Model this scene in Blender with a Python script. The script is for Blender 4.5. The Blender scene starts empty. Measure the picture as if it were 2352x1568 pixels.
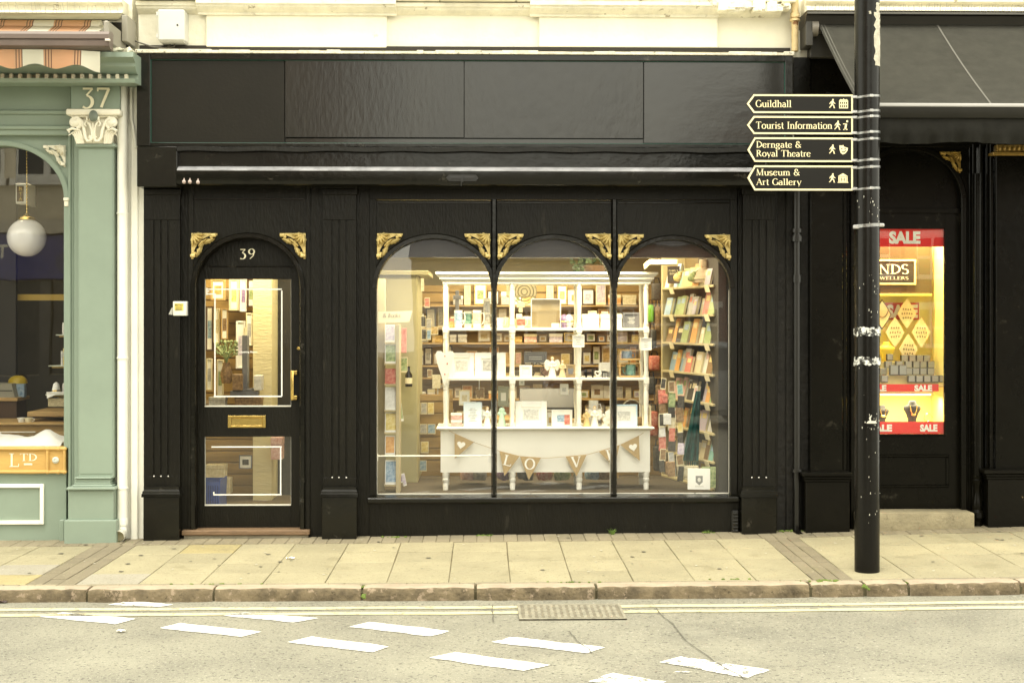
import bpy, bmesh, math, random
from mathutils import Vector, Matrix
rnd = random.Random(7)
SC = bpy.context.scene
COL = SC.collection
PI = math.pi
# ------------------------------------------------------------------ camera
F, CX, HY, D, H, TH = 3105.0, 1176.0, 738.5, 10.6, 1.69, math.atan(64/3105)
cam = bpy.data.cameras.new('camera'); camo = bpy.data.objects.new('camera', cam); COL.objects.link(camo)
cam.sensor_width = 36; cam.lens = 36*F/2352; cam.shift_y = -45.5/2352
cam.clip_start = .05; cam.clip_end = 400
camo.location = (0, -D, H); camo.rotation_euler = (PI/2, 0, -TH)
SC.camera = camo
# ------------------------------------------------------------------ sky, sun, exposure
SUN_EL, SUN_AZ = 68, 205     # degrees; azimuth clockwise from +y (the facade looks towards -y = 180)
w = bpy.data.worlds.new('World'); SC.world = w; w.use_nodes = True
nt = w.node_tree; nt.nodes.clear()
sky = nt.nodes.new('ShaderNodeTexSky'); sky.sky_type = 'NISHITA'; sky.sun_disc = False
sky.sun_elevation = math.radians(SUN_EL); sky.sun_rotation = math.radians(SUN_AZ)
sky.air_density = 1.5; sky.dust_density = 5
cl = nt.nodes.new('ShaderNodeTexNoise'); cl.inputs['Scale'].default_value = 2.2; cl.inputs['Detail'].default_value = 5
tc = nt.nodes.new('ShaderNodeTexCoord'); mp = nt.nodes.new('ShaderNodeMapping'); mp.inputs['Scale'].default_value = (1, 1, 2.5)
nt.links.new(tc.outputs['Generated'], mp.inputs['Vector']); nt.links.new(mp.outputs[0], cl.inputs['Vector'])
cr = nt.nodes.new('ShaderNodeValToRGB')
cr.color_ramp.elements[0].position = .3; cr.color_ramp.elements[0].color = (12.7, 12.3, 10.2, 1)
cr.color_ramp.elements[1].position = .7; cr.color_ramp.elements[1].color = (18.6, 18.0, 15.1, 1)
nt.links.new(cl.outputs['Fac'], cr.inputs['Fac'])
mx = nt.nodes.new('ShaderNodeMix'); mx.data_type = 'RGBA'; mx.inputs['Factor'].default_value = .86
nt.links.new(sky.outputs[0], mx.inputs['A']); nt.links.new(cr.outputs[0], mx.inputs['B'])
bg = nt.nodes.new('ShaderNodeBackground'); bg.inputs['Strength'].default_value = .12
wo = nt.nodes.new('ShaderNodeOutputWorld')
nt.links.new(mx.outputs['Result'], bg.inputs['Color']); nt.links.new(bg.outputs[0], wo.inputs['Surface'])
sun = bpy.data.lights.new('sun', 'SUN'); sun.energy = 1.3; sun.angle = math.radians(22); sun.color = (1, .96, .84)
suno = bpy.data.objects.new('sun', sun); COL.objects.link(suno)
suno.rotation_euler = (math.radians(90-SUN_EL), 0, math.radians(180-SUN_AZ))
SC.view_settings.view_transform = 'Standard'; SC.view_settings.look = 'None'
SC.view_settings.gamma = 1; SC.view_settings.exposure = 0.92
cy = SC.cycles
cy.max_bounces = 7; cy.diffuse_bounces = 3; cy.glossy_bounces = 3; cy.transparent_max_bounces = 14; cy.transmission_bounces = 3
cy.use_denoising = True; cy.sample_clamp_indirect = 6; cy.caustics_reflective = False
# ------------------------------------------------------------------ measuring helpers (photo pixel of a 2352 wide view -> place on plane y)
def X(q, y):
    k = (q-CX)/F
    return (y+D)*(math.sin(TH)+math.cos(TH)*k)/(math.cos(TH)-math.sin(TH)*k)
def Z(v, x, y): return H-(v-HY)/F*((y+D)*math.cos(TH)+x*math.sin(TH))
def P(q, v, y):
    x = X(q, y); return (x, Z(v, x, y))
def G(q, v, zg):
    k = (q-CX)/F; t = (H-zg)/((v-HY)/F)
    return (t*(math.sin(TH)+math.cos(TH)*k), -D+t*(math.cos(TH)-math.sin(TH)*k))
def R(q0, q1, v0, v1, y):
    x0, x1 = X(q0, y), X(q1, y); xm = (x0+x1)/2
    return x0, x1, Z(v1, xm, y), Z(v0, xm, y)
# ------------------------------------------------------------------ materials
MATS = {}
def mat(name, col, rough=.5, metal=0, var=.12, vs=5., bump=0, bs=40., stretch=(1, 1, 1), speck=None, spec=.5, coat=0, attr=None, emit=None, sheen=0, col2=None):
    if name in MATS: return MATS[name]
    m = bpy.data.materials.new(name); m.use_nodes = True; MATS[name] = m
    t = m.node_tree; N = t.nodes; L = t.links; b = N['Principled BSDF']
    b.inputs['Roughness'].default_value = rough; b.inputs['Metallic'].default_value = metal
    b.inputs['Specular IOR Level'].default_value = spec; b.inputs['Coat Weight'].default_value = coat
    c = N.new('ShaderNodeTexCoord'); mp = N.new('ShaderNodeMapping'); mp.inputs['Scale'].default_value = stretch
    L.new(c.outputs['Object'], mp.inputs[0])
    n = N.new('ShaderNodeTexNoise'); n.inputs['Scale'].default_value = vs; n.inputs['Detail'].default_value = 6; n.inputs['Roughness'].default_value = .62
    L.new(mp.outputs[0], n.inputs['Vector'])
    r = N.new('ShaderNodeValToRGB'); e = r.color_ramp.elements
    hi = col2 or [min(1, x*(1+var)) for x in col]
    e[0].position = .32; e[0].color = (*[x*(1-var) for x in col], 1); e[1].position = .68; e[1].color = (*hi, 1)
    L.new(n.outputs['Fac'], r.inputs['Fac']); out = r.outputs[0]
    if attr:
        a = N.new('ShaderNodeAttribute'); a.attribute_name = attr
        k = N.new('ShaderNodeMix'); k.data_type = 'RGBA'; k.blend_type = 'MULTIPLY'; k.inputs['Factor'].default_value = 1
        L.new(out, k.inputs['A']); L.new(a.outputs['Color'], k.inputs['B']); out = k.outputs['Result']
    for sp in ([] if not speck else speck if isinstance(speck, list) else [speck]):
        sc_, th, amt, scale = sp
        n2 = N.new('ShaderNodeTexNoise'); n2.inputs['Scale'].default_value = scale; n2.inputs['Detail'].default_value = 8; n2.inputs['Roughness'].default_value = .7
        L.new(mp.outputs[0], n2.inputs['Vector'])
        r2 = N.new('ShaderNodeValToRGB'); r2.color_ramp.elements[0].position = th; r2.color_ramp.elements[0].color = (0, 0, 0, 1)
        r2.color_ramp.elements[1].position = min(1, th+.05); r2.color_ramp.elements[1].color = (amt, amt, amt, 1)
        L.new(n2.outputs['Fac'], r2.inputs['Fac'])
        k = N.new('ShaderNodeMix'); k.data_type = 'RGBA'; L.new(r2.outputs[0], k.inputs['Factor'])
        L.new(out, k.inputs['A']); k.inputs['B'].default_value = (*sc_, 1); out = k.outputs['Result']
    L.new(out, b.inputs['Base Color'])
    if bump:
        n3 = N.new('ShaderNodeTexNoise'); n3.inputs['Scale'].default_value = bs; n3.inputs['Detail'].default_value = 5
        L.new(mp.outputs[0], n3.inputs['Vector'])
        bp = N.new('ShaderNodeBump'); bp.inputs['Strength'].default_value = min(1, bump); bp.inputs['Distance'].default_value = .01
        L.new(n3.outputs['Fac'], bp.inputs['Height']); L.new(bp.outputs[0], b.inputs['Normal'])
    if emit:
        b.inputs['Emission Color'].default_value = (*emit[0], 1); b.inputs['Emission Strength'].default_value = emit[1]
    return m
def plain(name, col, rough=.55, **k): return mat(name, col, rough, var=k.pop('var', .06), **k)
def glass_mat(name, tint=(1, 1, 1), ior=1.5, rough=0):
    m = bpy.data.materials.new(name); m.use_nodes = True; t = m.node_tree; t.nodes.clear()
    tr = t.nodes.new('ShaderNodeBsdfTransparent'); tr.inputs[0].default_value = (*tint, 1)
    gl = t.nodes.new('ShaderNodeBsdfGlossy'); gl.inputs['Roughness'].default_value = rough
    nz = t.nodes.new('ShaderNodeTexNoise'); nz.inputs['Scale'].default_value = 1.4; nz.inputs['Detail'].default_value = 1
    tc = t.nodes.new('ShaderNodeTexCoord'); t.links.new(tc.outputs['Object'], nz.inputs['Vector'])
    bp = t.nodes.new('ShaderNodeBump'); bp.inputs['Strength'].default_value = .06; bp.inputs['Distance'].default_value = .02
    t.links.new(nz.outputs['Fac'], bp.inputs['Height']); t.links.new(bp.outputs[0], gl.inputs['Normal'])
    fr = t.nodes.new('ShaderNodeFresnel'); ge = t.nodes.new('ShaderNodeNewGeometry'); mr = t.nodes.new('ShaderNodeMapRange'); mr.inputs['To Min'].default_value = ior; mr.inputs['To Max'].default_value = 1/ior
    t.links.new(ge.outputs['Backfacing'], mr.inputs['Value']); t.links.new(mr.outputs[0], fr.inputs['IOR'])   # thin pane: same reflectance from both sides
    mx = t.nodes.new('ShaderNodeMixShader'); o = t.nodes.new('ShaderNodeOutputMaterial')
    t.links.new(fr.outputs[0], mx.inputs[0]); t.links.new(tr.outputs[0], mx.inputs[1]); t.links.new(gl.outputs[0], mx.inputs[2]); t.links.new(mx.outputs[0], o.inputs[0])
    return m
CHIP = (.42, .4, .33)
BLACK = mat('black gloss paint', (.0052, .0048, .003), .2, spec=.36, var=.3, vs=3, bump=.25, bs=14, speck=[(CHIP, .77, .8, 42), ((.05, .045, .035), .62, .6, 6)])
BLACKW = mat('black weathered paint', (.0055, .0049, .003), .38, spec=.24, var=.35, vs=5, bump=.5, bs=60, stretch=(1, 1, .25), speck=[(CHIP, .74, .8, 34), ((.03, .027, .02), .62, .5, 9)])
BOARD = mat('black plywood', (.008, .0072, .005), .2, spec=.62, var=.3, vs=3, bump=.22, bs=11, stretch=(1.6, 1, .8), speck=(CHIP, .79, .6, 20))
BOARDV = mat('brush streaked black plywood', (.008, .0072, .005), .2, spec=.6, var=.3, vs=3, bump=.09, bs=22, stretch=(1.4, 1, .5), speck=(CHIP, .79, .6, 20))
BOARDG = mat('black gloss board', (.008, .0072, .005), .16, spec=.66, var=.2, vs=3, bump=.1, bs=9, stretch=(.8, 1, 1.4), speck=(CHIP, .80, .6, 26))
BOARDM = mat('black matt board', (.008, .0068, .0042), .35, spec=.3, var=.15, vs=3, bump=.08, bs=40, speck=(CHIP, .8, .4, 30))
LEAD = mat('worn pale ledge paint', (.3, .3, .31), .3, var=.3, vs=9, speck=((.02, .02, .016), .66, 1, 8))
EDGEG = plain('green edge paint', (.012, .07, .047), .5)
DIRTB = mat('dirty black plaster', (.009, .008, .006), .62, spec=.3, var=.5, vs=9, bump=1, bs=18, speck=[((.11, .1, .08), .66, .8, 12), (CHIP, .76, .8, 30)])
CREAM = mat('cream masonry paint', (.86, .825, .68), .75, var=.07, vs=2.5, bump=.5, bs=22, speck=[((.56, .5, .35), .64, .7, 4), ((.3, .26, .17), .74, .8, 13)])
CREAMW = mat('weathered cream stone', (.82, .78, .63), .8, var=.14, vs=6, bump=.9, bs=22, speck=[((.3, .25, .15), .61, .85, 8), ((.12, .1, .06), .7, .85, 20)])
WHITEP = mat('white gloss paint', (.88, .865, .77), .4, var=.05, vs=4, speck=((.45, .4, .28), .74, .6, 9))
GREEN = mat('sage green paint', (.24, .3, .24), .42, var=.07, vs=2, bump=.08, bs=12, speck=[((.5, .52, .42), .77, .6, 22), ((.12, .14, .09), .72, .5, 7)])
GREEND = GREEN
STUCCO = mat('ornament white paint', (.84, .8, .66), .5, var=.05, bump=.2, bs=60)
GOLD = mat('gold leaf paint', (.64, .5, .2), .42, metal=.35, var=.18, vs=24, bump=.4, bs=80)
BRASS = mat('polished brass', (.72, .52, .17), .26, metal=1, var=.12, vs=12, bump=.08, bs=30)
STEEL = mat('band steel', (.5, .5, .49), .33, metal=1, var=.25, vs=40)
RUST = mat('rusty flaking pipe', (.62, .48, .25), .7, var=.2, vs=7, bump=.8, bs=30, speck=[((.25, .1, .035), .55, .9, 9), ((.75, .68, .5), .66, .8, 14)])
WOODB = mat('worn threshold wood', (.17, .105, .055), .6, var=.3, vs=12, stretch=(1, 8, 8), bump=.4, bs=30)
GLASS = glass_mat('window glass', ior=1.62)
GREY = plain('grey box enamel', (.6, .6, .56), .45, speck=((.4, .38, .33), .74, .6, 14))
SIGNB = plain('sign black', (.006, .0055, .004), .35, spec=.25)
SIGNC = plain('sign cream', (.86, .76, .46), .5)
SIGNW = plain('letter cream', (.86, .8, .6), .5)
POLE = mat('pole black paint', (.0055, .005, .004), .24, spec=.22, var=.25, vs=4, bump=.12, bs=22, speck=[(( .62, .6, .52), .76, .9, 17), ((.45, .43, .36), .79, .8, 60)])
CANVASB = mat('charcoal awning canvas', (.078, .075, .061), .85, var=.12, vs=9, bump=.15, bs=200, spec=.3, speck=((.22, .2, .16), .79, .6, 26))
JBLACK = mat('black shop paint', (.0042, .0038, .0024), .25, spec=.12, var=.3, vs=3, bump=.2, bs=14, speck=[(CHIP, .775, .8, 42), ((.03, .027, .02), .62, .6, 6)])
VALM = mat('shaded valance canvas', (.028, .027, .022), .8, var=.2, vs=12, spec=.3)  # awning canvas darkened in colour for the shade on the hanging valance
BLACKM = plain('black powder coat', (.007, .0065, .005), .35)
# ------------------------------------------------------------------ mesh builder
class MB:
    def __init__(s): s.bm = bmesh.new()
    def box(s, x0, x1, y0, y1, z0, z1, b=0, seg=1):
        r = bmesh.ops.create_cube(s.bm, size=1); v = r['verts']
        for q in v: q.co = Vector((x0+(q.co.x+.5)*(x1-x0), y0+(q.co.y+.5)*(y1-y0), z0+(q.co.z+.5)*(z1-z0)))
        if b: bmesh.ops.bevel(s.bm, geom=list({e for q in v for e in q.link_edges}), offset=b, segments=seg, affect='EDGES', profile=.5)
        return s
    def rb(s, q0, q1, v0, v1, y, d, b=.003):
        x0, x1, z0, z1 = R(q0, q1, v0, v1, y); return s.box(x0, x1, y, y+d, z0, z1, b)
    def prism(s, pts, y0, y1):
        a = [s.bm.verts.new((p[0], y0, p[1])) for p in pts]; b = [s.bm.verts.new((p[0], y1, p[1])) for p in pts]
        s.bm.faces.new(a); s.bm.faces.new(b[::-1]); n = len(pts)
        for i in range(n): s.bm.faces.new((a[i], b[i], b[(i+1) % n], a[(i+1) % n]))
        return s
    def vprism(s, pts, z0, z1):        # plan outline (x,y) raised from z0 to z1
        a = [s.bm.verts.new((p[0], p[1], z0)) for p in pts]; b = [s.bm.verts.new((p[0], p[1], z1)) for p in pts]
        s.bm.faces.new(a); s.bm.faces.new(b[::-1]); n = len(pts)
        for i in range(n): s.bm.faces.new((a[i], b[i], b[(i+1) % n], a[(i+1) % n]))
        return s
    def prof(s, x0, x1, pts):          # profile in (y,z) swept along x
        a = [s.bm.verts.new((x0, p[0], p[1])) for p in pts]; b = [s.bm.verts.new((x1, p[0], p[1])) for p in pts]
        s.bm.faces.new(a); s.bm.faces.new(b[::-1]); n = len(pts)
        for i in range(n): s.bm.faces.new((a[i], b[i], b[(i+1) % n], a[(i+1) % n]))
        return s
    def poly(s, pts): s.bm.faces.new([s.bm.verts.new(p) for p in pts]); return s
    def tube(s, pts, r, n=8, caps=True, flat=1):
        pts = [Vector(p) for p in pts]; m = len(pts); rs = r if isinstance(r, (list, tuple)) else [r]*m
        rings = []; nrm = None
        for i, p in enumerate(pts):
            t = (pts[min(i+1, m-1)]-pts[max(i-1, 0)]).normalized()
            if nrm is None:
                nrm = Vector((0, 1, 0)) if abs(t.y) < .9 else Vector((1, 0, 0))
            nrm = (nrm-t*nrm.dot(t)).normalized(); bn = t.cross(nrm)
            rings.append([s.bm.verts.new(p+(nrm*math.cos(2*PI*k/n)*flat+bn*math.sin(2*PI*k/n))*rs[i]) for k in range(n)])
        for a, b in zip(rings, rings[1:]):
            for k in range(n): s.bm.faces.new((a[k], a[(k+1) % n], b[(k+1) % n], b[k]))
        if caps: s.bm.faces.new(rings[0][::-1]); s.bm.faces.new(rings[-1])
        return s
    def lathe(s, prof, c=(0, 0, 0), n=16):
        c = Vector(c); rings = [[s.bm.verts.new(c+Vector((r*math.cos(2*PI*k/n), r*math.sin(2*PI*k/n), h))) for k in range(n)] for r, h in prof]
        for a, b in zip(rings, rings[1:]):
            for k in range(n): s.bm.faces.new((a[k], a[(k+1) % n], b[(k+1) % n], b[k]))
        s.bm.faces.new(rings[0][::-1]); s.bm.faces.new(rings[-1]); return s
    def ball(s, c, rx, ry=None, rz=None, u=14, v=9):
        r = bmesh.ops.create_uvsphere(s.bm, u_segments=u, v_segments=v, radius=1); ry = ry or rx; rz = rz or rx
        for q in r['verts']: q.co = Vector((c[0]+q.co.x*rx, c[1]+q.co.y*ry, c[2]+q.co.z*rz))
        return s
    def xf(s, M):
        for v in s.bm.verts: v.co = M @ v.co
        return s
    def jitter(s, a, seed=1):
        r = random.Random(seed)
        for v in s.bm.verts: v.co += Vector((r.uniform(-a, a), r.uniform(-a, a), r.uniform(-a, a)))
        return s
    def split(s, name, m, parent=None, smooth=30, local=False):    # every loose piece becomes a part of its own
        bm = s.bm; left = set(bm.verts); out = []
        while left:
            st = [next(iter(left))]; isl = set(st)
            while st:
                v = st.pop()
                for e in v.link_edges:
                    w_ = e.other_vert(v)
                    if w_ not in isl: isl.add(w_); st.append(w_)
            left -= isl; p = MB(); mp_ = {v: p.bm.verts.new(v.co) for v in isl}
            for f in {f for v in isl for f in v.link_faces}: p.bm.faces.new([mp_[v] for v in f.verts])
            out.append(p.build(name, m, parent, smooth, None, local))
        bm.free(); return out
    def build(s, name, m, parent=None, smooth=30, loc=None, local=False):
        bm = s.bm
        bmesh.ops.recalc_face_normals(bm, faces=bm.faces)
        me = bpy.data.meshes.new(name); bm.to_mesh(me); bm.free()
        for mm in (m if isinstance(m, (list, tuple)) else [m]): me.materials.append(mm)
        if smooth:
            me.polygons.foreach_set('use_smooth', [True]*len(me.polygons)); me.set_sharp_from_angle(angle=math.radians(smooth))
        o = bpy.data.objects.new(name, me); COL.objects.link(o)
        if loc: o.location = loc
        if parent is not None:
            o.parent = parent
            if not local and parent.type == 'EMPTY': o.matrix_parent_inverse = Matrix.Translation(-Vector(parent.location))
        return o
def tag(o, label, cat, group=None, kind=None):
    o['label'] = label; o['category'] = cat
    if group: o['group'] = group
    if kind: o['kind'] = kind
    return o
def thing(name, label, cat, loc=(0, 0, 0), rz=0, group=None):
    o = bpy.data.objects.new(name, None); o.empty_display_size = .1; COL.objects.link(o); o.location = loc; o.rotation_euler = (0, 0, rz)
    return tag(o, label, cat, group)
def struct(o): o['kind'] = 'structure'; return o
def group_copy(root, loc, label, rz=None, group=None):
    r = root.copy(); COL.objects.link(r); r.location = loc; r['label'] = label
    if group: r['group'] = group
    if rz is not None: r.rotation_euler = (0, 0, rz)
    for ch in list(root.children):
        c = ch.copy(); COL.objects.link(c); c.parent = r
        for g in ch.children:
            d = g.copy(); COL.objects.link(d); d.parent = c
    return r
# ------------------------------------------------------------------ lettering
SER = {  # advance, strokes: v stem x y0 y1 serifs | c arc cx cy rx ry a0 a1 | l line x0 y0 x1 y1 w
'G': (.84, 'c .43 .5 .36 .5 42 318;v .76 .06 .44 t'), 'u': (.7, 'v .17 .2 .64 l;c .36 .2 .19 .2 180 360;v .56 0 .64 lb'),
'i': (.36, 'v .18 0 .64 lb;c .18 .88 .035 .035 0 360'), 'l': (.36, 'v .18 0 1 lb'), 'd': (.68, 'c .3 .32 .22 .33 30 330;v .52 0 1 lb'),
'h': (.7, 'v .17 0 1 lb;c .36 .42 .19 .22 0 180;v .55 0 .42 b'), 'a': (.6, 'c .27 .44 .18 .2 0 150;v .46 0 .44;c .27 .18 .18 .185 60 340;l .46 .03 .58 .03 .05'),
'T': (.84, 'v .42 0 1 b;l .06 .97 .78 .97 .06;l .07 .8 .07 .97 .05;l .77 .8 .77 .97 .05'), 'o': (.66, 'c .33 .32 .26 .33 0 360'),
'r': (.5, 'v .17 0 .64 lb;c .36 .42 .19 .2 60 180'), 's': (.52, 'c .25 .47 .16 .17 30 270;c .25 .16 .18 .16 -150 90'),
't': (.42, 'v .2 .14 .86;c .32 .14 .12 .14 180 310;l .06 .62 .36 .62 .055'), 'I': (.42, 'v .21 0 1 tb'),
'n': (.7, 'v .17 0 .64 lb;c .36 .42 .19 .22 0 180;v .55 0 .42 b'), 'f': (.4, 'v .18 0 .8 b;c .31 .8 .13 .2 50 180;l .04 .62 .36 .62 .055'),
'm': (1.02, 'v .17 0 .64 lb;c .34 .42 .17 .22 0 180;v .51 0 .42 b;c .68 .42 .17 .22 0 180;v .85 0 .42 b'),
'e': (.6, 'c .31 .32 .24 .33 20 325;l .1 .36 .5 .36 .05'), 'D': (.86, 'v .18 0 1 tb;c .2 .5 .56 .48 -90 90'),
'g': (.64, 'c .29 .43 .19 .21 0 360;c .3 -.1 .24 .16 0 360;l .4 .6 .58 .64 .06;l .2 .24 .18 .06 .06'),
'&': (.9, 'c .36 .77 .17 .2 -30 220;l .24 .62 .78 .02 .12;c .34 .27 .25 .27 100 345;l .5 .1 .72 .48 .06;l .58 .5 .82 .5 .05'),
'R': (.84, 'v .18 0 1 tb;c .22 .74 .36 .24 -90 90;l .4 .48 .74 .02 .13'), 'y': (.66, 'l .1 .64 .36 0 .12;l .58 .64 .26 -.26 .05;l .02 .64 .22 .64 .045;l .48 .64 .66 .64 .045'),
'M': (1.06, 'l .16 0 .2 1 .05;l .2 .98 .52 .02 .13;l .52 .02 .86 .98 .05;v .88 0 1 tb;l .04 .02 .28 .02 .05'),
'A': (.82, 'l .1 .02 .42 1 .05;l .4 1 .74 .02 .13;l .22 .36 .6 .36 .05;l .0 .02 .22 .02 .045;l .6 .02 .86 .02 .045'),
'L': (.72, 'v .18 0 1 tb;l .1 .03 .66 .03 .06;l .65 .03 .67 .24 .05'), 'V': (.82, 'l .1 1 .42 0 .14;l .72 1 .42 0 .06;l 0 .98 .24 .98 .05;l .58 .98 .82 .98 .05'),
'O': (.86, 'c .43 .5 .36 .5 0 360'), 'N': (.92, 'l .18 0 .18 1 .05;l .16 .98 .74 .02 .13;l .74 0 .74 1 .05;l .06 .02 .3 .02 .045;l .62 .98 .86 .98 .045'),
'S': (.62, 'c .31 .74 .21 .25 30 270;c .31 .25 .23 .25 -150 90'), 'E': (.74, 'v .18 0 1 tb;l .1 .97 .64 .97 .055;l .1 .03 .68 .03 .055;l .2 .52 .54 .52 .05;l .63 .78 .63 .97 .05;l .67 .03 .67 .24 .05'),
'W': (1.14, 'l .06 1 .32 0 .13;l .58 1 .32 0 .05;l .5 1 .78 0 .13;l 1.06 1 .78 0 .05'),
'3': (.62, 'l .1 .93 .5 .93 .09;l .5 .93 .25 .6 .07;c .26 .28 .24 .3 -130 90'), '9': (.66, 'c .32 .72 .22 .26 0 360;l .53 .7 .45 .3 .09;l .45 .3 .18 .0 .07'),
'7': (.64, 'l .08 .93 .58 .93 .1;l .56 .93 .24 .02 .11;l .1 .8 .1 .95 .06'), 'B': (.76, 'v .18 0 1 tb;c .22 .75 .3 .22 -90 90;c .22 .27 .36 .26 -90 90'),
'k': (.66, 'v .17 0 1 lb;l .2 .3 .52 .62 .05;l .3 .36 .58 .02 .11'),
}
def ribbon(mb, pts, ws, M, y):
    n = len(pts); a = []; b = []
    for i, p in enumerate(pts):
        p0, p1 = pts[max(i-1, 0)], pts[min(i+1, n-1)]
        dx, dz = p1[0]-p0[0], p1[1]-p0[1]; l = math.hypot(dx, dz) or 1; nx, nz = -dz/l*ws[i]/2, dx/l*ws[i]/2
        a.append(mb.bm.verts.new(M(p[0]+nx, p[1]+nz, y))); b.append(mb.bm.verts.new(M(p[0]-nx, p[1]-nz, y)))
    for i in range(n-1): mb.bm.faces.new((a[i], a[i+1], b[i+1], b[i]))
def glyphs(text):
    x = 0; out = []
    for ch in text:
        if ch == ' ': x += .42; continue
        adv, st = SER[ch]
        for t in st.split(';'):
            p = t.split(); k = p[0]
            if k == 'v':
                cx, y0, y1 = map(float, p[1:4]); fl = p[4] if len(p) > 4 else ''
                out.append(([(x+cx, y0), (x+cx, y1)], [.13, .13]))
                if 'b' in fl: out.append(([(x+cx-.16, y0+.02), (x+cx+.16, y0+.02)], [.045]*2))
                if 't' in fl: out.append(([(x+cx-.16, y1-.02), (x+cx+.16, y1-.02)], [.045]*2))
                if 'l' in fl: out.append(([(x+cx-.17, y1-.07), (x+cx, y1-.01)], [.05]*2))
            elif k == 'c':
                cx, cz, rx, rz, a0, a1 = map(float, p[1:7]); m = max(5, int(abs(a1-a0)/22)); pt = []; ws = []
                sm = min(rx, rz) < .05
                for i in range(m+1):
                    a = math.radians(a0+(a1-a0)*i/m); pt.append((x+cx+rx*math.cos(a), cz+rz*math.sin(a))); ws.append(.07 if sm else .055+.085*abs(math.cos(a)))
                out.append((pt, ws))
            else:
                x0, z0, x1, z1, w_ = map(float, p[1:6]); out.append(([(x+x0, z0), (x+x1, z1)], [w_, w_]))
        x += adv
    return out, x
def raise_strokes(mb, d):      # give flat strokes a body
    for f in mb.bm.faces[:]:
        if f.normal.y > 0: f.normal_flip()
    r = bmesh.ops.extrude_face_region(mb.bm, geom=mb.bm.faces[:])
    for v in r['geom']:
        if isinstance(v, bmesh.types.BMVert): v.co.y -= d
    return mb
def serif(mb, text, x0, x1, zb, h, y, bold=1, shear=0, rot=0, step=.00025):
    out, wd = glyphs(text); sx = (x1-x0)/wd
    c, s_ = math.cos(rot), math.sin(rot)
    def M(u, v, yy):
        a, b_ = (u*sx+shear*v*h), v*h
        return (x0+a*c-b_*s_, yy, zb+a*s_+b_*c)
    for i, (p, ws) in enumerate(out): ribbon(mb, p, [q*bold*(h/sx if False else 1) for q in ws], M, y-step*(i % 6))
    return mb
def sans(mb, text, x0, x1, zb, h, y, bold=0, shear=0, mirror=False):
    cu = bpy.data.curves.new('t', 'FONT'); cu.body = text; cu.offset = bold; cu.resolution_u = 3; cu.shear = shear
    o = bpy.data.objects.new('t', cu); me = bpy.data.meshes.new_from_object(o)
    xs = [v.co.x for v in me.vertices]; ys = [v.co.y for v in me.vertices]
    if xs:
        ax, bx = min(xs), max(xs); az = 0; bz = .73 if any(c.isupper() for c in text) else max(ys)
        vs = []
        for v in me.vertices:
            u = (v.co.x-ax)/(bx-ax)
            if mirror: u = 1-u
            vs.append(mb.bm.verts.new((x0+u*(x1-x0), y, zb+v.co.y/bz*h)))
        for p in me.polygons:
            try: mb.bm.faces.new([vs[i] for i in p.vertices])
            except ValueError: pass
    bpy.data.objects.remove(o); bpy.data.curves.remove(cu); bpy.data.meshes.remove(me)
    return mb
# ================================================================== SETTING: road, kerb, pavement
def lerp_tab(x, tab):
    if x <= tab[0][0]: return tab[0][1]
    for (a, u), (b, v) in zip(tab, tab[1:]):
        if x <= b: return u+(v-u)*(x-a)/(b-a)
    return tab[-1][1]
def zfac(x): return lerp_tab(x, [(-9, -.03), (-3.4, -.008), (-2.5, .004), (-.9, .012), (2.1, .040), (2.6, .055), (4.2, .098), (9, .16)])
def zkerb(x): return lerp_tab(x, [(-9, -.01), (-3, .002), (0, .004), (2, .012), (4, .03), (9, .06)])
def zpave(x, y):
    t = min(1, max(0, (y+1.88)/1.88)); return zkerb(x)+(zfac(x)-zkerb(x))*t
def zroad(x): return zkerb(x)-.082
ASPH = mat('worn pale asphalt', (.235, .225, .18), .88, var=.14, vs=1.6, bump=1, bs=110, spec=.3, col2=(.295, .282, .22),
           speck=[((.07, .066, .055), .56, .8, 48), ((.42, .4, .33), .575, .8, 62), ((.3, .288, .23), .6, .5, .9)])
SLAB = mat('buff paving slab', (.305, .272, .172), .85, var=.1, vs=3, bump=.35, bs=140, attr='tint', speck=[((.15, .13, .075), .57, .7, 48), ((.45, .41, .28), .6, .7, 60), ((.2, .175, .1), .58, .5, 2.5)])
KERBM = mat('worn granite kerb', (.36, .29, .21), .8, var=.15, vs=6, bump=.7, bs=45, speck=[((.2, .155, .1), .62, .6, 22), ((.5, .44, .34), .6, .5, 80)])
KERBF = mat('grimy split granite', (.13, .1, .058), .9, var=.45, vs=9, bump=1, bs=40, speck=[((.3, .23, .16), .57, .8, 16), ((.05, .038, .02), .6, .8, 24)])
YEL = mat('worn yellow line paint', (.62, .56, .33), .8, var=.1, vs=8, bump=.5, bs=150, speck=[((.2, .19, .15), .55, .8, 20)])
WHT = mat('white road paint', (.8, .79, .72), .7, var=.05, vs=8, bump=.5, bs=150, speck=[((.19, .18, .145), .575, .85, 32), ((.4, .39, .33), .6, .5, 5)])
WHTW = mat('worn white road paint', (.8, .79, .72), .75, var=.06, vs=8, bump=.5, bs=150, speck=[((.18, .175, .145), .52, .95, 22)])
MOSSM = mat('moss', (.13, .19, .03), .9, var=.4, vs=40, bump=1, bs=200)
DIRT = mat('joint dirt', (.17, .14, .075), .95, var=.3, vs=30, speck=((.12, .17, .04), .6, .8, 14))
m = MB()
nx = 40
for i in range(nx):
    xa, xb = -60+120*i/nx, -60+120*(i+1)/nx
for ya, yb in ((-9.2, -1.98), (-70, -9.2)):
    for xa, xb in ((-70, -9), (-9, -3), (-3, 0), (0, 2), (2, 4), (4, 9), (9, 70)):
        m.poly([(xa, ya, zroad(xa)), (xb, ya, zroad(xb)), (xb, yb, zroad(xb)), (xa, yb, zroad(xa))])
bmesh.ops.remove_doubles(m.bm, verts=m.bm.verts, dist=.001)
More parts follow.
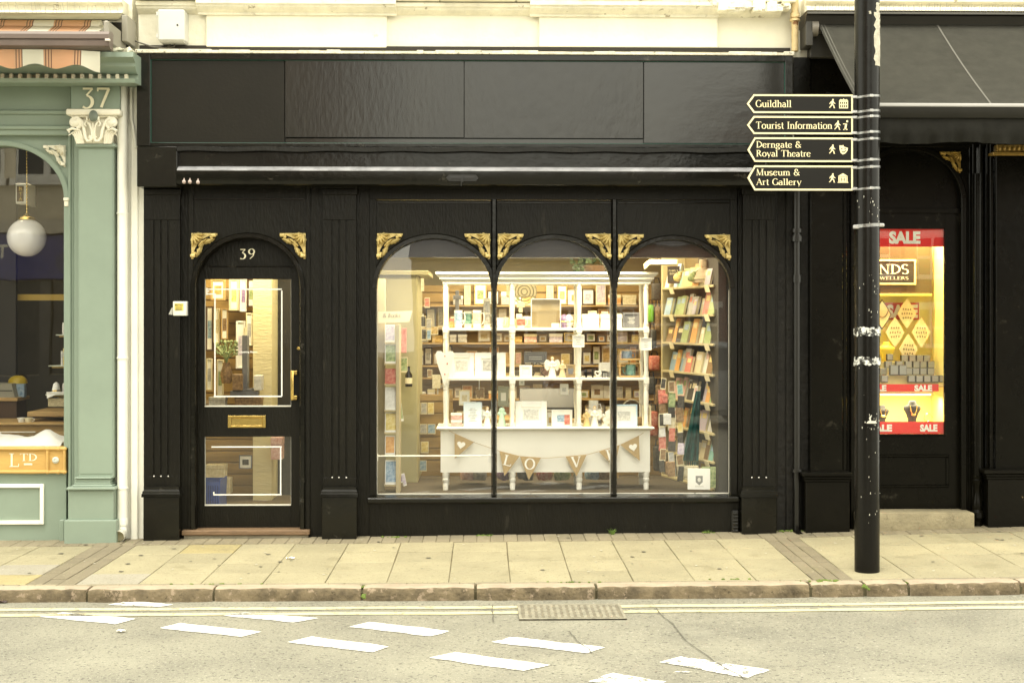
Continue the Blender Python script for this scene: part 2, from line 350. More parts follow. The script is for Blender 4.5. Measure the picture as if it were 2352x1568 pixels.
road = struct(m.build('road', ASPH, smooth=0))
def onroad(pts, name, mt, lift=.004, wob=0, n=1):
    m = MB(); out = []
    ring = []
    k = len(pts)
    for i in range(k):
        a, b = pts[i], pts[(i+1) % k]; L = math.hypot(b[0]-a[0], b[1]-a[1]); s = max(1, int(L/.06)) if wob else 1
        for j in range(s):
            t = j/s; r = wob*(rnd.random()-.5)
            ring.append((a[0]+(b[0]-a[0])*t+r, a[1]+(b[1]-a[1])*t+wob*(rnd.random()-.5)))
    m.poly([(x, y, zroad(x)+lift) for x, y in ring])
    o = m.build(name, mt, road, smooth=0); return o
zr = -.08
for v0, v1, vl in ((1391, 1396, 0), (1402.5, 1407.5, 0)):
    ya = -2.205 if v0 < 1400 else -2.36
    m = MB(); xs = [-9+.25*i for i in range(73)]
    for xa, xb in zip(xs, xs[1:]):
        ja, jb = .006*math.sin(xa*7), .006*math.sin(xb*7)
        m.poly([(xa, ya-.072+ja, zroad(xa)+.004), (xb, ya-.072+jb, zroad(xb)+.004), (xb, ya+jb*.7, zroad(xb)+.004), (xa, ya+ja*.7, zroad(xa)+.004)])
    m.build('yellow_line', YEL, road, smooth=0)
r6 = lambda a: (a[0]*.36, 1204.2+a[1]*.36)
r7 = lambda a: (752.6+a[0]*.36, 1204.2+a[1]*.36)
r8 = lambda a: (1505.3+a[0]*.36, 1204.2+a[1]*.36)
DASH = [([(255, 590), (400, 562), (860, 602), (740, 638)], r6, WHT), ([(1015, 663), (1150, 632), (1668, 687), (1540, 720)], r6, WHT),
        ([(1415, 582), (1560, 564), (2040, 600), (1870, 628)], r6, WHT), ([(140, 655), (270, 625), (780, 682), (660, 718)], r7, WHT),
        ([(-262, 755), (-105, 718), (395, 782), (285, 820)], r7, WHT), ([(1045, 755), (1170, 722), (1765, 790), (1660, 828)], r7, WHT),
        ([(655, 855), (810, 818), (1425, 903), (1250, 940)], r7, WHT), ([(20, 885), (170, 852), (740, 938), (590, 990)], r8, WHTW),
        ([(1670, 1005), (1820, 955), (2160, 1012), (2010, 1075)], r7, WHTW), ([(690, 512), (830, 487), (1110, 513), (1010, 528)], r6, WHTW), ([(2215, 950), (2240, 944), (2320, 949), (2300, 957)], r7, WHTW)]
for pts, f, mt in DASH:
    onroad([G(*f(p), zr) for p in pts], 'white_dash', mt, .004 if mt is not WHTW else .0035, .014)
# cracks in the road surface
CRACK = plain('road crack', (.12, .112, .088), .95)
for pts in ([r8(p) for p in ((5, 540), (40, 590), (110, 640), (200, 755), (260, 800), (380, 885), (450, 930), (540, 975), (600, 1010))], [r7(p) for p in ((1540, 690), (1580, 730), (1610, 770), (1665, 800), (1690, 830), (1750, 850))], [r7(p) for p in ((1052, 515), (1050, 560), (1056, 600), (1050, 640))]):
    m = MB(); c = []
    for a, b in zip(pts, pts[1:]):
        for k in range(4): c.append((a[0]+(b[0]-a[0])*k/4+rnd.uniform(-1.5, 1.5), a[1]+(b[1]-a[1])*k/4+rnd.uniform(-.6, .6)))
    pw = [G(*p, zr) for p in c]; rows = [[m.bm.verts.new((x+s*rnd.uniform(.001, .005), y, zroad(x)+.0065)) for s in (-1, 1)] for x, y in pw]
    for a, b in zip(rows, rows[1:]): m.bm.faces.new((a[0], a[1], b[1], b[0]))
    m.build('crack', CRACK, road, 0)
# kerb stones
m = MB()
jx = [-9, -7.6, -6.2, -4.9, -3.95, -2.62, -1.42, -.98+.02, .0-.2, .5, 1.2, 2.02, 2.42, 2.78, 3.72, 4.9, 6.1, 7.4, 9]
kx = [G(*r6((-400, 430)), -.04)[0]]+[G(*f((q, 430)), -.04)[0] for f, q in ((r6, 590), (r6, 1380), (r7, 226), (r7, 943), (r7, 1712), (r8, 985), (r8, 1337), (r8, 1618), (r8, 2332))]
kx = [-9, -7.5, -6]+kx[:]+[4.9, 6.2, 7.6, 9]
for a, b in zip(kx, kx[1:]):
    n0 = len(m.bm.verts); g = .006+.006*rnd.random(); yo = rnd.uniform(-.012, .012)
    segs = max(4, int((b-a)/.05)); prof = [(-1.885, -.25), (-1.885, 0), (-1.97, .0), (-1.998, -.004), (-2.008, -.015), (-2.013, -.045), (-2.018, -.25)]
    rows = []
    for i in range(segs+1):
        x = a+g+(b-a-2*g)*i/segs; e = .012 if i in (0, segs) else 0
        rr = random.Random(i*31+int(a*100))
        rows.append([m.bm.verts.new((x, p[0]+yo*(j > 1)+(e if j > 2 else 0)+rr.uniform(-.006, .006)*(j > 2), zkerb(x)+p[1]+rr.uniform(-.004, .004)*(j > 1)-(e*.4 if j in (1, 2, 3) else 0))) for j, p in enumerate(prof)])
    for r0, r1 in zip(rows, rows[1:]):
        for j in range(len(prof)-1): m.bm.faces.new((r0[j], r0[j+1], r1[j+1], r1[j])).material_index = 1 if j > 2 else 0
    m.bm.faces.new(rows[0]); m.bm.faces.new(rows[-1][::-1])
kerb = struct(m.build('kerb', [KERBM, KERBF], smooth=50))
m = MB(); xs = [-9, -6, -3, 0, 2, 4, 9]
for a, b in zip(xs, xs[1:]): m.prof(a, b, [(-1.9, zkerb((a+b)/2)-.012), (-1.995, zkerb((a+b)/2)-.03), (-1.995, -.25), (-1.9, -.25)])
m.build('kerb_bed', plain('kerb joint dirt', (.07, .06, .03), .95), kerb)
# pavement: a dirt bed and the slabs and bricks laid on it
m = MB(); xs = [-9, -6, -3.4, -2.5, -.9, 0, 2.1, 2.6, 4.2, 9]
for a, b in zip(xs, xs[1:]):
    m.poly([(a, -1.9, zpave(a, -1.9)-.012), (b, -1.9, zpave(b, -1.9)-.012), (b, .1, zpave(b, .1)-.012), (a, .1, zpave(a, .1)-.012)])
pave = struct(m.build('pavement', DIRT, smooth=0))
m = MB(); tint = m.bm.loops.layers.float_color.new('tint')
def slab(x0, x1, y0, y1, col, g=.004, th=.03):
    g *= rnd.uniform(.3, 1.1); dz = rnd.uniform(-.002, .002); b = .004
    h = g*2 if rnd.random() < .6 else g*.5; c = [(x0+g, y0+h), (x1-g, y0+h), (x1-g, y1-h), (x0+g, y1-h)]; ci = [(x0+g+b, y0+h+b), (x1-g-b, y0+h+b), (x1-g-b, y1-h-b), (x0+g+b, y1-h-b)]
    lo = [m.bm.verts.new((x, y, zpave(x, y)-th)) for x, y in c]; md = [m.bm.verts.new((x, y, zpave(x, y)-.003+dz)) for x, y in c]
    hi = [m.bm.verts.new((x, y, zpave(x, y)+dz)) for x, y in ci]
    fs = [m.bm.faces.new(hi)]
    for i in range(4):
        j = (i+1) % 4; fs += [m.bm.faces.new((lo[i], lo[j], md[j], md[i])), m.bm.faces.new((md[i], md[j], hi[j], hi[i]))]
    for f in fs:
        for l in f.loops: l[tint] = (*col, 1)
def tv(c, v=.07):
    k = 1+rnd.uniform(-v, v); return [x*k for x in c]
C_S, C_B, C_P, C_Y = (1, 1, 1), (.66, .63, .66), (1.0, 1.03, 1.28), (1.13, 1.06, .82)
ROWS = [-1.84, -1.49, -1.11, -.715, -.32]
colx = [-2.63+.4*i for i in range(13)]
colx = [x for x in colx if x < 2.12]+[2.14]
sp = {(1, 3): C_Y, (0, 0): C_P, (3, 0): tv(C_S), (4, 1): C_S}
for i, (a, b) in enumerate(zip(colx, colx[1:])):
    j = 0
    while j < 4:
        n = 2 if (rnd.random() < .22 and j < 3 and (i, j) not in sp and (i, j+1) not in sp) else 1
        c = sp.get((i, j), tv(C_S, .08)); o = rnd.uniform(-.03, .03) if 0 < j+n < 4 else 0
        slab(a, b, ROWS[j], ROWS[j+n], c); j += n
for x0, x1, left in ((-2.95, -2.63, 1), (2.14, 2.4, 0)):    # brick strips running across
    k = 3
    for r in range(k):
        y = -1.84-.02*r; w_ = (x1-x0)/k
        while y < -.3:
            l = rnd.choice((.2, .2, .4)); y2 = min(y+l, -.3); slab(x0+w_*r, x0+w_*(r+1), y, y2, tv(C_B, .1), .003); y = y2
for a0, a1, step in ((-9, -2.95, .405), (2.4, 9, .405)):
    x = a1 if a0 < -3 else a0; sg = -1 if a0 < -3 else 1; i = 0
    while (x > a0 if sg < 0 else x < a1):
        xa, xb = (x-step, x) if sg < 0 else (x, x+step)
        for j in range(4): slab(xa, xb, ROWS[j], ROWS[j+1], (C_P if (sg < 0 and i == 0 and j == 1) else C_Y if (sg < 0 and i == 0 and j == 0) else tv(C_S, .08)))
        x += sg*step; i += 1
x = -9
while x < 9:
    slab(x, x+.104, -.3+rnd.uniform(-.005, .005), .06, tv((.74, .71, .74), .1), .002); x += .104
x = -9
while x < 9:
    l = rnd.choice((.1, .2, .2, .14)); slab(x, x+l, -1.886, -1.842, tv((.82, .8, .85), .1), .002, .01); x += l
m.build('paving', SLAB, pave, smooth=0)
GUM = [plain('grey gum', (.13, .12, .085), .9), plain('pale gum', (.5, .47, .38), .9)]
for g in (0, 1):
    m = MB()
    for i in range(55):
        x, y = rnd.uniform(-4.2, 4.4), -1.86+1.75*rnd.random()**.8; r = rnd.uniform(.006, .02 if g == 0 else .012); a0 = rnd.uniform(0, 6)
        m.poly([(x+r*(1+.25*math.sin(3*t+a0))*math.cos(t), y+r*math.sin(t)*(1+.2*math.cos(2*t+a0)), zpave(x, y)+.004) for t in [2*PI*k/10 for k in range(10)]])
    m.build('gum_spots', GUM[g], pave, 0)['kind'] = 'stuff'
# moss in the joints
m = MB()
def mosspatch(x, y, z, n, sx, sy):
    for _ in range(n):
        a, b = rnd.gauss(0, sx), rnd.gauss(0, sy); r = rnd.uniform(.003, .009)
        m.ball((x+a, y+b, z), r*1.6, r*1.3, r*.9, 6, 4)
for q, v, n, sx, sy in ((1900, 1334, 34, .05, .015), (1975, 1336, 20, .09, .012), (2068, 1336, 34, .035, .03), (1985, 1345, 10, .01, .05), (835, 1362, 14, .004, .03), (835, 1340, 12, .012, .02), (500, 1338, 16, .12, .005),
                         (910, 1234, 20, .05, .01), (1107, 1230, 18, .035, .01), (1800, 1222, 40, .05, .02), (1820, 1226, 20, .03, .02), (270, 1240, 14, .04, .02), (1623, 1225, 12, .03, .01), (1340, 1335, 12, .1, .004), (1660, 1330, 12, .1, .004)):
    x, y = G(q, v, .01); y = min(y, -.03) if v < 1300 else y
    mosspatch(x, y, (zpave(x, y) if y > -1.9 else zkerb(x)-.01), n, sx, sy)
tag(m.build('moss', MOSSM, smooth=60), 'green moss growing in the pavement joints and kerb gaps', 'moss', kind='stuff')
# grass tufts against the shopfront
GRASSM = mat('grass blade', (.12, .2, .03), .7, var=.3, vs=20)
for q, v, h, n, lab in ((1407, 1229, .052, 24, 'tallest tuft of grass growing at the foot of the black shopfront'), (1625, 1225, .028, 12, 'small grass tuft at the right end of the black stall riser'), (1124, 1231, .02, 9, 'tiny grass tuft under the left window bay of the black shop')):
    x = X(q, -.05); m = MB(); 
    for i in range(n):
        a = rnd.uniform(-1.2, 1.2); l = h*rnd.uniform(.5, 1); x0 = rnd.gauss(0, .012); y0 = rnd.uniform(-.02, .01)
        pts = [(x0, y0, 0), (x0+math.sin(a)*l*.4, y0-.01, l*.6), (x0+math.sin(a)*l*.95, y0-.02*rnd.random(), l*(.75+.3*math.cos(a)))]
        m.tube(pts, [.0022, .0016, .0003], 4, False)
    tag(m.build('grass_tuft', GRASSM, loc=(x, -.05, zfac(x))), lab, 'grass', 'grass tufts along the shopfront')
# litter
PAPER = plain('paper scrap', (.8, .78, .74), .7)
BLUEP = plain('pale blue wrapper', (.55, .62, .78), .5)
def scrap(q, v, w_, d_, mt, lab, zr_=None, seed=1, foldh=.012):
    x, y = G(q, v, .0 if zr_ is None else zr_); m = MB(); n = 6; rr = random.Random(seed); g = []
    for i in range(n+1):
        for j in range(4):
            g.append(m.bm.verts.new(((i/n-.5)*w_+rr.uniform(-.004, .004), (j/3-.5)*d_+rr.uniform(-.004, .004), .003+rr.random()*foldh)))
    for i in range(n):
        for j in range(3): m.bm.faces.new((g[i*4+j], g[i*4+j+1], g[i*4+j+5], g[i*4+j+4]))
    tag(m.build('litter', mt, smooth=0, loc=(x, y, (zpave(x, y) if zr_ is None else zroad(x)+.004))), lab, 'litter', 'scraps of litter')
scrap(667, 1285, .06, .03, PAPER, 'white scrap of paper on the paving in front of the shop door', seed=2)
scrap(279, 1452, .05, .03, PAPER, 'white scrap on the road just below the first two white dashes', -.08, 3)
scrap(2180, 1362, .06, .045, BLUEP, 'pale blue wrapper lying against the kerb right of the signpost', -.08, 4, .03)
scrap(4, 1384, .07, .04, plain('dark scrap', (.05, .03, .03)), 'dark scrap in the gutter at the left edge of the photo', -.08, 5)
scrap(2160, 1361, .035, .02, PAPER, 'torn white scrap beside the pale blue wrapper in the gutter', -.08, 6)
# drain cover
IRON = mat('worn iron', (.26, .24, .18), .75, var=.25, vs=14, bump=.7, bs=60, speck=((.34, .31, .24), .62, .7, 40))
x0, y1 = G(1188, 1392, zr); x1, y0 = G(1441, 1425, zr); x1 = G(1424, 1392, zr)[0]*.5+x1*.5
dc = thing('drain_cover', 'square iron drain cover with raised studs, set in the road by the kerb', 'drain cover', ((x0+x1)/2, (y0+y1)/2, zroad(.5)))
z = zroad(.5)
m = MB(); m.box(x0, x1, y0, y1, z-.03, z+.0085); m.build('plate', mat('dark worn iron', (.18, .16, .115), .8, var=.25, vs=14), dc)
m = MB(); w_ = .018
for a in ((x0, x1, y0, y0+w_), (x0, x1, y1-w_, y1), (x0, x0+w_, y0+w_, y1-w_), (x1-w_, x1, y0+w_, y1-w_)): m.box(*a, z, z+.0125, .002)
m.build('frame', IRON, dc)
m = MB(); nx_, ny_ = 15, 9
for i in range(nx_):
    for j in range(ny_):
        a = x0+.03+(x1-x0-.06)*i/nx_; b = y0+.03+(y1-y0-.06)*j/ny_; dx, dy = (x1-x0-.06)/nx_, (y1-y0-.06)/ny_
        if (i+j) % 2 == 0: m.box(a+.006, a+dx-.006, b+dy*.2, b+dy*.8, z, z+.0125, .002)
        else: m.box(a+dx*.25, a+dx*.75, b+.004, b+dy-.004, z, z+.0125, .002)
st = m.build('studs', IRON, dc)
# ================================================================== ornament builders (local, corner at 0,0, u right, v down, unit = 1)
def acanthus(s, mirror, x, z, y):
    m = MB(); sg = -1 if mirror else 1
    def T(u, v, d): return (x+sg*u*s, y-d*s, z-v*s)
    arc = [(1-.93*math.sin(t), 1-.93*math.cos(t)) for t in [i*PI/2/10 for i in range(11)]]
    pl = [(.02, .02), (1, .02), (1, .1)]+[(a, b) for a, b in arc if a < .98 and b < .98]+[(.1, 1), (.02, 1)]
    a = [m.bm.verts.new(T(u, v, .02)) for u, v in pl]; b = [m.bm.verts.new(T(u, v, -.03)) for u, v in pl]
    m.bm.faces.new(a)
    for i in range(len(pl)): j = (i+1) % len(pl); m.bm.faces.new((a[i], a[j], b[j], b[i]))
    def leaf(u0, v0, ang, L, W, bend=0, hgt=.14):
        n = 7; rows = []
        for i in range(n+1):
            t = i/n; an = ang+bend*t; cu = u0+math.cos(ang+bend*t*.5)*L*t; cv = v0+math.sin(ang+bend*t*.5)*L*t
            w_ = W*math.sin(PI*min(1, t*.86+.14))*(1+.2*math.sin(t*19)); nx, ny = -math.sin(an), math.cos(an); hh = hgt*(.55+.6*math.sin(PI*t))
            rows.append([m.bm.verts.new(T(cu+nx*w_*k, cv+ny*w_*k, .02+hh*(1-.75*k*k) if abs(k) < 1 else .02)) for k in (-1, -.45, 0, .45, 1)])
        for r0, r1 in zip(rows, rows[1:]):
            for k in range(4): m.bm.faces.new((r0[k], r0[k+1], r1[k+1], r1[k]))
    for an, L in ((-2, .46), (22, .44), (45, .42), (68, .44), (92, .46)): leaf(.08, .08, math.radians(an), L, .085, 0, .16)
    leaf(.52, .42, math.radians(-35), .46, .09, .35, .2); leaf(.42, .52, math.radians(125), .46, .09, -.35, .2)
    leaf(.3, .52, math.radians(-50), .5, .07, .4, .17); leaf(.52, .3, math.radians(140), .3, .05, -.6, .15); leaf(.34, .62, math.radians(-65), .3, .05, .6, .22)
    for u, v, hz in ((.88, .1, 1), (.1, .88, 0)):
        p = [T(u-.1, v-.07, 0), T(u+.1, v+.07, .2)]
        m.box(min(p[0][0], p[1][0]), max(p[0][0], p[1][0]), p[1][1], p[0][1], min(p[0][2], p[1][2]), max(p[0][2], p[1][2]), .1*s*.3)
    m.ball(T(.8, .17, .1), .07*s, .09*s, .07*s, 8, 6); m.ball(T(.17, .8, .1), .07*s, .09*s, .07*s, 8, 6)
    return m
def ell(cx, cz, a, b, n=28, a0=0, a1=180): return [(cx+a*math.cos(math.radians(a0+(a1-a0)*i/n)), cz+b*math.sin(math.radians(a0+(a1-a0)*i/n))) for i in range(n+1)]
def archplate(m, cx, cz, a, b, x0, x1, z0, zt, y0, y1):   # rectangle x0..x1, z0..zt with an arched opening, legs down to z0
    pts = ell(cx, cz, a, b)
    m.prism([(cx+a, z0), (x1, z0), (x1, zt), (cx, zt), (cx, cz+b)]+[p for p in pts if p[0] > cx+1e-4][::-1], y0, y1)
    m.prism([(x0, z0), (cx-a, z0)]+[p for p in pts if p[0] < cx-1e-4][::-1]+[(cx, cz+b), (cx, zt), (x0, zt)], y0, y1)
def archring(m, cx, cz, a, b, t, y0, y1, zend=None, prof=True):
    n = 32; rows = []
    for i in range(n+1):
        an = PI*i/n; c, s_ = math.cos(an), math.sin(an)
        q = [(cx+(a+t*k)*c, yy, cz+(b+t*k)*s_) for k, yy in ((0, y1), (0, y0+.006), (.12, y0), (.8, y0), (1, y0+.008), (1, y1))]
        rows.append([m.bm.verts.new(p) for p in q])
    if zend is not None:
        rows = [[m.bm.verts.new((v.co.x, v.co.y, zend)) for v in rows[0]]]+rows+[[m.bm.verts.new((v.co.x, v.co.y, zend)) for v in rows[-1]]]
    for r0, r1 in zip(rows, rows[1:]):
        for k in range(5): m.bm.faces.new((r0[k], r0[k+1], r1[k+1], r1[k]))
    return m
# ================================================================== BLACK SHOP (number 39)
shop = thing('shop_building', 'black painted shop number 39 with three arched window bays and gold corner ornaments', 'building', (0, 0, 0))
XL, XR = X(316, 0), X(1822, 0)
# upper wall with raised bands and string course
m = MB(); zt = 6.4; zf = Z(112, 0, 0)
m.box(XL, XR, .03, .4, 3.2, zt)
for q0, q1 in ((472.6, 888.6), (1238, 1649)):
    m.rb(q0, q1, 34, 109.5, -.005, .09, .008)
shop_w = m.build('upper_wall', CREAM, shop)
m = MB()
def cyma(x0, x1, yb, ztop, h, d): # string course profile
    m.prof(x0, x1, [(yb, ztop), (yb-d, ztop), (yb-d, ztop-h*.3), (yb-d*.86, ztop-h*.34), (yb-d*.8, ztop-h*.5), (yb-d*.5, ztop-h*.72), (yb-d*.25, ztop-h*.8), (yb-d*.22, ztop-h), (yb, ztop-h)])
zs = Z(4, 0, -.1)
cyma(XL, X(462, 0), .06, zs, .1, .12); cyma(X(462, 0)-.02, X(908, 0)+.01, .0, zs+.006, .1, .11); cyma(X(908, 0), X(1222, 0), .06, zs, .1, .12)
cyma(X(1217, 0), X(1650, 0), .0, zs+.006, .102, .11); cyma(X(1650, 0), X(1793, 0), .06, zs-.004, .104, .12)
m.build('string_course', CREAMW, shop)
m = MB(); rr = random.Random(4); x = XL
while x < XR:                # broken stone ledge along the top of the string course
    l = rr.uniform(.15, .7); m.box(x, min(x+l, XR), -.1+rr.uniform(-.015, .015), .06, zs+.008, zs+.05+rr.uniform(-.012, .02), .008); x += l+.002
m.build('ledge', CREAMW, shop)
m = MB(); rr = random.Random(9)
for i in range(44):
    x = rr.uniform(X(1640, 0), X(1795, 0)); m.box(x, x+rr.uniform(.02, .12), -.115-rr.uniform(0, .03), -.03, zs-.06+rr.uniform(-.02, .05), zs-.03+rr.uniform(-.01, .05), .006)
m.build('crumbled_stone', CREAMW, shop)
m = MB(); m.rb(320, 1815, 107.5, 116, -.0, .05, 0); m.build('painted_gap_shadow', plain('painted gap shadow', (.03, .025, .02), .9), shop)  # near-black strip paints the shadow above the fascia
# fascia
fas = None
YF = -.19
m = MB()
x0, x1, z0, z1 = R(314, 1821, 122, 338, YF); FX0, FX1, FZ0, FZ1 = x0, x1, z0, z1
m.box(x0, x1, YF+.05, .05, z0, z1-.012)
bw0, bw1, bh0, bh1 = X(345, YF)-x0, x1-X(1804, YF), (338-330)/293, (138-122)/293
m.box(x0, x0+bw0, YF-.002, YF+.05, z0, z1-.012, .004); m.box(x1-bw1, x1, YF-.002, YF+.05, z0, z1-.012, .004)
m.box(x0+bw0, x1-bw1, YF, YF+.05, z0, z0+bh0, .003); m.box(x0+bw0, x1-bw1, YF, YF+.05, z1-bh1-.002, z1-.012, .004)
fas = m.build('fascia', BLACK, shop)
m = MB(); e = .0045
ax0, ax1, az0, az1 = x0+bw0, x1-bw1, z0+bh0, z1-bh1-.002
m.box(ax0, ax0+e, YF+.03, YF+.012, az0, az1); m.box(ax1-e, ax1, YF+.03, YF+.012, az0, az1); m.box(ax0+e, ax1-e, YF+.03, YF+.012, az0, az0+e); m.box(ax0+e, ax1-e, YF+.03, YF+.012, az1-e, az1)
m.build('edge_bead', EDGEG, fas)
m = MB(); rr = random.Random(5); x = x0-.01
while x < x1+.01:
    l = rr.uniform(.05, .25); m.box(x, min(x+l, x1+.01), YF-.012, .05, z1-.011, z1+.012+rr.uniform(-.006, .008), .003); x += l
m.build('flashing', mat('peeling white ledge', (.66, .62, .5), .8, var=.2, vs=9, bump=.8, bs=40, speck=((.06, .055, .04), .6, .9, 26)), fas)
for (q0, q1, v0, v1, mt, pr) in ((346, 653.3, 139.5, 329.5, BOARDM, 0), (654.8, 1065.4, 139.5, 316, BOARDV, -.003), (1066.8, 1477.5, 140, 318, BOARD, -.002), (1479, 1803.5, 141, 329.5, BOARDG, 0), (655, 1477.5, 319, 329.5, BOARDG, .004)):
    m = MB(); m.rb(q0, q1, v0, v1, YF+.022+pr, .026, .002); m.build('board', mt, fas)
# lintel under the fascia
m = MB(); YL = -.2
x0, x1, z0, z1 = R(316, 1821, 339, 431, YL)
xa, xb = X(408, YL), X(1757, YL)
m.box(x0, xa, YL-.02, .05, z0, z1, .006); m.box(xb, x1, YL-.02, .05, z0, z1, .006)
zz = lambda v: Z(v, 0, YL)
m.prof(xa, xb, [(.05, z1), (YL+.03, z1), (YL+.03, zz(383)), (YL-.0, zz(386)), (YL-.045, zz(394)), (YL-.045, zz(417)), (YL-.035, zz(425)), (YL-.0, zz(431)), (YL+.03, z0), (.05, z0)])
lin = m.build('lintel', BLACK, shop)
m = MB(); q = .0; N_ = 60
for i in range(N_):   # wavy lead strip
    xa_, xb_ = xa+(xb-xa)*i/N_, xa+(xb-xa)*(i+1)/N_
    za, zb_ = z1+.004*math.sin(i*.9), z1+.004*math.sin((i+1)*.9)
    h = .034
    v = [m.bm.verts.new(p) for p in ((xa_, YL-.018, za), (xb_, YL-.018, zb_), (xb_, YL-.022, zb_-h), (xa_, YL-.022, za-h), (xa_, YL+.03, za+.004), (xb_, YL+.03, zb_+.004), (xa_, YL+.028, za-h), (xb_, YL+.028, zb_-h))]
    m.bm.faces.new(v[:4]); m.bm.faces.new((v[0], v[1], v[5], v[4])); m.bm.faces.new((v[3], v[2], v[7], v[6]))
bmesh.ops.remove_doubles(m.bm, verts=m.bm.verts, dist=.0005)
m.build('lead_strip', BLACKW, lin)
m = MB(); m.prof(xa+.004, xb-.004, [(YL+.028, zz(382.8)), (YL-.0, zz(385.5)), (YL-.0475, zz(393.6)), (YL-.0475, zz(394.8)), (YL-.04, zz(395)), (YL+.028, zz(388))]); m.build('pale_ledge', LEAD, lin)
m = MB(); x0_, x1_, za, zb_ = R(1025, 1099, 401.5, 416, YL-.047)
pl = [(x0_, (za+zb_)/2), (x0_+.02, za), (x1_-.02, za), (x1_, (za+zb_)/2), (x1_-.02, zb_), (x0_+.02, zb_)]
m.prism(pl, YL-.055, YL-.045); m.box(x0_+.03, x1_-.03, YL-.06, YL-.055, za+.014, zb_-.014, .002); m.box((x0_+x1_)/2-.008, (x0_+x1_)/2+.008, YL-.07, YL-.06, za-.01, zb_-.01, .002)
m.tube([((x0_+x1_)/2-.008, YL-.063, za+.01), ((x0_+x1_)/2-.008, YL-.063, za-.04)], .004)
m.build('shutter_lock', BLACKM, lin)
m = MB()
for q, v in ((423, 418), (436.5, 418), (455, 419)):
    x, z = P(q, v, YL-.045); m.ball((x, YL-.05, z), .014, .02, .016, 10, 7); m.tube([(x, YL-.05, z+.01), (x, YL-.045, z+.028)], .004, 6)
m.split('rusty_bolt', mat('pale rusty bolt', (.5, .4, .36), .6, var=.25, vs=60), lin)
# piers
def flutes(m, q0, q1, v0, v1, yf, grooves, gv0, gv1, d=.06):
    x0, x1, z0, z1 = R(q0, q1, v0, v1, yf); gx = [X(q, yf) for q in grooves]; gz0, gz1 = R(q0, q1, gv0, gv1, yf)[2:]
    w_ = .007; xs = [x0]
    for g in gx: xs += [g-w_, g+w_]
    xs.append(x1)
    for i in range(0, len(xs), 2): m.box(xs[i], xs[i+1], yf, yf+d, gz0, gz1, .0025)
    for g in gx: m.box(g-w_, g+w_, yf+.012, yf+d, gz0, gz1)
    m.box(x0, x1, yf, yf+d, gz1, z1, .002); m.box(x0, x1, yf, yf+d, z0, gz0, .002)
def plinth(m, q0, q1, v0, v1, y, d, capv):
    x0, x1, z0, z1 = R(q0, q1, v0, v1, y); zc = Z(capv, (x0+x1)/2, y); h = z1-zc
    m.box(x0, x1, y, y+d, z0-.06, zc, .004)
    pr = [(y+d, z1), (y+.045, z1), (y+.02, z1-h*.12), (y+.02, z1-h*.3), (y+.012, z1-h*.34), (y-.004, z1-h*.5), (y-.004, z1-h*.62), (y-.012, z1-h*.7), (y-.014, z1-h), (y+d, z1-h)]
    n0 = len(m.bm.verts)
    ins = [max(0, (p[0]-y)+.014)*.55 for p in pr]; ins[0] = ins[1]; ins[-1] = ins[-2]
    a = [m.bm.verts.new((x0-.012+i, p[0], p[1])) for p, i in zip(pr, ins)]; b = [m.bm.verts.new((x1+.012-i, p[0], p[1])) for p, i in zip(pr, ins)]
    m.bm.faces.new(a); m.bm.faces.new(b[::-1])
    for i in range(len(pr)): j = (i+1) % len(pr); m.bm.faces.new((a[i], b[i], b[j], a[j]))
NAIL = plain('bare nail tip', (.62, .6, .56), .4)
for (q0, q1, pq0, pq1, gr, vb, nv) in ((332, 413, 329, 411, (353.6, 369.6, 386.4), 1237, 1093), (742, 818, 739, 819, (763, 778.5, 795.6), 1236, 1096), (1707, 1781, 1704, 1784, (1727, 1743, 1760), 1227, 1096)):
    m = MB(); flutes(m, q0, q1, 447, 1119, -.05, gr, 505, nv)
    m.rb(q0-2, q1+2, 434, 447, -.065, .06, .004)
    pi = m.build('pilaster', BLACKW, shop)
    m = MB(); plinth(m, pq0, pq1, 1117, vb, -.12, .13, 1141); m.build('plinth', BLACK, pi)
    m = MB()
    for g in gr:
        x, z = P(g, nv, -.052); m.ball((x, -.052, z), .006, .004, .006, 8, 5)
    m.split('nail_tip', NAIL, pi)
# frame walls between (flat black boards) and stall riser
m = MB()
z0w = -.1; zl = Z(431, 0, 0)
def wallbox(q0, q1, v0, v1, y, d, b=.002): m.rb(q0, q1, v0, v1, y, d, b)
wallbox(330, 432, 430, 1250, 0, .1); wallbox(432, 444, 430, 1250, -.012, .1); wallbox(703, 712, 430, 1250, -.012, .1); wallbox(712, 848, 430, 1250, 0, .1)
wallbox(1696, 1786, 430, 1240, 0, .1)
wallbox(444, 703, 430, 456, 0, .1)
m.split('frame_board', BLACKW, shop)
m = MB(); m.rb(848, 1696, 1155, 1250, -.004, .1, .002); m.build('stall_riser', BLACKW, shop)
# door surround with arch
cx_, cz_ = X(571, -.0), 0
acx = X(569.5, 0); aa = X(689, 0)-acx; zsp = Z(660, acx, 0); ab = Z(546.3, acx, 0)-zsp
sur = MB(); archplate(sur, acx, zsp, aa, ab, X(444, 0), X(703, 0), -.05, Z(456, acx, 0), -.0, .095)
dsur = sur.build('door_surround', BLACKW, shop)
m = MB(); archring(m, acx, zsp, aa, ab, .041, -.018, .0, Z(1213, acx, 0)); m.build('arch_moulding', BLACK, dsur, 40)
m = MB(); m.box(X(446, 0), X(700, 0), -.012, 0, Z(459, acx, 0), Z(456, acx, 0)); m.build('bead', BLACK, dsur)
for q, mir in ((438.5, 0), (703, 1)):
    s = (X(499, 0)-X(438.5, 0)); x, z = P(q, 534.5, -.012); acanthus(s, mir, x, z, -.012).build('corner_ornament', GOLD, dsur, 50)
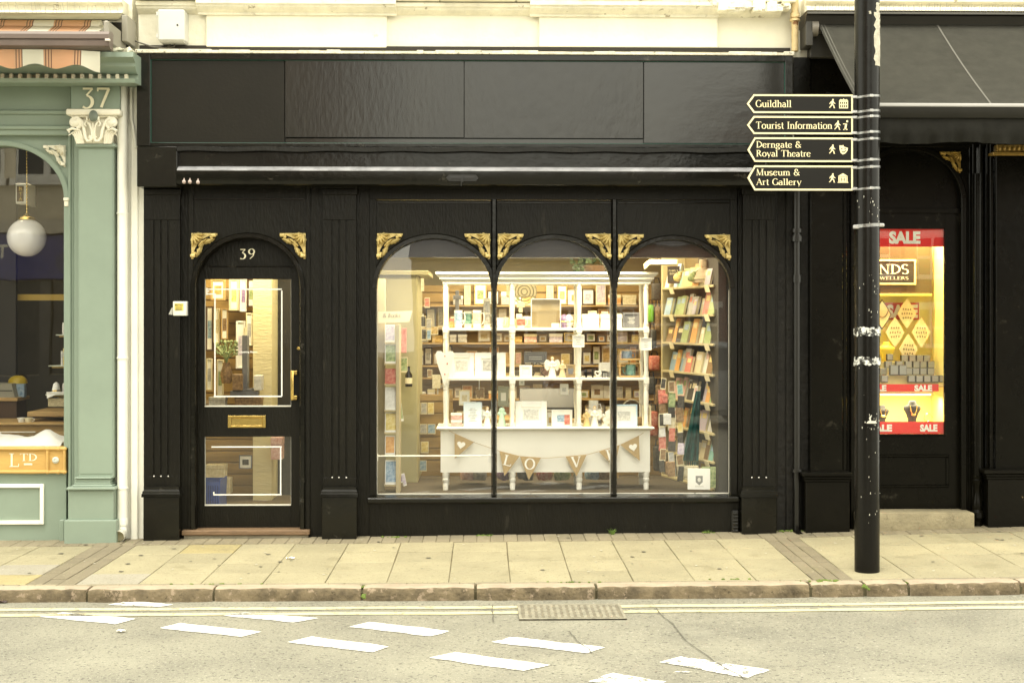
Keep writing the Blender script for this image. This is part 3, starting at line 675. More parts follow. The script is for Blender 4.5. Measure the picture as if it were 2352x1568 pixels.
# door
YD = .085
m = MB()
dx0, dx1 = X(447, YD), X(693, YD)
zD0, zTop, zG0, zG1, zH0, zH1 = [Z(v, -2, YD) for v in (1213, 614, 933, 641, 1160, 1002.5)]
gx0, gx1 = X(470, YD), X(668.5, YD)
arc = [p for p in ell(acx, zsp, aa+.02, ab+.02)]
arc = [p for p in arc if p[1] > zTop-.045]; m.prism([(arc[0][0], zTop-.05)]+arc+[(arc[-1][0], zTop-.05)], YD+.03, YD+.05)   # tympanum board
tym = m.build('tympanum', BLACKW, dsur)
m = MB(); m.box(X(458, YD), X(680, YD), YD+.018, YD+.03, zTop, zTop+.012, .003); m.build('transom_bead', BLACK, tym)
m = MB(); serif(m, '3', X(547.5, YD), X(565.5, YD), Z(594, -1.8, YD), .079, YD+.027, step=.0004); serif(m, '9', X(567.5, YD), X(586, YD), Z(594, -1.8, YD), .079, YD+.027, step=.0004); m.build('number', SIGNW, tym)
m = MB(); d = .045
for a in ((dx0, gx0, zD0, zTop), (gx1, dx1, zD0, zTop), (gx0, gx1, zG1, zTop), (gx0, gx1, zH1, zG0), (gx0, gx1, zD0, zH0)): m.box(a[0], a[1], YD, YD+d, a[2], a[3], .0015)
door = m.build('door', BLACKW, shop)
m = MB(); b = .008
for (u0, u1) in ((zG0, zG1), (zH0, zH1)):
    m.box(gx0, gx0+b*.4, YD+.012, YD+.02, u0, u1); m.box(gx1-b*.4, gx1, YD+.012, YD+.02, u0, u1); m.box(gx0, gx1, YD-.003, YD+.02, u0-.004, u0+.0065, .002)
m.build('glazing_bead', plain('silvery bead', (.55, .54, .48), .35), door)
for nm, u0, u1 in (('upper_pane', zG0, zG1), ('lower_pane', zH0, zH1)):
    m = MB(); m.box(gx0, gx1, YD+.022, YD+.028, u0, u1); m.build(nm, GLASS, door)
m = MB(); ys = YD+.0215
def lines(m, segs, t=.010):
    for (za, va, zb_, vb) in segs:
        xa, z_a = P(376.3+za*.5221, 423.4+va*.5221, ys); xb, z_b = P(376.3+zb_*.5221, 423.4+vb*.5221, ys)
        if abs(xa-xb) > abs(z_a-z_b): m.box(min(xa, xb), max(xa, xb), ys-.001, ys, z_a-t/2, z_a+t/2)
        else: m.box(xa-t/2, xa+t/2, ys-.0012, ys, min(z_a, z_b)-t/2, max(z_a, z_b)+t/2)
lines(m, [(190, 461, 519, 461), (519, 470, 519, 928), (220, 932, 519, 932), (225, 490, 225, 928), (190, 482, 229, 482), (189, 458, 189, 484), (189, 470, 200, 470)])
lines(m, [(210, 1154, 519, 1154), (514, 1160, 514, 1358), (218, 1364, 518, 1364), (220, 1354, 220, 1358)])
sans(m, 'Opening Hours', X(550.5, ys), X(590.5, ys), Z(810, -1.8, ys), .016, ys-.0005, .012)
m.build('window_sticker', plain('white vinyl', (.85, .85, .8), .5), door)
m = MB(); x0, x1, z0, z1 = R(523.5, 611, 954, 981.5, YD); t = .028
for a in ((x0, x0+t, z0, z1), (x1-t, x1, z0, z1), (x0+t, x1-t, z0, z0+.017), (x0+t, x1-t, z1-.017, z1)): m.box(a[0], a[1], YD-.01, YD, a[2], a[3], .002)
m.box(x0+t+.002, x1-t-.002, YD-.004, YD, z0+.019, z1-.019, .001)
m.build('letter_plate', BRASS, door)
m = MB(); hx = X(671.5, YD-.05); z0, z1 = Z(917.5, -1.6, YD), Z(850, -1.6, YD); hb = X(681, YD)
m.box(hx-.0125, hx+.0125, YD-.062, YD-.05, z0, z1, .005, 2)
for z in (z1-.018, z0+.018): m.box(hx+.002, hb+.014, YD-.055, YD, z-.016, z+.016, .004)
m.build('handle', BRASS, door)
m = MB(); x, z = P(685.6, 799.6, YD); m.lathe([(.0, -.001), (.0135, 0), (.0125, .006), (0, .007)], n=14); m.xf(Matrix.Translation((x, YD, z)) @ Matrix.Rotation(PI/2, 4, 'X')); m.box(x-.0018, x+.0018, YD-.009, YD-.006, z-.007, z+.006); m.build('keyhole', BRASS, door)
m = MB(); m.box(X(417, -.05), X(711, -.05), -.06, .13, Z(1229, -1.9, -.06), Z(1217.5, -1.9, -.06), .006); m.build('threshold', WOODB, shop); m = MB(); m.box(X(421, -.05), X(707, -.05), -.035, .13, zfac(-1.9)-.03, Z(1229, -1.9, -.06)-.001, .004); m.build('threshold_base', mat('grey mortar', (.3, .27, .2), .9, var=.2, vs=12, bump=.6, bs=40), shop)
# shop window
win = None
GY = .07
m = MB()
wx0, wx1 = X(853, 0), X(1693, 0)
zSill = Z(1152, 0, -.05); zhead = Z(458, 0, 0)
m.box(X(848, 0), wx1+.004, -.0, .1, zhead, Z(431, 0, 0)+.01, .002)
bays = [(864.3, 1128.2), (1141.5, 1404.2), (1418.2, 1678.0)]
apex = (548.3, 549.3, 551.3)
zb = Z(1137, 0, 0); cxs = []
for (qa, qb), av in zip(bays, apex):
    xa, xb = X(qa, 0), X(qb, 0); c = (xa+xb)/2; a = (xb-xa)/2-.001; sp = Z(661, c, 0); b_ = Z(av, c, 0)-sp
    archplate(m, c, sp, a, b_, xa-.0005, xb+.0005, sp-.001, Z(460, c, 0), .018, .08); cxs.append((c, sp, a, b_))
m.box(X(848, 0), X(864.3, 0)-.001, .006, .1, zb, zhead, .002); m.box(X(1678, 0)+.001, wx1+.004, .006, .1, zb, zhead, .002)
win = m.build('shop_window', BLACKW, shop)
m = MB()
for c, sp, a, b_ in cxs: archring(m, c, sp, a, b_, .042, .004, .02, None)
m.build('arch_moulding', BLACK, win, 40)
for qa, qb in ((1128.2, 1141.5), (1404.2, 1418.2)):
    m = MB(); x0, x1 = X(qa, 0), X(qb, 0); cxm = (x0+x1)/2
    m.vprism([(x0, .1), (x0, .03), (cxm-.012, -.012), (cxm+.012, -.012), (x1, .03), (x1, .1)], zb, zhead)
    m.build('mullion', BLACK, win)
m = MB()
for (qa, qb) in bays:   # panel beads in the spandrels
    x0, x1 = X(qa-2, .0), X(qb+2, .0); z0, z1 = Z(545, 0, 0), Z(460, 0, 0)
    m.box(x0+.012, x1-.012, .01, .018, z1-.022, z1-.012, .002)
m.build('bead', BLACK, win)
orn = [(865, 0, 535), (1126.5, 1, 535.5), (1142.5, 0, 536), (1404, 1, 536), (1419, 0, 537), (1678, 1, 538)]
for q, mir, v in orn:
    s = X(925, 0)-X(865, 0); x, z = P(q, v, .012); acanthus(s, mir, x, z, .01).build('corner_ornament', GOLD, win, 50)
for (qa, qb) in bays:
    m = MB(); m.box(X(qa, 0), X(qb, 0), GY, GY+.006, zb, Z(540, 0, 0)); m.build('pane', GLASS, win)
m = MB()
x0, x1 = X(845, -.05), X(1696, -.05); zt_ = Z(1137, 0, 0)
m.prof(x0, x1, [(.1, zt_), (.02, zt_-.0), (-.05, zt_-.012), (-.055, zt_-.02), (-.055, zt_-.045), (-.04, zt_-.06), (-.004, zt_-.062), (.1, zt_-.062)]); m.build('sill', BLACK, win)
m = MB()
for qa, qb in bays: m.box(X(qa, 0)+.002, X(qb, 0)-.002, GY-.012, GY-.001, zt_+.0005, zt_+.008, .002)
for q in (864.9, 1418.6, 1677.5, 1405-2): m.box(X(q, 0)-.002, X(q, 0)+.002, GY-.006, GY-.001, zt_+.008, Z(665, 0, 0))
m.build('putty', plain('pale putty', (.6, .58, .5), .6, speck=((.03, .03, .02), .6, .9, 20)), win)
m = MB(); x0, x1, z0, z1 = R(1680, 1697, 1171, 1223, -.02); m.box(x0, x1, -.035, -.004, z0, z1, .01)
for i in range(6): zz_ = z0+.02+(z1-z0-.04)*i/5; m.box(x0+.008, x1-.008, -.046, -.034, zz_-.006, zz_+.004, .003)
m.build('vent', BLACKM, shop)
# dark head box behind the glass, and the shop interior
WALLI = mat('interior cream wall', (.66, .57, .32), .85, var=.05, vs=3)
WALLW = mat('woodchip wall paint', (.78, .69, .4), .85, var=.04, vs=3, bump=.5, bs=40, stretch=(.4, .4, 2))
SLATW = mat('slat wall wood', (.36, .235, .075), .55, var=.18, vs=6, stretch=(.3, 1, 3))
FLOORI = mat('brown shop carpet', (.14, .11, .07), .9, var=.2, vs=30)
DARKI = plain('dark board', (.035, .032, .026), .6)
m = MB(); m.box(X(862, .1), X(1680, .1), .105, .2, Z(591, 0, .11), Z(500, 0, .11)); m.build('window_head', plain('dark blind box', (.03, .024, .018), .5), shop)
bx0, bx1, by1 = X(340, .1), X(1786, .1)+.35, 4.6; cz = 2.75
m = MB(); m.box(bx0, bx1, .11, by1, .02, .12); m.build('interior_floor', FLOORI, shop)
m = MB(); m.box(bx0, bx1, .11, by1, cz, cz+.1); m.build('ceiling', plain('ceiling paint', (.75, .72, .6), .8), shop)
m = MB(); m.box(bx0-.1, bx0, .1, by1, .02, cz); m.box(bx1, bx1+.1, .1, by1, .02, cz); m.box(bx0, bx1, by1, by1+.1, .02, cz); m.box(X(864, .1), bx1, .1, .103, .0, zb-.02); m.box(X(1695,.1), bx1, .1, .103, zb-.02, cz); m.build('interior_wall', WALLI, shop)
m = MB(); m.box(X(855, .2), X(1690, .2), .11, 1.35, .121, Z(1139, 0, .11)); m.build('window_floor', plain('window floor board', (.07, .052, .03), .7), shop)
def slatwall(x0, x1, z0, z1, y, name='slat_wall', mt=None):
    m = MB(); z = z0
    while z < z1-.02:
        h = min(.098, z1-z); m.box(x0, x1, y, y+.02, z, z+h-.006, .002); z += .104
    m.box(x0, x1, y+.02, y+.03, z0, z1); return m.build(name, mt or SLATW, shop)
slatwall(-.95, bx1, .12, Z(655, .5, 3.2), 3.2)
slatwall(X(918, 1.45), X(1040, 1.45), .36, Z(905, 0, 1.45), 1.45)
slatwall(X(440, 1.5), X(592, 1.5), .12, 2.6, 1.6)
m = MB(); m.box(X(581, 1.35), X(624, 1.35), 1.35, 1.75, .12, 2.6); m.build('pillar', WALLW, shop)
m = MB(); m.box(X(624, 1.8), X(700, 1.8), 1.7, 1.78, .12, 2.7); m.box(X(1650, .2), X(1690, .2), .2, 1.3, .3, 2.7, 0); m.split('dark_board', DARKI, shop)  # dark boards stand in for dark reflections in the door and right bay glass
m = MB(); m.box(X(868, 1.0), X(959, 1.0), 1.05, 1.9, .3, Z(632, 0, 1.0), .01); m.box(X(860, 1.0), X(985, 1.0), .95, 1.95, Z(632, 0, 1.0)+.001, Z(622, 0, 1.0), .004); cup = m.build('tall_cupboard', mat('pale cream laminate', (.44, .4, .21), .5, var=.06), shop)
# party strip and neighbours' edges belonging to this front
m = MB(); m.rb(261, 331, 196, 1245, .0, .1, .004); m.rb(300, 316, 196, 1245, -.03, .05, .006); m.build('party_strip', WHITEP, shop)
m = MB(); m.rb(1781, 1862, 330, 1240, .012, .1, 0); m.rb(1806, 1822, 432, 1240, -.01, .05, .004); m.build('dark_strip', DIRTB, shop)
# ================================================================== GREEN SHOP (number 37)
gs = thing('shop_building', 'sage green shop with cream capital, number 37 and arched window at the left edge', 'building', (X(60, 0), 0, 0))
GX0, GX1 = X(-420, 0), X(261, 0)
m = MB(); m.box(GX0, X(300, 0), .05, .4, Z(120, GX1, 0), 6.4); m.build('upper_wall', CREAM, gs)
m = MB(); zz = lambda v, y=0: Z(v, -3.4, y)
m.prof(GX0, X(283, -.1), [(.05, zz(6)), (-.12, zz(6)), (-.14, zz(10)), (-.14, zz(15)), (-.09, zz(19)), (-.09, zz(30)), (-.12, zz(33)), (-.13, zz(38)), (.05, zz(38))]); m.build('string_course', CREAMW, gs)
m = MB(); rr = random.Random(3); x = GX0
WIRE = plain('spike wire', (.5, .47, .38), .5)
while x < X(280, -.1):
    z = zz(37, -.12); l = rr.uniform(.06, .11); m.tube([(x, -.125, z), (x+rr.uniform(-.02, .02), -.14-rr.uniform(0, .03), z+l)], .0016, 4); x += rr.uniform(.02, .06)
sp_ = o = m.build('bird_spikes', WIRE, gs); o['kind'] = 'stuff'
# cornice with dentils
YC = -.4
m = MB(); x1 = X(308, YC)
m.prof(GX0, x1, [(.05, zz(120, YC)), (YC-.02, zz(120, YC)), (YC-.03, zz(132, YC)), (YC+.03, zz(142, YC)), (YC+.03, zz(150, YC)), (YC+.06, zz(160, YC)), (YC+.08, zz(164, YC)), (YC+.12, zz(164.5, YC)), (YC+.12, zz(178, YC)), (YC+.02, zz(179, YC)), (YC+.03, zz(188, YC)), (YC+.16, zz(195, YC+.16)), (-.0, zz(196, -.1)), (.05, zz(196, -.1))])
cor = m.build('cornice', GREEND, gs)
m = MB(); q = -400
while q < 306:
    x, z = P(q, 171, YC+.1); m.box(x-.012, x+.012, YC+.085, YC+.125, zz(177.5, YC), zz(165, YC), .002); q += 20.3
m.split('dentil', SIGNW, cor)
m = MB(); rr = random.Random(8)
for i in range(16): m.ball((X(rr.uniform(255, 302), -.3), -.3+rr.uniform(-.04, .1), zz(118+rr.uniform(-5, 3), -.3)), rr.uniform(.02, .05), .04, rr.uniform(.01, .03), 8, 5)
m.jitter(.006, 4); m.build('loose_stone', CREAMW, gs)
# frieze and head mouldings
m = MB()
m.rb(-420, 163, 197, 253, -.04, .1, .003); m.rb(-420, 172, 253, 262, -.07, .12, .004); m.rb(-420, 166, 262, 288, -.05, .1, .003); m.rb(-420, 160, 288, 297, -.085, .13, .005); m.rb(-420, 156, 297, 310, -.065, .11, .004)
m.build('frieze', GREEND, gs)
# pilaster with block, capital, plinth
YP = -.13
m = MB(); m.rb(180, 261, 328, 1098, YP, .2, .004); m.rb(183, 258, 340, 1088, YP-.004, .01, .003)
m.rb(173.5, 264.5, 329.5, 338, YP-.03, .2, .006); m.rb(178, 262, 338, 342, YP-.012, .1, .004)
gp = m.build('pilaster', GREEN, gs)
m = MB(); m.rb(163, 275, 197, 250.5, YP-.02, .2, .003); m.build('number_block', GREEND, gp)
m = MB(); x0, x1, z0, z1 = R(185, 255, 201, 248, YP-.03)
serif(m, '37', x0, x1, z0, (z1-z0), YP-.03, step=.0005)
raise_strokes(m, .006); m.build('number', SIGNW, gp)
def capital(x0, x1, z0, z1, y):
    m = MB(); w_, h = x1-x0, z1-z0; cx_ = (x0+x1)/2
    T = lambda u, v, d=0: (cx_+u*w_/2, y-d, z0+v*h)
    # abacus
    for (va, vb, uu, d) in ((.82, 1., 1.0, .05), (.76, .82, .86, .035)): 
        a = T(-uu, va, d); b = T(uu, vb, d); m.box(a[0], b[0], y-d, y+.12, a[2], b[2], .008)
    m.box(T(-.62, 0)[0], T(.62, 0)[0], y-.005, y+.1, z0, z0+h*.78, .004)
    for s_ in (-1, 1):
        for yy in (.03,):   # volute spiral
            pts = []; rs = []
            for i in range(34):
                a = -PI*.4+i*.36; r = .235*(1-i/36); pts.append(T(s_*(.68-r*.95*math.cos(a)*1.0), .60+r*.9*math.sin(a)*1.0*(w_/h)*.5, yy+.012*(i/33))); rs.append(.05*h*(1-.5*i/33)+.003)
            m.tube(pts, rs, 8)
        m.ball(T(s_*.68, .6, .03), .2*w_/2, .03, .12*h, 12, 8)
        pts = [T(s_*.62, .78, .03), T(s_*.42, .62, .035), T(s_*.34, .4, .04), T(s_*.3, .18, .04), T(s_*.2, .06, .045), T(s_*.08, .07, .05), T(s_*.07, .16, .05), T(s_*.14, .2, .05)]
        m.tube(pts, [.04*h+.002]*8, 8)
        pts = [T(s_*.04, .1, .04), T(s_*.05, .35, .045), T(s_*.12, .55, .05), T(s_*.24, .64, .055), T(s_*.3, .54, .06), T(s_*.22, .48, .06)]
        m.tube(pts, [.03*h+.002, .035*h, .035*h, .03*h, .025*h, .02*h], 8)
        for k in range(5):   # acanthus ridges on the outer leaf
            m.tube([T(s_*(.38+.06*k), .0, .02), T(s_*(.42+.07*k), .22, .03), T(s_*(.5+.075*k), .38-.02*k, .035), T(s_*(.62+.07*k), .42-.05*k, .05)], [.018*h+.002, .03*h, .03*h, .012*h], 6)
        m.tube([T(s_*.5, .38, .04), T(s_*.75, .42, .06), T(s_*.9, .36, .065), T(s_*.84, .3, .06)], [.02*h, .045*h, .05*h, .03*h], 7)
        m.ball(T(s_*.2, .72, .05), .05*w_/2, .015, .07*h, 8, 6)
    m.tube([T(0, .1, .05), T(0, .62, .05)], .018*h, 6)
    return m
x0, x1, z0, z1 = R(153, 277, 251, 330, YP-.05); cap = capital(x0, x1, z0, z1, YP-.02).build('capital', STUCCO, gp, 50)
m = MB(); x, z = P(215, 267, YP-.08); m.ball((x, YP-.085, z), .035, .03, .045, 12, 8); m.build('rosette', plain('verdigris boss', (.17, .2, .16), .6, var=.3), gp)
m = MB()
for (q0, q1, v0, v1, y) in ((170, 255, 1096, 1099, -.16), (173, 253, 1099, 1107, -.145), (171, 254, 1107, 1113, -.15), (167, 258, 1113, 1118, -.165), (152, 264, 1119, 1125, -.2), (157, 261, 1125, 1194, -.175), (147, 267, 1194.5, 1260, -.2)): m.rb(q0, q1, v0, v1, y, .25, .004)
m.build('plinth', GREEN, gp)
# window frame of 37
acx2 = X(4, 0); a2 = X(148, 0)-acx2; zs2 = Z(456, -3.4, 0); b2 = Z(336, -3.4, 0)-zs2
m = MB(); archplate(m, acx2, zs2, a2, b2, 2*acx2-X(158, 0), X(158, 0), Z(1028, -3.4, 0), Z(305, -3.4, 0), .0, .1)
m.rb(156, 163, 310, 1200, -.03, .1, .006); m.rb(163, 170, 310, 1200, -.015, .1, .004); m.rb(170, 182, 310, 1200, -.05, .1, .006)
gw = m.build('shop_window', GREEN, gs)
m = MB(); archring(m, acx2, zs2, a2, b2, .045, -.02, 0, Z(1028, -3.4, 0)); m.build('arch_moulding', GREEN, gw, 40)
s_ = X(151, 0)-X(100, 0); x, z = P(151, 333, -.01); acanthus(s_, 1, x, z, -.004).build('corner_ornament', STUCCO, gw, 50)
m = MB(); m.rb(145, 158, 454, 461, -.045, .06, .004); m.rb(147, 157, 461, 474, -.035, .05, .004); m.build('impost', STUCCO, gw)
m = MB(); m.box(2*acx2-X(148, .0), X(149, .06), .06, .066, Z(1028, -3.4, 0), Z(330, -3.4, 0)); m.build('pane', GLASS, gw)
m = MB(); m.rb(-420, 152, 1086, 1250, -.01, .1, .002); m.rb(136, 147, 1194, 1250, -.06, .1, .004); m.build('stall_riser', GREEN, gs)
m = MB(); x0, x1, z0, z1 = R(-150, 101, 1111, 1204, -.02); t = .03
for a in ((x0, x0+t, z0, z1), (x1-t, x1, z0, z1), (x0+t, x1-t, z0, z0+t), (x0+t, x1-t, z1-t, z1)): m.box(a[0], a[1], -.03, -.008, a[2], a[3], .004)
m.build('panel_frame', WHITEP, gs)
OCH = mat('ochre painted board', (.55, .34, .1), .55, var=.12, vs=5, bump=.3, bs=30, stretch=(.4, 1, 2), speck=((.3, .2, .07), .62, .7, 9))
m = MB(); m.rb(-420, 150, 1027, 1086, -.03, .1, .002); lb = m.build('name_board', OCH, gs)
m = MB(); yb = -.03
for (qa, qb, v) in ((-420, 151, 1030), (-420, 151, 1083)):
    xa, za = P(qa, v, yb); xb, _ = P(qb, v, yb); zb_ = Z(v, xb, yb); N_ = 14
    m.tube([(xa+(xb-xa)*i/N_, yb-.006, za+(zb_-za)*i/N_) for i in range(N_+1)], [.013+.003*(i % 3 == 0) for i in range(N_+1)], 8)
for q in (110, 149):
    x, za = P(q, 1030, yb); m.tube([(x, yb-.008, za), (x, yb-.008, Z(1083, x, yb))], .011, 8)
for q in (110, 135, 149): 
    for v in (1030, 1083): x, z = P(q, v, yb); m.ball((x, yb-.01, z), .02, .014, .017, 8, 6)
m.build('bamboo_moulding', OCH, lb)
m = MB()
x0, x1, zq, _ = R(21, 45, 1041, 1071.5, yb); serif(m, 'L', x0, x1, zq, .104, yb-.002, step=.0003)
x0, x1, zq, _ = R(45, 86, 1041, 1058, yb); serif(m, 'TD', x0, x1, zq, .058, yb-.002, step=.0003)
m.rb(55, 74, 1063.5, 1067.5, yb-.002, .001, 0); m.build('lettering', SIGNW, lb)
m = MB(); x, z = P(128, 1056, yb); m.lathe([(.0, 0), (.026, 0), (.026, .006), (.018, .01), (.0, .012)], n=16); m.xf(Matrix.Translation((x, yb-.001, z)) @ Matrix.Rotation(PI/2, 4, 'X'))
for i in range(8): m.ball((x+.013*math.cos(i*PI/4), yb-.013, z+.013*math.sin(i*PI/4)), .005, .004, .005, 6, 4)
m.build('rosette', plain('pale rosette', (.6, .62, .55), .5), lb)
# interior of 37
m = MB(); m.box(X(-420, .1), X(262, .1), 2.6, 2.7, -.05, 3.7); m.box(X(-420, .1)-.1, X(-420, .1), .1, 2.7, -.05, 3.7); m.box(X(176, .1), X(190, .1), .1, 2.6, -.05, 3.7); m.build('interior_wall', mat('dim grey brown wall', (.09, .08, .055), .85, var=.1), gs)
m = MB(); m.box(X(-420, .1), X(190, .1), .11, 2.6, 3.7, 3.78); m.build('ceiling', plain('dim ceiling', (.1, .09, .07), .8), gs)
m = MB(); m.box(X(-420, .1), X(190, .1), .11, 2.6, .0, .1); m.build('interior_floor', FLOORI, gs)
m = MB(); m.box(X(-420, .1), X(150, .1), .105, .8, .6, Z(1028, -3.4, .1), .004); m.build('window_floor', plain('window bench', (.5, .42, .25), .6), gs)
m = MB(); m.box(X(-60, 1.7), X(36, 1.7), 1.7, 1.75, .1, 3.6); m.build('dark_board', DARKI, gs)
m = MB(); m.box(X(-420, 1.9), X(170, 1.9), 1.86, 1.9, Z(690, -3.5, 1.9), Z(676, -3.5, 1.9)); m.build('gilt_beam', plain('gilt beam', (.55, .4, .1), .5), gs)
# ------------------------------------------------------------------ striped awning of 37
aw = thing('awning', 'rolled up orange and cream striped awning above the green shop', 'awning', (X(60, -.4), -.1, Z(70, -3.4, -.4)))
def stripe_mat(name):
    m = bpy.data.materials.new(name); m.use_nodes = True; t = m.node_tree; N = t.nodes; L = t.links; b = N['Principled BSDF']; b.inputs['Roughness'].default_value = .85
    c = N.new('ShaderNodeTexCoord'); s = N.new('ShaderNodeSeparateXYZ'); L.new(c.outputs['Object'], s.inputs[0])
    mu = N.new('ShaderNodeMath'); mu.operation = 'MULTIPLY_ADD'; mu.inputs[1].default_value = 1/.43; mu.inputs[2].default_value = .87+20; L.new(s.outputs[0], mu.inputs[0])
    fr = N.new('ShaderNodeMath'); fr.operation = 'FRACT'; L.new(mu.outputs[0], fr.inputs[0])
    r = N.new('ShaderNodeValToRGB'); r.color_ramp.interpolation = 'CONSTANT'; e = r.color_ramp.elements
    W_, O_, K_ = (.8, .77, .64, 1), (.72, .42, .24, 1), (.24, .14, .09, 1); A_ = (.68, .42, .25, 1)
    st = [(0, W_), (.355, A_), (.38, K_), (.4, A_), (.43, K_), (.45, A_), (.48, K_), (.5, O_), (.855, A_), (.88, K_), (.9, A_), (.93, K_), (.95, A_), (.98, K_)]
    e[0].position = 0; e[0].color = W_; e[1].position = st[1][0]; e[1].color = st[1][1]
    for p, col in st[2:]: k = e.new(p); k.color = col
    L.new(fr.outputs[0], r.inputs[0]); L.new(r.outputs[0], b.inputs['Base Color']); return m
STR = stripe_mat('striped canvas')
ya = -.62
m = MB(); x1 = X(230, ya); x0 = X(-420, ya); n = 90; zt_, zb_ = Z(114, -3.3, ya), Z(152, -3.3, ya)
rows = []
for i in range(n+1):
    x = x0+(x1-x0)*i/n; sc_ = .02*math.cos((x-x1)*2*PI/.32); sag = .014*(i > n-12)*(i-n+12)/12
    rows.append([m.bm.verts.new((x, ya-.0+.012*math.sin(x*9)*k, zt_-sag-(zt_-zb_+sc_+sag)*k)) for k in (0, .33, .66, 1)])
for a, b in zip(rows, rows[1:]):
    for k in range(3): m.bm.faces.new((a[k], b[k], b[k+1], a[k+1]))
bmesh.ops.solidify(m.bm, geom=m.bm.faces[:], thickness=.002)
m.build('valance', STR, aw, 60)
m = MB(); xr = X(255, -.6)
BARM = mat('brown grey front bar', (.15, .115, .1), .32, var=.1)
m.prof(x0, xr, [(-.64, Z(72, -3.3, -.64)), (-.66, Z(78, -3.3, -.66)), (-.66, Z(88, -3.3, -.66)), (-.645, Z(89.5, -3.3, -.66)), (-.645, Z(92, -3.3, -.66)), (-.655, Z(93, -3.3, -.66)), (-.65, Z(104, -3.3, -.66)), (-.62, Z(113, -3.3, -.6)), (-.55, Z(113, -3.3, -.6)), (-.53, Z(76, -3.3, -.6)), (-.57, Z(71, -3.3, -.6))])
fb = m.build('front_bar', BARM, aw)
m = MB(); z = Z(91, -3.3, -.67); m.box(X(241, -.67), X(252, -.67), -.672, -.645, Z(93.5, -3.3, -.67), Z(88.5, -3.3, -.67), .002); m.build('end_plate', plain('pale plate', (.7, .65, .6), .4), fb)
m = MB(); zc = Z(62, -3.3, -.35)
m.tube([(x0, -.33, zc), (X(233, -.33), -.33, zc)], .055, 16); m.build('canvas_roll', STR, aw)
m = MB(); a_, b_ = Z(76, -3.3, -.55), Z(58, -3.3, -.36); xx1 = X(234, -.45)
m.poly([(x0, -.56, a_), (xx1, -.56, a_), (xx1, -.36, b_), (x0, -.36, b_)]); bmesh.ops.solidify(m.bm, geom=m.bm.faces[:], thickness=.002); m.build('canvas', STR, aw)
m = MB(); zt_ = Z(37, -3.3, -.4)
m.poly([(x0, -.02, zt_+.05), (X(270, -.02), -.02, zt_+.05), (X(284, -.5), -.52, zt_-.005), (x0, -.52, zt_-.02)]); bmesh.ops.solidify(m.bm, geom=m.bm.faces[:], thickness=.012)
m.build('hood', plain('hood sheet', (.5, .47, .36), .6), aw)
m = MB(); m.box(x0, X(290, -.1), -.1, .04, Z(115, -3.3, -.1), zt_+.02); m.build('housing', plain('dark housing', (.02, .017, .014), .7), aw)
m = MB()
m.box(X(250, -.45), X(262, -.45), -.6, -.1, Z(108, -3.3, -.4), Z(60, -3.3, -.4), .01); m.box(X(284, -.2), X(297, -.2), -.26, .0, Z(98, -3.3, -.2), Z(38, -3.3, -.2), .004); m.build('bracket', plain('grey bracket', (.3, .28, .23), .5), aw)
# ================================================================== JEWELLERY SHOP
js = thing('shop_building', 'black shop on the right with a lit yellow window full of sale banners', 'building', (X(2150, 0), 0, 0))
JX0, JX1 = X(1822, 0)+.003, X(2800, 0); zj = lambda v, y=0: Z(v, 3.6, y)
m = MB(); m.box(JX0, JX1, .05, .4, zj(262), 6.4); m.build('upper_wall', CREAM, js)
m = MB(); m.prof(X(1850, -.1), JX1, [(.05, zj(3)), (-.12, zj(3)), (-.14, zj(7)), (-.14, zj(14)), (-.08, zj(18)), (-.08, zj(24)), (-.15, zj(27)), (-.16, zj(36)), (.05, zj(36))]); m.build('string_course', CREAMW, js)
m = MB(); m.rb(2060, 2330, -60, 1.5, .03, .05, 0); m.build('upper_window', plain('dark sash glass', (.04, .03, .04), .15), js)
m = MB(); rr = random.Random(6); x = X(1865, -.1)
while x < JX1:
    z = zj(35, -.15); m.tube([(x, -.15, z), (x+rr.uniform(-.008, .008), -.17-rr.uniform(0, .02), z+rr.uniform(.05, .085))], .0017, 4); x += rr.uniform(.012, .03)
o = m.build('bird_spikes', WIRE, js); o['kind'] = 'stuff'
m = MB(); m.rb(1822, 1862, 132, 300, -.04, .1, .003); m.rb(1862, 2700, 130, 262, -.02, .08, .004); m.rb(1824, 2700, 262, 338, .0, .1, .003); m.build('fascia', JBLACK, js)
def jprof(m, q0, q1, v0, v1, ys):  # stepped vertical mouldings
    n = len(ys)
    for i, y in enumerate(ys): m.rb(q0+(q1-q0)*i/n, q0+(q1-q0)*(i+1)/n+.3, v0, v1, y, .12, .005)
m = MB(); m.rb(1862, 1936, 330, 1100, -.08, .2, .004); jp = m.build('pilaster', JBLACK, js)
m = MB(); jprof(m, 1936, 1972, 330, 1245, (-.06, .0, -.03, .03)); m.build('side_moulding', JBLACK, js); m = MB(); m.rb(1925, 2240, 1150, 1250, .101, .05, 0); m.build('threshold_wall', JBLACK, js)
WORNB = mat('chipped black paint', (.0045, .004, .0026), .3, spec=.14, var=.3, vs=4, bump=.2, bs=20, speck=[((.55, .4, .22), .69, .9, 8), (CHIP, .74, .8, 40)])
def jplinth(m, q0, q1, v0, v1, y):
    m.rb(q0+8, q1-6, v0+22, v1+20, y, .3, .006); m.rb(q0, q1+.5, v0+2, v0+11, y-.035, .3, .006); m.rb(q0+4, q1-2, v0+11, v0+17, y-.02, .3, .005); m.rb(q0+5, q1-4, v0+17, v0+23, y-.008, .3, .004)
m = MB(); jplinth(m, 1843, 1958, 1083, 1220, -.14); m.build('plinth', WORNB, jp)
m = MB(); m.rb(2288, 2600, 330, 1100, -.08, .2, .004); jp2 = m.build('pilaster', JBLACK, js)
m = MB(); jplinth(m, 2262, 2600, 1077, 1210, -.14); m.build('plinth', WORNB, jp2)
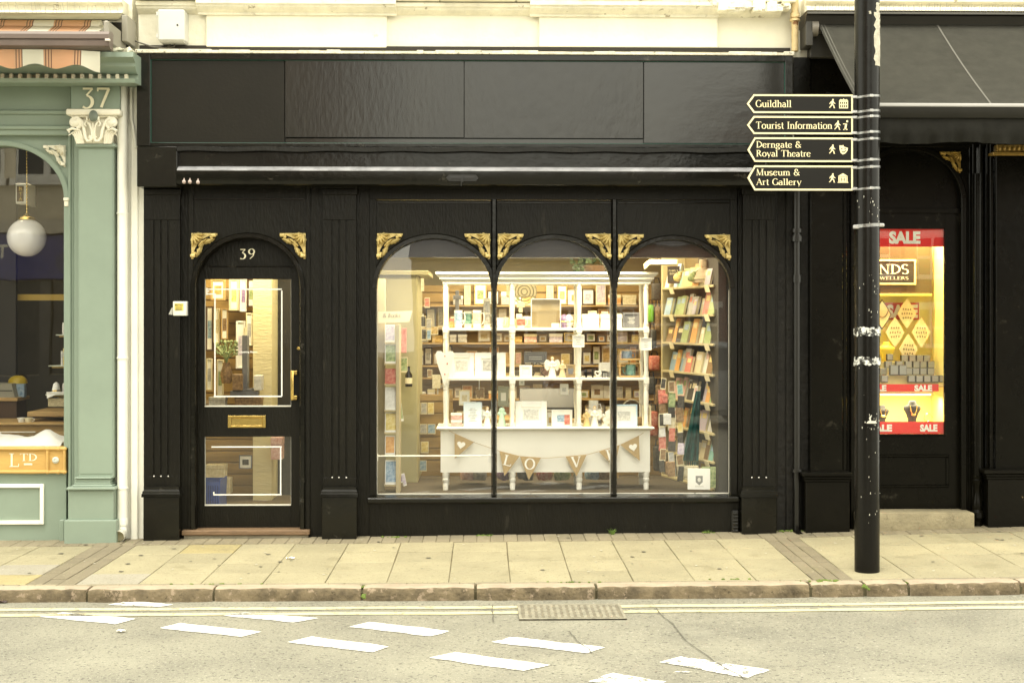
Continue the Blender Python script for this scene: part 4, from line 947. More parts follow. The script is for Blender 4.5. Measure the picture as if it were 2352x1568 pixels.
m = MB(); m.rb(2281, 2600, 349, 357, -.12, .2, .005); m.rb(2290, 2600, 333, 349, -.1, .2, .003)
for i in range(9): x, z = P(2296+i*11, 341, -.11); m.ball((x, -.105, z), .014, .014, .022, 8, 6)
m.build('gilt_band', mat('dull gilt', (.32, .2, .045), .45, metal=.5, var=.3, vs=30), jp2)
m = MB(); jprof(m, 2226, 2290, 330, 1225, (.02, -.01, .04, -.03, .03, -.02, -.05, .0)); m.build('side_moulding', JBLACK, js)
m = MB(); xm, zm = P(2248, 1100, -.06)
prof = [(.05, .34), (.05, .0), (.06, -.01), (.04, -.06), (.03, -.1), (.045, -.16), (.055, -.2), (.05, -.24), (.07, -.26), (.075, -.3), (.05, -.33), (.05, -.45)]
m.lathe([(r*.8, zm+h) for r, h in [(.045, 2.4), (.045, .03), (.06, .02)]+prof[1:]][::-1], (xm, -.03, 0), 14); m.build('colonnette', JBLACK, js)
ajx = X(2090, 0); aja = X(2210, 0)-ajx; ajs = zj(462); ajb = zj(345)-ajs
m = MB(); archplate(m, ajx, ajs, aja, ajb, X(1962, 0), X(2228, 0), zj(1176), zj(330), .03, .09); jw = m.build('shop_window', JBLACK, js)
m = MB(); archring(m, ajx, ajs, aja, ajb, .045, .01, .03, zj(1176)); m.build('arch_moulding', JBLACK, jw, 40)
s_ = X(2207, 0)-X(2158, 0); x, z = P(2207, 348, .02); acanthus(s_, 1, x, z, .02).build('corner_ornament', mat('dark gilt', (.4, .26, .06), .45, metal=.5, var=.2), jw, 50)
YJ = .075
m = MB(); m.rb(1965, 2215, 340, 488, YJ, .03, 0); m.rb(1965, 2215, 478, 490, YJ-.02, .02, .003); m.rb(1990, 2171, 490, 525.5, YJ, .03, 0)
m.rb(2170, 2215, 490, 1180, YJ, .03, 0); m.rb(1962, 1992, 490, 1180, YJ, .03, 0); m.rb(1992, 2170, 998, 1180, YJ, .03, 0); m.rb(1992, 2172, 996.5, 1001, YJ-.015, .02, .003)
jd = m.build('door', JBLACK, js)
m = MB()
x0, x1, z0, z1 = R(1985, 2179, 1043, 1119, YJ)
for a in ((x0, x1, z1-.022, z1), (x0, x1, z0, z0+.022), (x1-.022, x1, z0+.022, z1-.022)): m.box(a[0], a[1], YJ-.016, YJ, a[2], a[3], .006)
m.rb(1992, 2212, 1170, 1177, YJ-.02, .03, .004); m.build('panel_moulding', JBLACK, jd)
m = MB(); m.rb(1992, 2170, 525, 997, YJ+.012, .006, 0); m.build('pane', GLASS, jd)
m = MB(); x0, x1, z0, z1 = R(1970, 2238, 1177, 1209, -.14); m.box(x0, x1, -.15, .1, z0-.06, z1, .012, 2); m.build('door_step', mat('stone step', (.28, .24, .15), .85, var=.2, vs=7, bump=.8, bs=40, speck=[((.16, .13, .075), .6, .7, 11)]), js)
JY = mat('warm white display wall', (.85, .74, .26), .7, var=.03)
jx0, jx1 = X(1960, .3), X(2176, .12)
m = MB(); zc_, zf_ = zj(520, .1)+.12, zj(997, .1)
m.box(jx0, jx1+.3, .62, .66, zf_-.1, zc_+.2); m.box(jx0-.04, jx0, .11, .62, zf_-.1, zc_+.2)
m.vprism([(X(2141, .6), .618), (X(2170, .12)+.004, .112), (X(2170, .12)+.05, .112), (X(2141, .6)+.1, .618)], zf_-.1, zc_+.2)
m.build('display_wall', JY, js)
m = MB(); m.box(jx0, jx1+.1, .11, .62, zc_+.02, zc_+.06); m.box(jx0, jx1+.1, .11, .62, zf_-.06, zf_); m.build('display_floor', plain('pale display board', (.7, .6, .3), .6), js)
m = MB(); m.rb(1985, 2168, 884, 889, .16, .42, .002); jsh = m.build('display_shelf', plain('shelf edge', (.65, .5, .2), .5), js)
m = MB(); x0, x1, z0, z1 = R(1985, 2141, 566, 675, .5); m.box(x0, x1, .5, .52, z0, z1); m.build('name_panel', plain('dark bronze panel', (.06, .045, .02), .3), js)
m = MB(); m.rb(1985, 2141, 674, 680, .44, .06, .002); m.build('gilt_rail', plain('gilt rail', (.75, .5, .1), .4), js)
npn = thing('shop_sign', 'framed dark sign reading NDS in the jewellery window', 'sign', (X(2060, .48), .48, Z(625, 3.5, .48)))
x0, x1, z0, z1 = R(1975, 2104, 596, 654, .48); m = MB(); t = .015
m.box(x0+t, x1-t, .485, .495, z0+t, z1-t); m.build('board', plain('bronze board', (.02, .017, .011), .35), npn)
m = MB()
for a in ((x0, x0+t, z0, z1), (x1-t, x1, z0, z1), (x0+t, x1-t, z0, z0+t), (x0+t, x1-t, z1-t, z1)): m.box(a[0], a[1], .475, .498, a[2], a[3], .002)
m.build('frame', plain('pale gilt frame', (.85, .65, .25), .4), npn)
m = MB(); a, b, c, _ = R(2018, 2088, 607, 629, .48); serif(m, 'NDS', a, b, c, _-c, .483); a, b, c, _ = R(2021, 2087, 635, 642, .48); serif(m, 'WELLERS', a, b, c, _-c, .483); m.build('lettering', plain('pale gilt letter', (.6, .55, .4), .4), npn)
RED = plain('sale red', (.78, .016, .01), .5, spec=.2); REDT = plain('faded sale red', (.5, .05, .03), .5); WL = plain('letter white', (.85, .82, .7), .5)
for (q0, q1, v0, v1, y, words, lab, mt) in ((1985, 2168, 526, 566.5, .105, [(2042, 2114, 558, 531.5)], 'red SALE banner across the top of the jewellery window', RED), (1985, 2156, 882, 898.5, .15, [(1992, 2036, 897, 884), (2100, 2141, 897, 884)], 'narrow red SALE strip on the shelf edge below the ring boxes', RED),
                                          (1985, 2169, 968, 996, .105, [(1998, 2049, 989.5, 974.5), (2113, 2153, 989.5, 974.5)], 'red SALE banner along the bottom of the jewellery window', RED), (2033, 2111, 695, 734, .6, [(2036, 2108, 728, 700)], 'faded red sale sign half hidden behind the diamond earring cards', REDT)):
    x0, x1, z0, z1 = R(q0, q1, v0, v1, y); b = thing('sale_banner', lab, 'banner', ((x0+x1)/2, y, z0), group='sale banners in the jewellery window')
    m = MB(); m.box(x0, x1, y, y+.004, z0, z1); m.build('sheet', mt, b)
    for (a, c, d, e) in words: m = MB(); xa, xb, za, zb_ = R(a, c, e, d, y); sans(m, 'SALE', xa, xb, za, zb_-za, y-.001, .055); m.build('lettering', WL, b)
CARDY = plain('ivory earring card', (.85, .72, .36), .5); JEWEL = plain('tiny earrings', (.2, .13, .05), .3, metal=.4); NECK = plain('black velvet', (.012, .01, .008), .8)
pos_ = {(2083, 723): 'topmost', (2052, 784): 'left', (2115, 783): 'right', (2087, 794): 'lowest'}
for (q, v, lab, dark) in ((2083, 720, 'topmost of the four ivory diamond earring cards in the jewellery window', 0), (2056, 763, 'left one of the four ivory diamond earring cards', 0), (2116, 763, 'right one of the four ivory diamond earring cards, next to the lit wall', 0), (2087, 802, 'lowest of the four ivory diamond earring cards above the ring boxes', 0), (2026, 722, 'diamond shaped card with a dark edge and bead necklace beside the post', 1)):
    y = .5 if v < 770 else .47; x, z = P(q, v, y); c = thing('earring_card', lab, 'earring card', (x, y, z), group='diamond display cards'); a, b = .089, .125
    def dia(k): return [(x+a*k*math.sin(t)*(1 if abs(math.sin(t)) < .99 else .97), z+b*k*math.cos(t)) for t in [0, .9, PI/2-.18, PI/2+.18, PI-.9, PI, PI+.9, 1.5*PI-.18, 1.5*PI+.18, 2*PI-.9]]
    def dd(k): 
        pts = []
        for i in range(40):
            t = 2*PI*i/40; s1 = math.sin(t); c1 = math.cos(t); r = 1/(abs(s1)+abs(c1))
            r *= 1-.12*abs(s1)**6; pts.append((x+a*k*s1*r, z+b*k*c1*r))
        return pts
    m = MB(); m.prism(dd(1), y, y+.01); m.build('card', CARDY if not dark else NECK, c)
    if dark: m = MB(); m.prism(dd(.9), y-.003, y-.0002); m.build('face', CARDY, c)
    m = MB()
    for r_, zz_ in enumerate((.035, .0, -.035)):
        nn = 5 if r_ == 1 else 4
        for k in range(nn): m.ball((x+(k-(nn-1)/2)*.02, y-.004, z+zz_+rnd.uniform(-.003, .003)), .005, .004, .008, 6, 4)
    if dark: 
        m = MB(); m.tube([(x+.05*math.sin(t), y-.006, z+.05-.075*math.cos(t)) for t in [-1.6+3.2*i/12 for i in range(13)]], .004, 6)
    m.build('earrings' if not dark else 'necklace', JEWEL, c)
BOXM = plain('silver grey ring box', (.33, .32, .27), .4); BOXD = plain('ring box edge', (.06, .05, .04), .5)
pb = None; ords = ['bottom', 'second', 'third', 'top']
for r_, (va, vb, qs, y, w_) in enumerate(((862, 878, [2024, 2104, 2122, 2140, 2158, 2086], .2, 16), (846, 861, [2021, 2096, 2113, 2130, 2080], .27, 16), (832, 845, [2033, 2058, 2079, 2097, 2113, 2131], .34, 16), (819, 831, [2070, 2088, 2105, 2121], .41, 15))):
    for i, q in enumerate(sorted(qs)):
        xa, xb, za, zb_ = R(q, q+w_, va, vb, y)
        lab = f'silver grey ring box, number {i+1} from the left in the {ords[r_]} row of ring boxes'
        if pb is None:
            pb = thing('ring_box', lab, 'ring box', (xa, y, za), group='ring boxes stepped up in the jewellery window'); h = zb_-za; wq = xb-xa
            m = MB(); m.box(0, wq, -.0, .03, 0, h, .002); m.build('case', BOXD, pb, local=True); m = MB(); m.box(.004, wq-.004, -.004, -.0005, .006, h-.004, .001); m.build('lid', BOXM, pb, local=True)
        else: group_copy(pb, (xa, y, za), lab)
for q, v0, v1, w_, lab in ((2052, 838, 862, 25, 'larger grey ring box standing in front left of the row'), (2073, 838, 862, 22, 'larger grey ring box standing in front beside the narrow ones'), (2045, 813, 828, 18, 'grey ring box standing alone at the top left of the steps')):
    y = .18 if v1 > 840 else .4
    xa, xb, za, zb_ = R(q-8, q-8+w_*.8, v0, v1, y); c = group_copy(pb, (xa, y, za), lab); c.scale = ((xb-xa)/wq, 1, (zb_-za)/h)
m = MB(); 
for (va, y) in ((846, .24), (832, .31), (819, .38)): pass
for k, (v, y0_, y1_) in enumerate(((861.5, .24, .31), (845.5, .31, .38), (831.5, .38, .5))): m.box(jx0, X(2150, .3), y0_, y1_, zj(884, .2), zj(v, y0_)-.001)
m.build('display_steps', plain('step cloth', (.5, .42, .2), .7), js)
def bust(q, v0, v1, y, lab, mt, neck=True):
    x, z = P(q, v1, y); h = Z(v0, x, y)-z; o = thing('necklace_bust', lab, 'display bust', (x, y, z), group='jewellery busts')
    m = MB(); n = 14; secs = [(.0, .2, .16), (.12, .2, .17), (.4, .3, .2), (.62, .42, .2), (.74, .4, .18), (.8, .26, .15), (.86, .2, .14), (.96, .18, .14), (1.0, .12, .1)]
    m.lathe([(r*h, t*h) for t, r, _ in secs], (0, 0, 0), n); m.xf(Matrix.Diagonal((1, .5, 1, 1))); m.build('bust', mt, o, 60, local=True)
    if neck:
        m = MB(); m.tube([(.16*h*math.cos(t)*(1 if abs(math.cos(t)) > .5 else .9), -.1*h-.02, h*(.8+.42*(math.sin(t)-0))) for t in [PI+PI*i/10 for i in range(11)]], .0035, 6); m.ball((0, -.1*h-.022, h*.37), .02, .006, .01); m.build('necklace', BRASS, o, local=True)
bust(2095, 920, 969, .3, 'black bust with gold necklace standing on the bottom shelf of the jewellery window', NECK); bust(2026, 930, 969, .35, 'black bust half hidden by the post on the bottom shelf', NECK); bust(2036, 785, 832, .45, 'yellow necklace bust above the ring boxes', plain('yellow bust', (.8, .6, .05), .5), False)
m = MB(); x, z = P(2132, 968, .3); m.tube([(x+.035*math.cos(t), .3+.01*math.sin(t), z+.03+.035*math.sin(t)) for t in [i*2*PI/16 for i in range(15)]], .003, 6); m.ball((x+.01, .3, z+.004), .03, .015, .006); tag(m.build('bracelet_stand', BRASS), 'thin gold bangle on a small stand beside the bust', 'bangle')
def lampbox(name, lab, loc, size, power, col, group=None, mt='lit tube', parent=None):
    o = thing(name, lab, 'lamp', loc, group=group)
    m = MB(); m.box(-size[0]/2, size[0]/2, -size[1]/2, size[1]/2, 0, .05, .006); m.build('housing', plain('lamp housing', (.75, .7, .5), .5), o, local=True)
    m = MB(); m.box(-size[0]/2+.02, size[0]/2-.02, -size[1]/2+.015, size[1]/2-.015, -.012, -.001); m.build('diffuser', mat(mt, (.9, .85, .6), .5, emit=(col, 2.0)), o, local=True)
    l = bpy.data.lights.new('lamp_light', 'AREA'); l.shape = 'RECTANGLE'; l.size = size[0]; l.size_y = size[1]; l.energy = power; l.color = col
    lo = bpy.data.objects.new('lamp_light', l); COL.objects.link(lo); lo.parent = o; lo.location = (0, 0, -.02)
    return o
lampbox('window_light', 'lamp strip hidden at the top of the jewellery window', (X(2085, .3), .28, zc_-.03), (.5, .1), 16, (1, .9, .56), mt='warm tube')
l2 = lampbox('window_light', 'lamp strip under the shelf of the jewellery window', (X(2080, .3), .3, zj(890, .3)-.05), (.45, .04), 4.5, (1, .86, .52), mt='warm tube')
# ------------------------------------------------------------------ charcoal awning of the jewellery shop
aj = thing('awning', 'open charcoal canvas awning over the jewellery shop on the right', 'awning', (X(2150, -.1), -.05, Z(100, 3.6, 0)))
yA, yB = -.14, -1.3
xa0, xb0 = X(1878, yA), X(1986, yB); xa1 = X(2900, 0)
zA, zB = Z(54, 3.6, yA), Z(243, 3.6, yB)
m = MB(); n = 40; k = 12; rows = []
for i in range(n+1):
    t = i/n; rows.append([m.bm.verts.new((xa0+(xb0-xa0)*s*0+(xa1-xa0)*t, yA+(yB-yA)*s, zA+(zB-zA)*s-.03*math.sin(PI*s)*(.6+.4*math.sin(t*11)))) for s in [j/k for j in range(k+1)]])
for a, b in zip(rows, rows[1:]):
    for j in range(k): m.bm.faces.new((a[j], b[j], b[j+1], a[j+1]))
bmesh.ops.solidify(m.bm, geom=m.bm.faces[:], thickness=.002); cv = m.build('canvas', CANVASB, aj, 60)
SEAM = plain('canvas seam', (.105, .1, .085), .85)
m = MB()
for q, w_ in ((2150, .007), (1884, .003), (1891, .003)):
    x = X(q, yA)
    for j in range(k):
        s, s2 = j/k, (j+1)/k; f = lambda u: (yA+(yB-yA)*u, zA+(zB-zA)*u-.03*math.sin(PI*u)*(.6+.4*math.sin((x-xa0)/(xa1-xa0)*11))+.004)
        va = [m.bm.verts.new((x-w_, *f(s))), m.bm.verts.new((x+w_, *f(s)))] if j == 0 else vb_; vb_ = [m.bm.verts.new((x-w_, *f(s2))), m.bm.verts.new((x+w_, *f(s2)))]; m.bm.faces.new((va[0], va[1], vb_[1], vb_[0]))
m.split('seam', SEAM, cv, 0)
m = MB(); zr0 = Z(250, 3.6, yB); m.prof(xa0-.02, xa1, [(yB+.03, zB+.012), (yB-.02, zB+.012), (yB-.03, zB-.0), (yB-.03, Z(262, 3.6, yB)), (yB-.015, Z(272, 3.6, yB)), (yB+.03, Z(272, 3.6, yB))]); fbj = m.build('front_bar', mat('dark bar', (.012, .011, .008), .4, var=.2, spec=.3), aj)
m = MB(); m.prof(xa0-.02, xa1, [(yB+.01, zB+.0125), (yB-.022, zB+.0125), (yB-.032, zB+.002), (yB-.034, zB-.006), (yB-.034, zB-.012), (yB-.031, zB-.014), (yB-.031, zB), (yB+.01, zB+.01)]); m.build('bright_edge', plain('bright alloy edge', (.3, .29, .27), .4), fbj)
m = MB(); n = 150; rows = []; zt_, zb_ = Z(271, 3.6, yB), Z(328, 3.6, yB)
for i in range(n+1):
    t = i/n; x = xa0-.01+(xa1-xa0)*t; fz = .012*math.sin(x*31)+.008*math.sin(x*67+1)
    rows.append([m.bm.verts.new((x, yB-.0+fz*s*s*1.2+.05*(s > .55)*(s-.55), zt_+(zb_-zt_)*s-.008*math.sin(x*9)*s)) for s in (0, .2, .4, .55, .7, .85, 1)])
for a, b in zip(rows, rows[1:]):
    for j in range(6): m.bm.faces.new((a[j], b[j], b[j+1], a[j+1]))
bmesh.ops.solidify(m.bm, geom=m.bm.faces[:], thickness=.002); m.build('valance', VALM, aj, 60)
m = MB(); zc1, zc0 = Z(30, 3.6, -.2), Z(56, 3.6, -.2)
m.prof(X(1852, -.2), xa1, [(.05, zc1+.01), (-.22, zc1), (-.24, zc1-.02), (-.2, zc1-.025), (-.17, zc0), (.05, zc0)]); m.build('cassette', mat('dark cassette', (.02, .018, .014), .4, speck=(CHIP, .72, .7, 20)), aj)
m = MB(); m.rb(1851, 1868, 42, 105, -.18, .2, .005); m.rb(1862, 1960, 78, 132, -.08, .12, .004); m.build('bracket', mat('grey black bracket', (.04, .037, .03), .5), aj)
m = MB(); x, z = P(1876, 63, -.16); m.tube([(x-.04, -.13, z), (x+.01, -.13, z)], .065, 18); m.tube([(x-.045, -.13, z), (x-.04, -.13, z)], .05, 18); m.build('roller_end', plain('roller end', (.2, .18, .15), .4), aj)
m = MB(); m.tube([(xa0+.1, -.05, Z(220, 3.6, 0)), (xa0+.14, yB+.02, zB-.03)], .018, 8); m.tube([(xa0+2.1, -.05, Z(220, 3.6, 0)), (xa0+2.1, yB+.02, zB-.03)], .018, 8); m.build('arm', BLACKM, aj)
# ================================================================== pipes, boxes
def pipe(name, lab, mt, q0, q1, v0, v1, y, collars=(), shoe=True, group='drainpipes', extra=None):
    x = X((q0+q1)/2, y); r = (X(q1, y)-X(q0, y))/2; z0, z1 = Z(v1, x, y), Z(v0, x, y)
    o = thing(name, lab, 'drainpipe', (x, y, z0), group=group)
    m = MB(); zb_ = z0+r*1.6 if shoe else z0
    m.tube([(x, y, z1), (x, y, zb_)], r, 16); m.build('pipe', mt, o, 50)
    if shoe:
        m = MB(); pts = [(x, y, zb_+.05), (x, y, zb_), (x, y-.03, z0+r*1.1), (x, y-.12, z0+r*.9)]
        m.tube(pts, r*1.12, 16, caps=False); bmesh.ops.solidify(m.bm, geom=m.bm.faces[:], thickness=.006); m.build('shoe', mt, o, 60)
        m = MB(); m.tube([(x, y-.085, z0+r*.98), (x, y-.083, z0+r*.98)], r*.98, 16); m.build('bore', plain('pipe bore dark', (.03, .027, .02), .9) if mt is not WHITEP else plain('pipe bore pale', (.3, .27, .17), .9), o)
    for v, hh, k in collars:
        z = Z(v, x, y); m = MB(); m.lathe([(r*1.02, -hh), (r*k, -hh), (r*k, hh), (r*1.02, hh)], (x, y, z), 16); m.build('collar', mt, o)
    return o
pipe('drainpipe', 'white drainpipe running down beside the green pilaster', WHITEP, 269, 293, 195, 1238, -.07, ((490, .006, 1.15), (822, .005, 1.15), (1120, .005, 1.12), (1205, .05, 1.1)))
o = pipe('drainpipe', 'black drainpipe between the bookshop and the jewellery shop', BLACKM, 1822, 1838, 440, 1233, -.06, ((530, .014, 1.5), (549, .02, 1.65), (543, .012, 1.35), (640, .03, 1.3), (1080, .012, 1.5)))
o = pipe('drainpipe', 'rusty ochre drainpipe at the top between the cream wall and the dark awning', RUST, 1818, 1834, -90, 118, -.05, ((36, .018, 1.35), (47, .008, 1.5)), False)
m = MB(); ps = [P(302, 197, -.04), P(302, 275, -.04), P(305, 288, -.04), P(313, 340, -.035)]; m.tube([(p[0], -.04, p[1]) for p in ps], .014, 10); tag(m.build('conduit', WHITEP), 'thin white conduit bending behind the left end of the black fascia', 'conduit')
bx = thing('meter_box', 'pale grey metal cabinet with small lock on the cream wall above the fascia', 'cabinet', (X(393, -.1), .05, Z(95, -2.6, -.1)))
m = MB(); m.rb(362, 423, 22, 93, -.13, .175, .008); m.rb(366, 422, 93, 97, -.1, .14, .003); m.build('case', GREY, bx)
m = MB(); m.rb(364, 424, 23, 92, -.142, .011, .006); m.build('door', GREY, bx)
m = MB(); x, z = P(407.5, 58, -.143); m.ball((x, -.143, z), .008, .004, .009, 8, 6); m.build('lock', plain('lock dark', (.05, .05, .05), .4), bx)
m = MB()
for v in (32, 83): m.rb(358.5, 364, v-5, v+5, -.11, .02, .003)
m.build('hinge', GREY, bx)
m = MB(); pa = [(402, 97), (400, 108), (385, 111), (350, 108), (325, 100), (302, 92)]
m.tube([(P(q, v, -.03)[0], -.03, P(q, v, -.03)[1]) for q, v in pa], .006, 6); pa = [(392, 97), (390, 106), (375, 113), (360, 112)]; m.tube([(P(q, v, -.02)[0], -.02, P(q, v, -.02)[1]) for q, v in pa], .005, 6)
m.build('cable', plain('grey cable', (.12, .11, .09), .6), bx)
mb_ = thing('alarm_box', 'small white box with yellow METRO sticker and dangling tag left of the door', 'box', (X(413, -.06), 0, Z(725, -2.3, -.06)))
m = MB(); m.rb(397, 428, 692, 725, -.055, .055, .004); m.build('case', plain('white plastic box', (.72, .7, .62), .45), mb_)
m = MB(); m.rb(423.5, 430, 692, 725, -.045, .045, .003); m.build('cover', plain('clear grey plastic', (.5, .5, .46), .3), mb_)
m = MB(); m.rb(401, 421, 697, 713, -.0565, .001, 0); st_ = m.build('sticker', plain('yellow sticker', (.75, .6, .12), .6), mb_)
m = MB(); a, b, c, d = R(402, 420, 698, 702.5, -.0575); sans(m, 'METRO', a, b, c, d-c, -.058, .01)
for v in (705, 708, 711): m.rb(403, 418, v, v+1.3, -.0575, .0005, 0)
m.build('lettering', plain('dark print', (.08, .07, .04), .6), st_)
m = MB(); m.poly([(P(397, 706, -.06)[0], -.06, P(397, 706, -.06)[1]), (P(394, 706, -.07)[0], -.07, P(394, 707, -.07)[1]), (P(387, 722, -.08)[0], -.08, P(387, 722, -.08)[1]), (P(396, 723, -.065)[0], -.065, P(396, 723, -.065)[1])]); bmesh.ops.solidify(m.bm, geom=m.bm.faces[:], thickness=.002); m.build('tag', plain('white paper tag', (.8, .78, .7), .6), mb_)
# ================================================================== signpost
YPOLE = -1.6; px = X(1991.5, YPOLE); pr_ = .0825
post = thing('signpost', 'black round post with four pointed black and cream direction signs', 'signpost', (px, YPOLE, zpave(px, YPOLE)))
m = MB(); m.tube([(px, YPOLE, zpave(px, YPOLE)-.02), (px, YPOLE, 5.2)], pr_, 40); m.build('pole', POLE, post, 50)
m = MB(); rr = random.Random(12)     # peeled patch near the top, right side
def onpole(th, z, r=pr_+.0015): return (px+r*math.sin(th), YPOLE-r*math.cos(th), z)
def patch(m, th0, th1, z0, z1, n, jag, rr):
    T_ = [(th0+rr.uniform(-jag, jag), th1+rr.uniform(-jag, jag), z0+(z1-z0)*i/n) for i in range(n+1)]
    ks = 5; a = [[m.bm.verts.new(onpole(tl+(tr_-tl)*k/ks, z, pr_+(.0015 if k in (0, ks) else .0035))) for (tl, tr_, z) in T_] for k in range(ks+1)]
    for s, t in zip(a, a[1:]):
        for i in range(n): m.bm.faces.new((s[i], s[i+1], t[i+1], t[i]))
zp = lambda v: Z(v, px, YPOLE-pr_)
patch(m, .38, 1.25, zp(150), zp(28), 16, .13, rr); patch(m, .5, 1.0, zp(28), zp(5), 6, .1, rr); patch(m, -.12, .05, zp(33), zp(26), 4, .05, rr)
m.build('peeled_patch', mat('peeled undercoat', (.5, .47, .38), .8, var=.25, vs=18, bump=.8, bs=60, speck=((.05, .045, .035), .6, .9, 30)), post)
m = MB(); rr = random.Random(21)
for i in range(70):
    z = zp(rr.choice((rr.uniform(440, 520), rr.uniform(620, 760), rr.uniform(840, 1300), rr.uniform(960, 985)))); th = rr.gauss(.1, .5); l = rr.uniform(.004, .02)
    if abs(th) > 1.3: continue
    patch(m, th-l*(2 if rr.random() < .4 else .5), th+l*(2 if rr.random() < .4 else .5), z-l*.35, z+l*.35, 2, .01, rr)
patch(m, -.25, .5, zp(972), zp(966), 4, .1, rr); patch(m, -.1, .05, zp(966), zp(955), 4, .05, rr)
m.build('scuff', plain('white scuff', (.6, .58, .5), .7), post)['kind'] = 'stuff'
FILM = mat('crumpled clear tape', (.62, .62, .58), .22, var=.4, vs=26, speck=((.02, .02, .018), .49, 1, 20))
for v0, v1 in ((753, 777), (821, 843)):
    m = MB(); n = 48; k = 5; rr = random.Random(v0); rows = []
    for i in range(n):
        th = 2*PI*i/n; za, zb_ = zp(v1)+rr.uniform(0, .014), zp(v0)-rr.uniform(0, .016)
        rows.append([m.bm.verts.new(onpole(th, za+(zb_-za)*j/k+rr.uniform(-.003, .003)+.012*math.sin(th*1.3+.4), pr_+.003+rr.uniform(0, .005))) for j in range(k+1)])
    for i in range(n):
        a, b = rows[i], rows[(i+1) % n]
        for j in range(k): m.bm.faces.new((a[j], b[j], b[j+1], a[j+1]))
    m.build('tape_wrap', FILM, post, 20)
YS = YPOLE-.03
WALK = [(0, 1), (.1, .99), (.14, .9), (.08, .82), (.13, .76), (.2, .6), (.33, .52), (.3, .46), (.14, .52), (.09, .58), (.07, .42), (.2, .26), (.24, .03), (.34, .0), (.13, .0), (.1, .22), (-.03, .34), (-.12, .2), (-.3, .02), (-.38, .07), (-.22, .24), (-.14, .42), (-.1, .62), (-.2, .56), (-.26, .42), (-.34, .46), (-.27, .62), (-.12, .76), (-.04, .8), (-.06, .88)]
signs = [('Guildhall', (1715, 238.7), 217, 260, 1731, [('Guildhall', 1735.5, 1818, 246.3)], 'hall', 238.5, 'narrow black direction sign reading Guildhall, topmost on the post'),
         ('Tourist', (1715.5, 287.5), 266.8, 308.3, 1731, [('Tourist Information', 1735.5, 1911.5, 295.8)], 'i', 288, 'narrow black direction sign reading Tourist Information'),
         ('Derngate', (1716.5, 344.5), 315.8, 372, 1733, [('Derngate &', 1736.5, 1841.5, 339.3), ('Royal Theatre', 1736.5, 1862, 359.7)], 'mask', 343, 'tall black direction sign reading Derngate and Royal Theatre'),
         ('Museum', (1716.5, 408.5), 380.2, 437.5, 1733, [('Museum &', 1736, 1838, 403), ('Art Gallery', 1736.5, 1841, 425)], 'museum', 409, 'tall black direction sign reading Museum and Art Gallery, lowest on the post')]
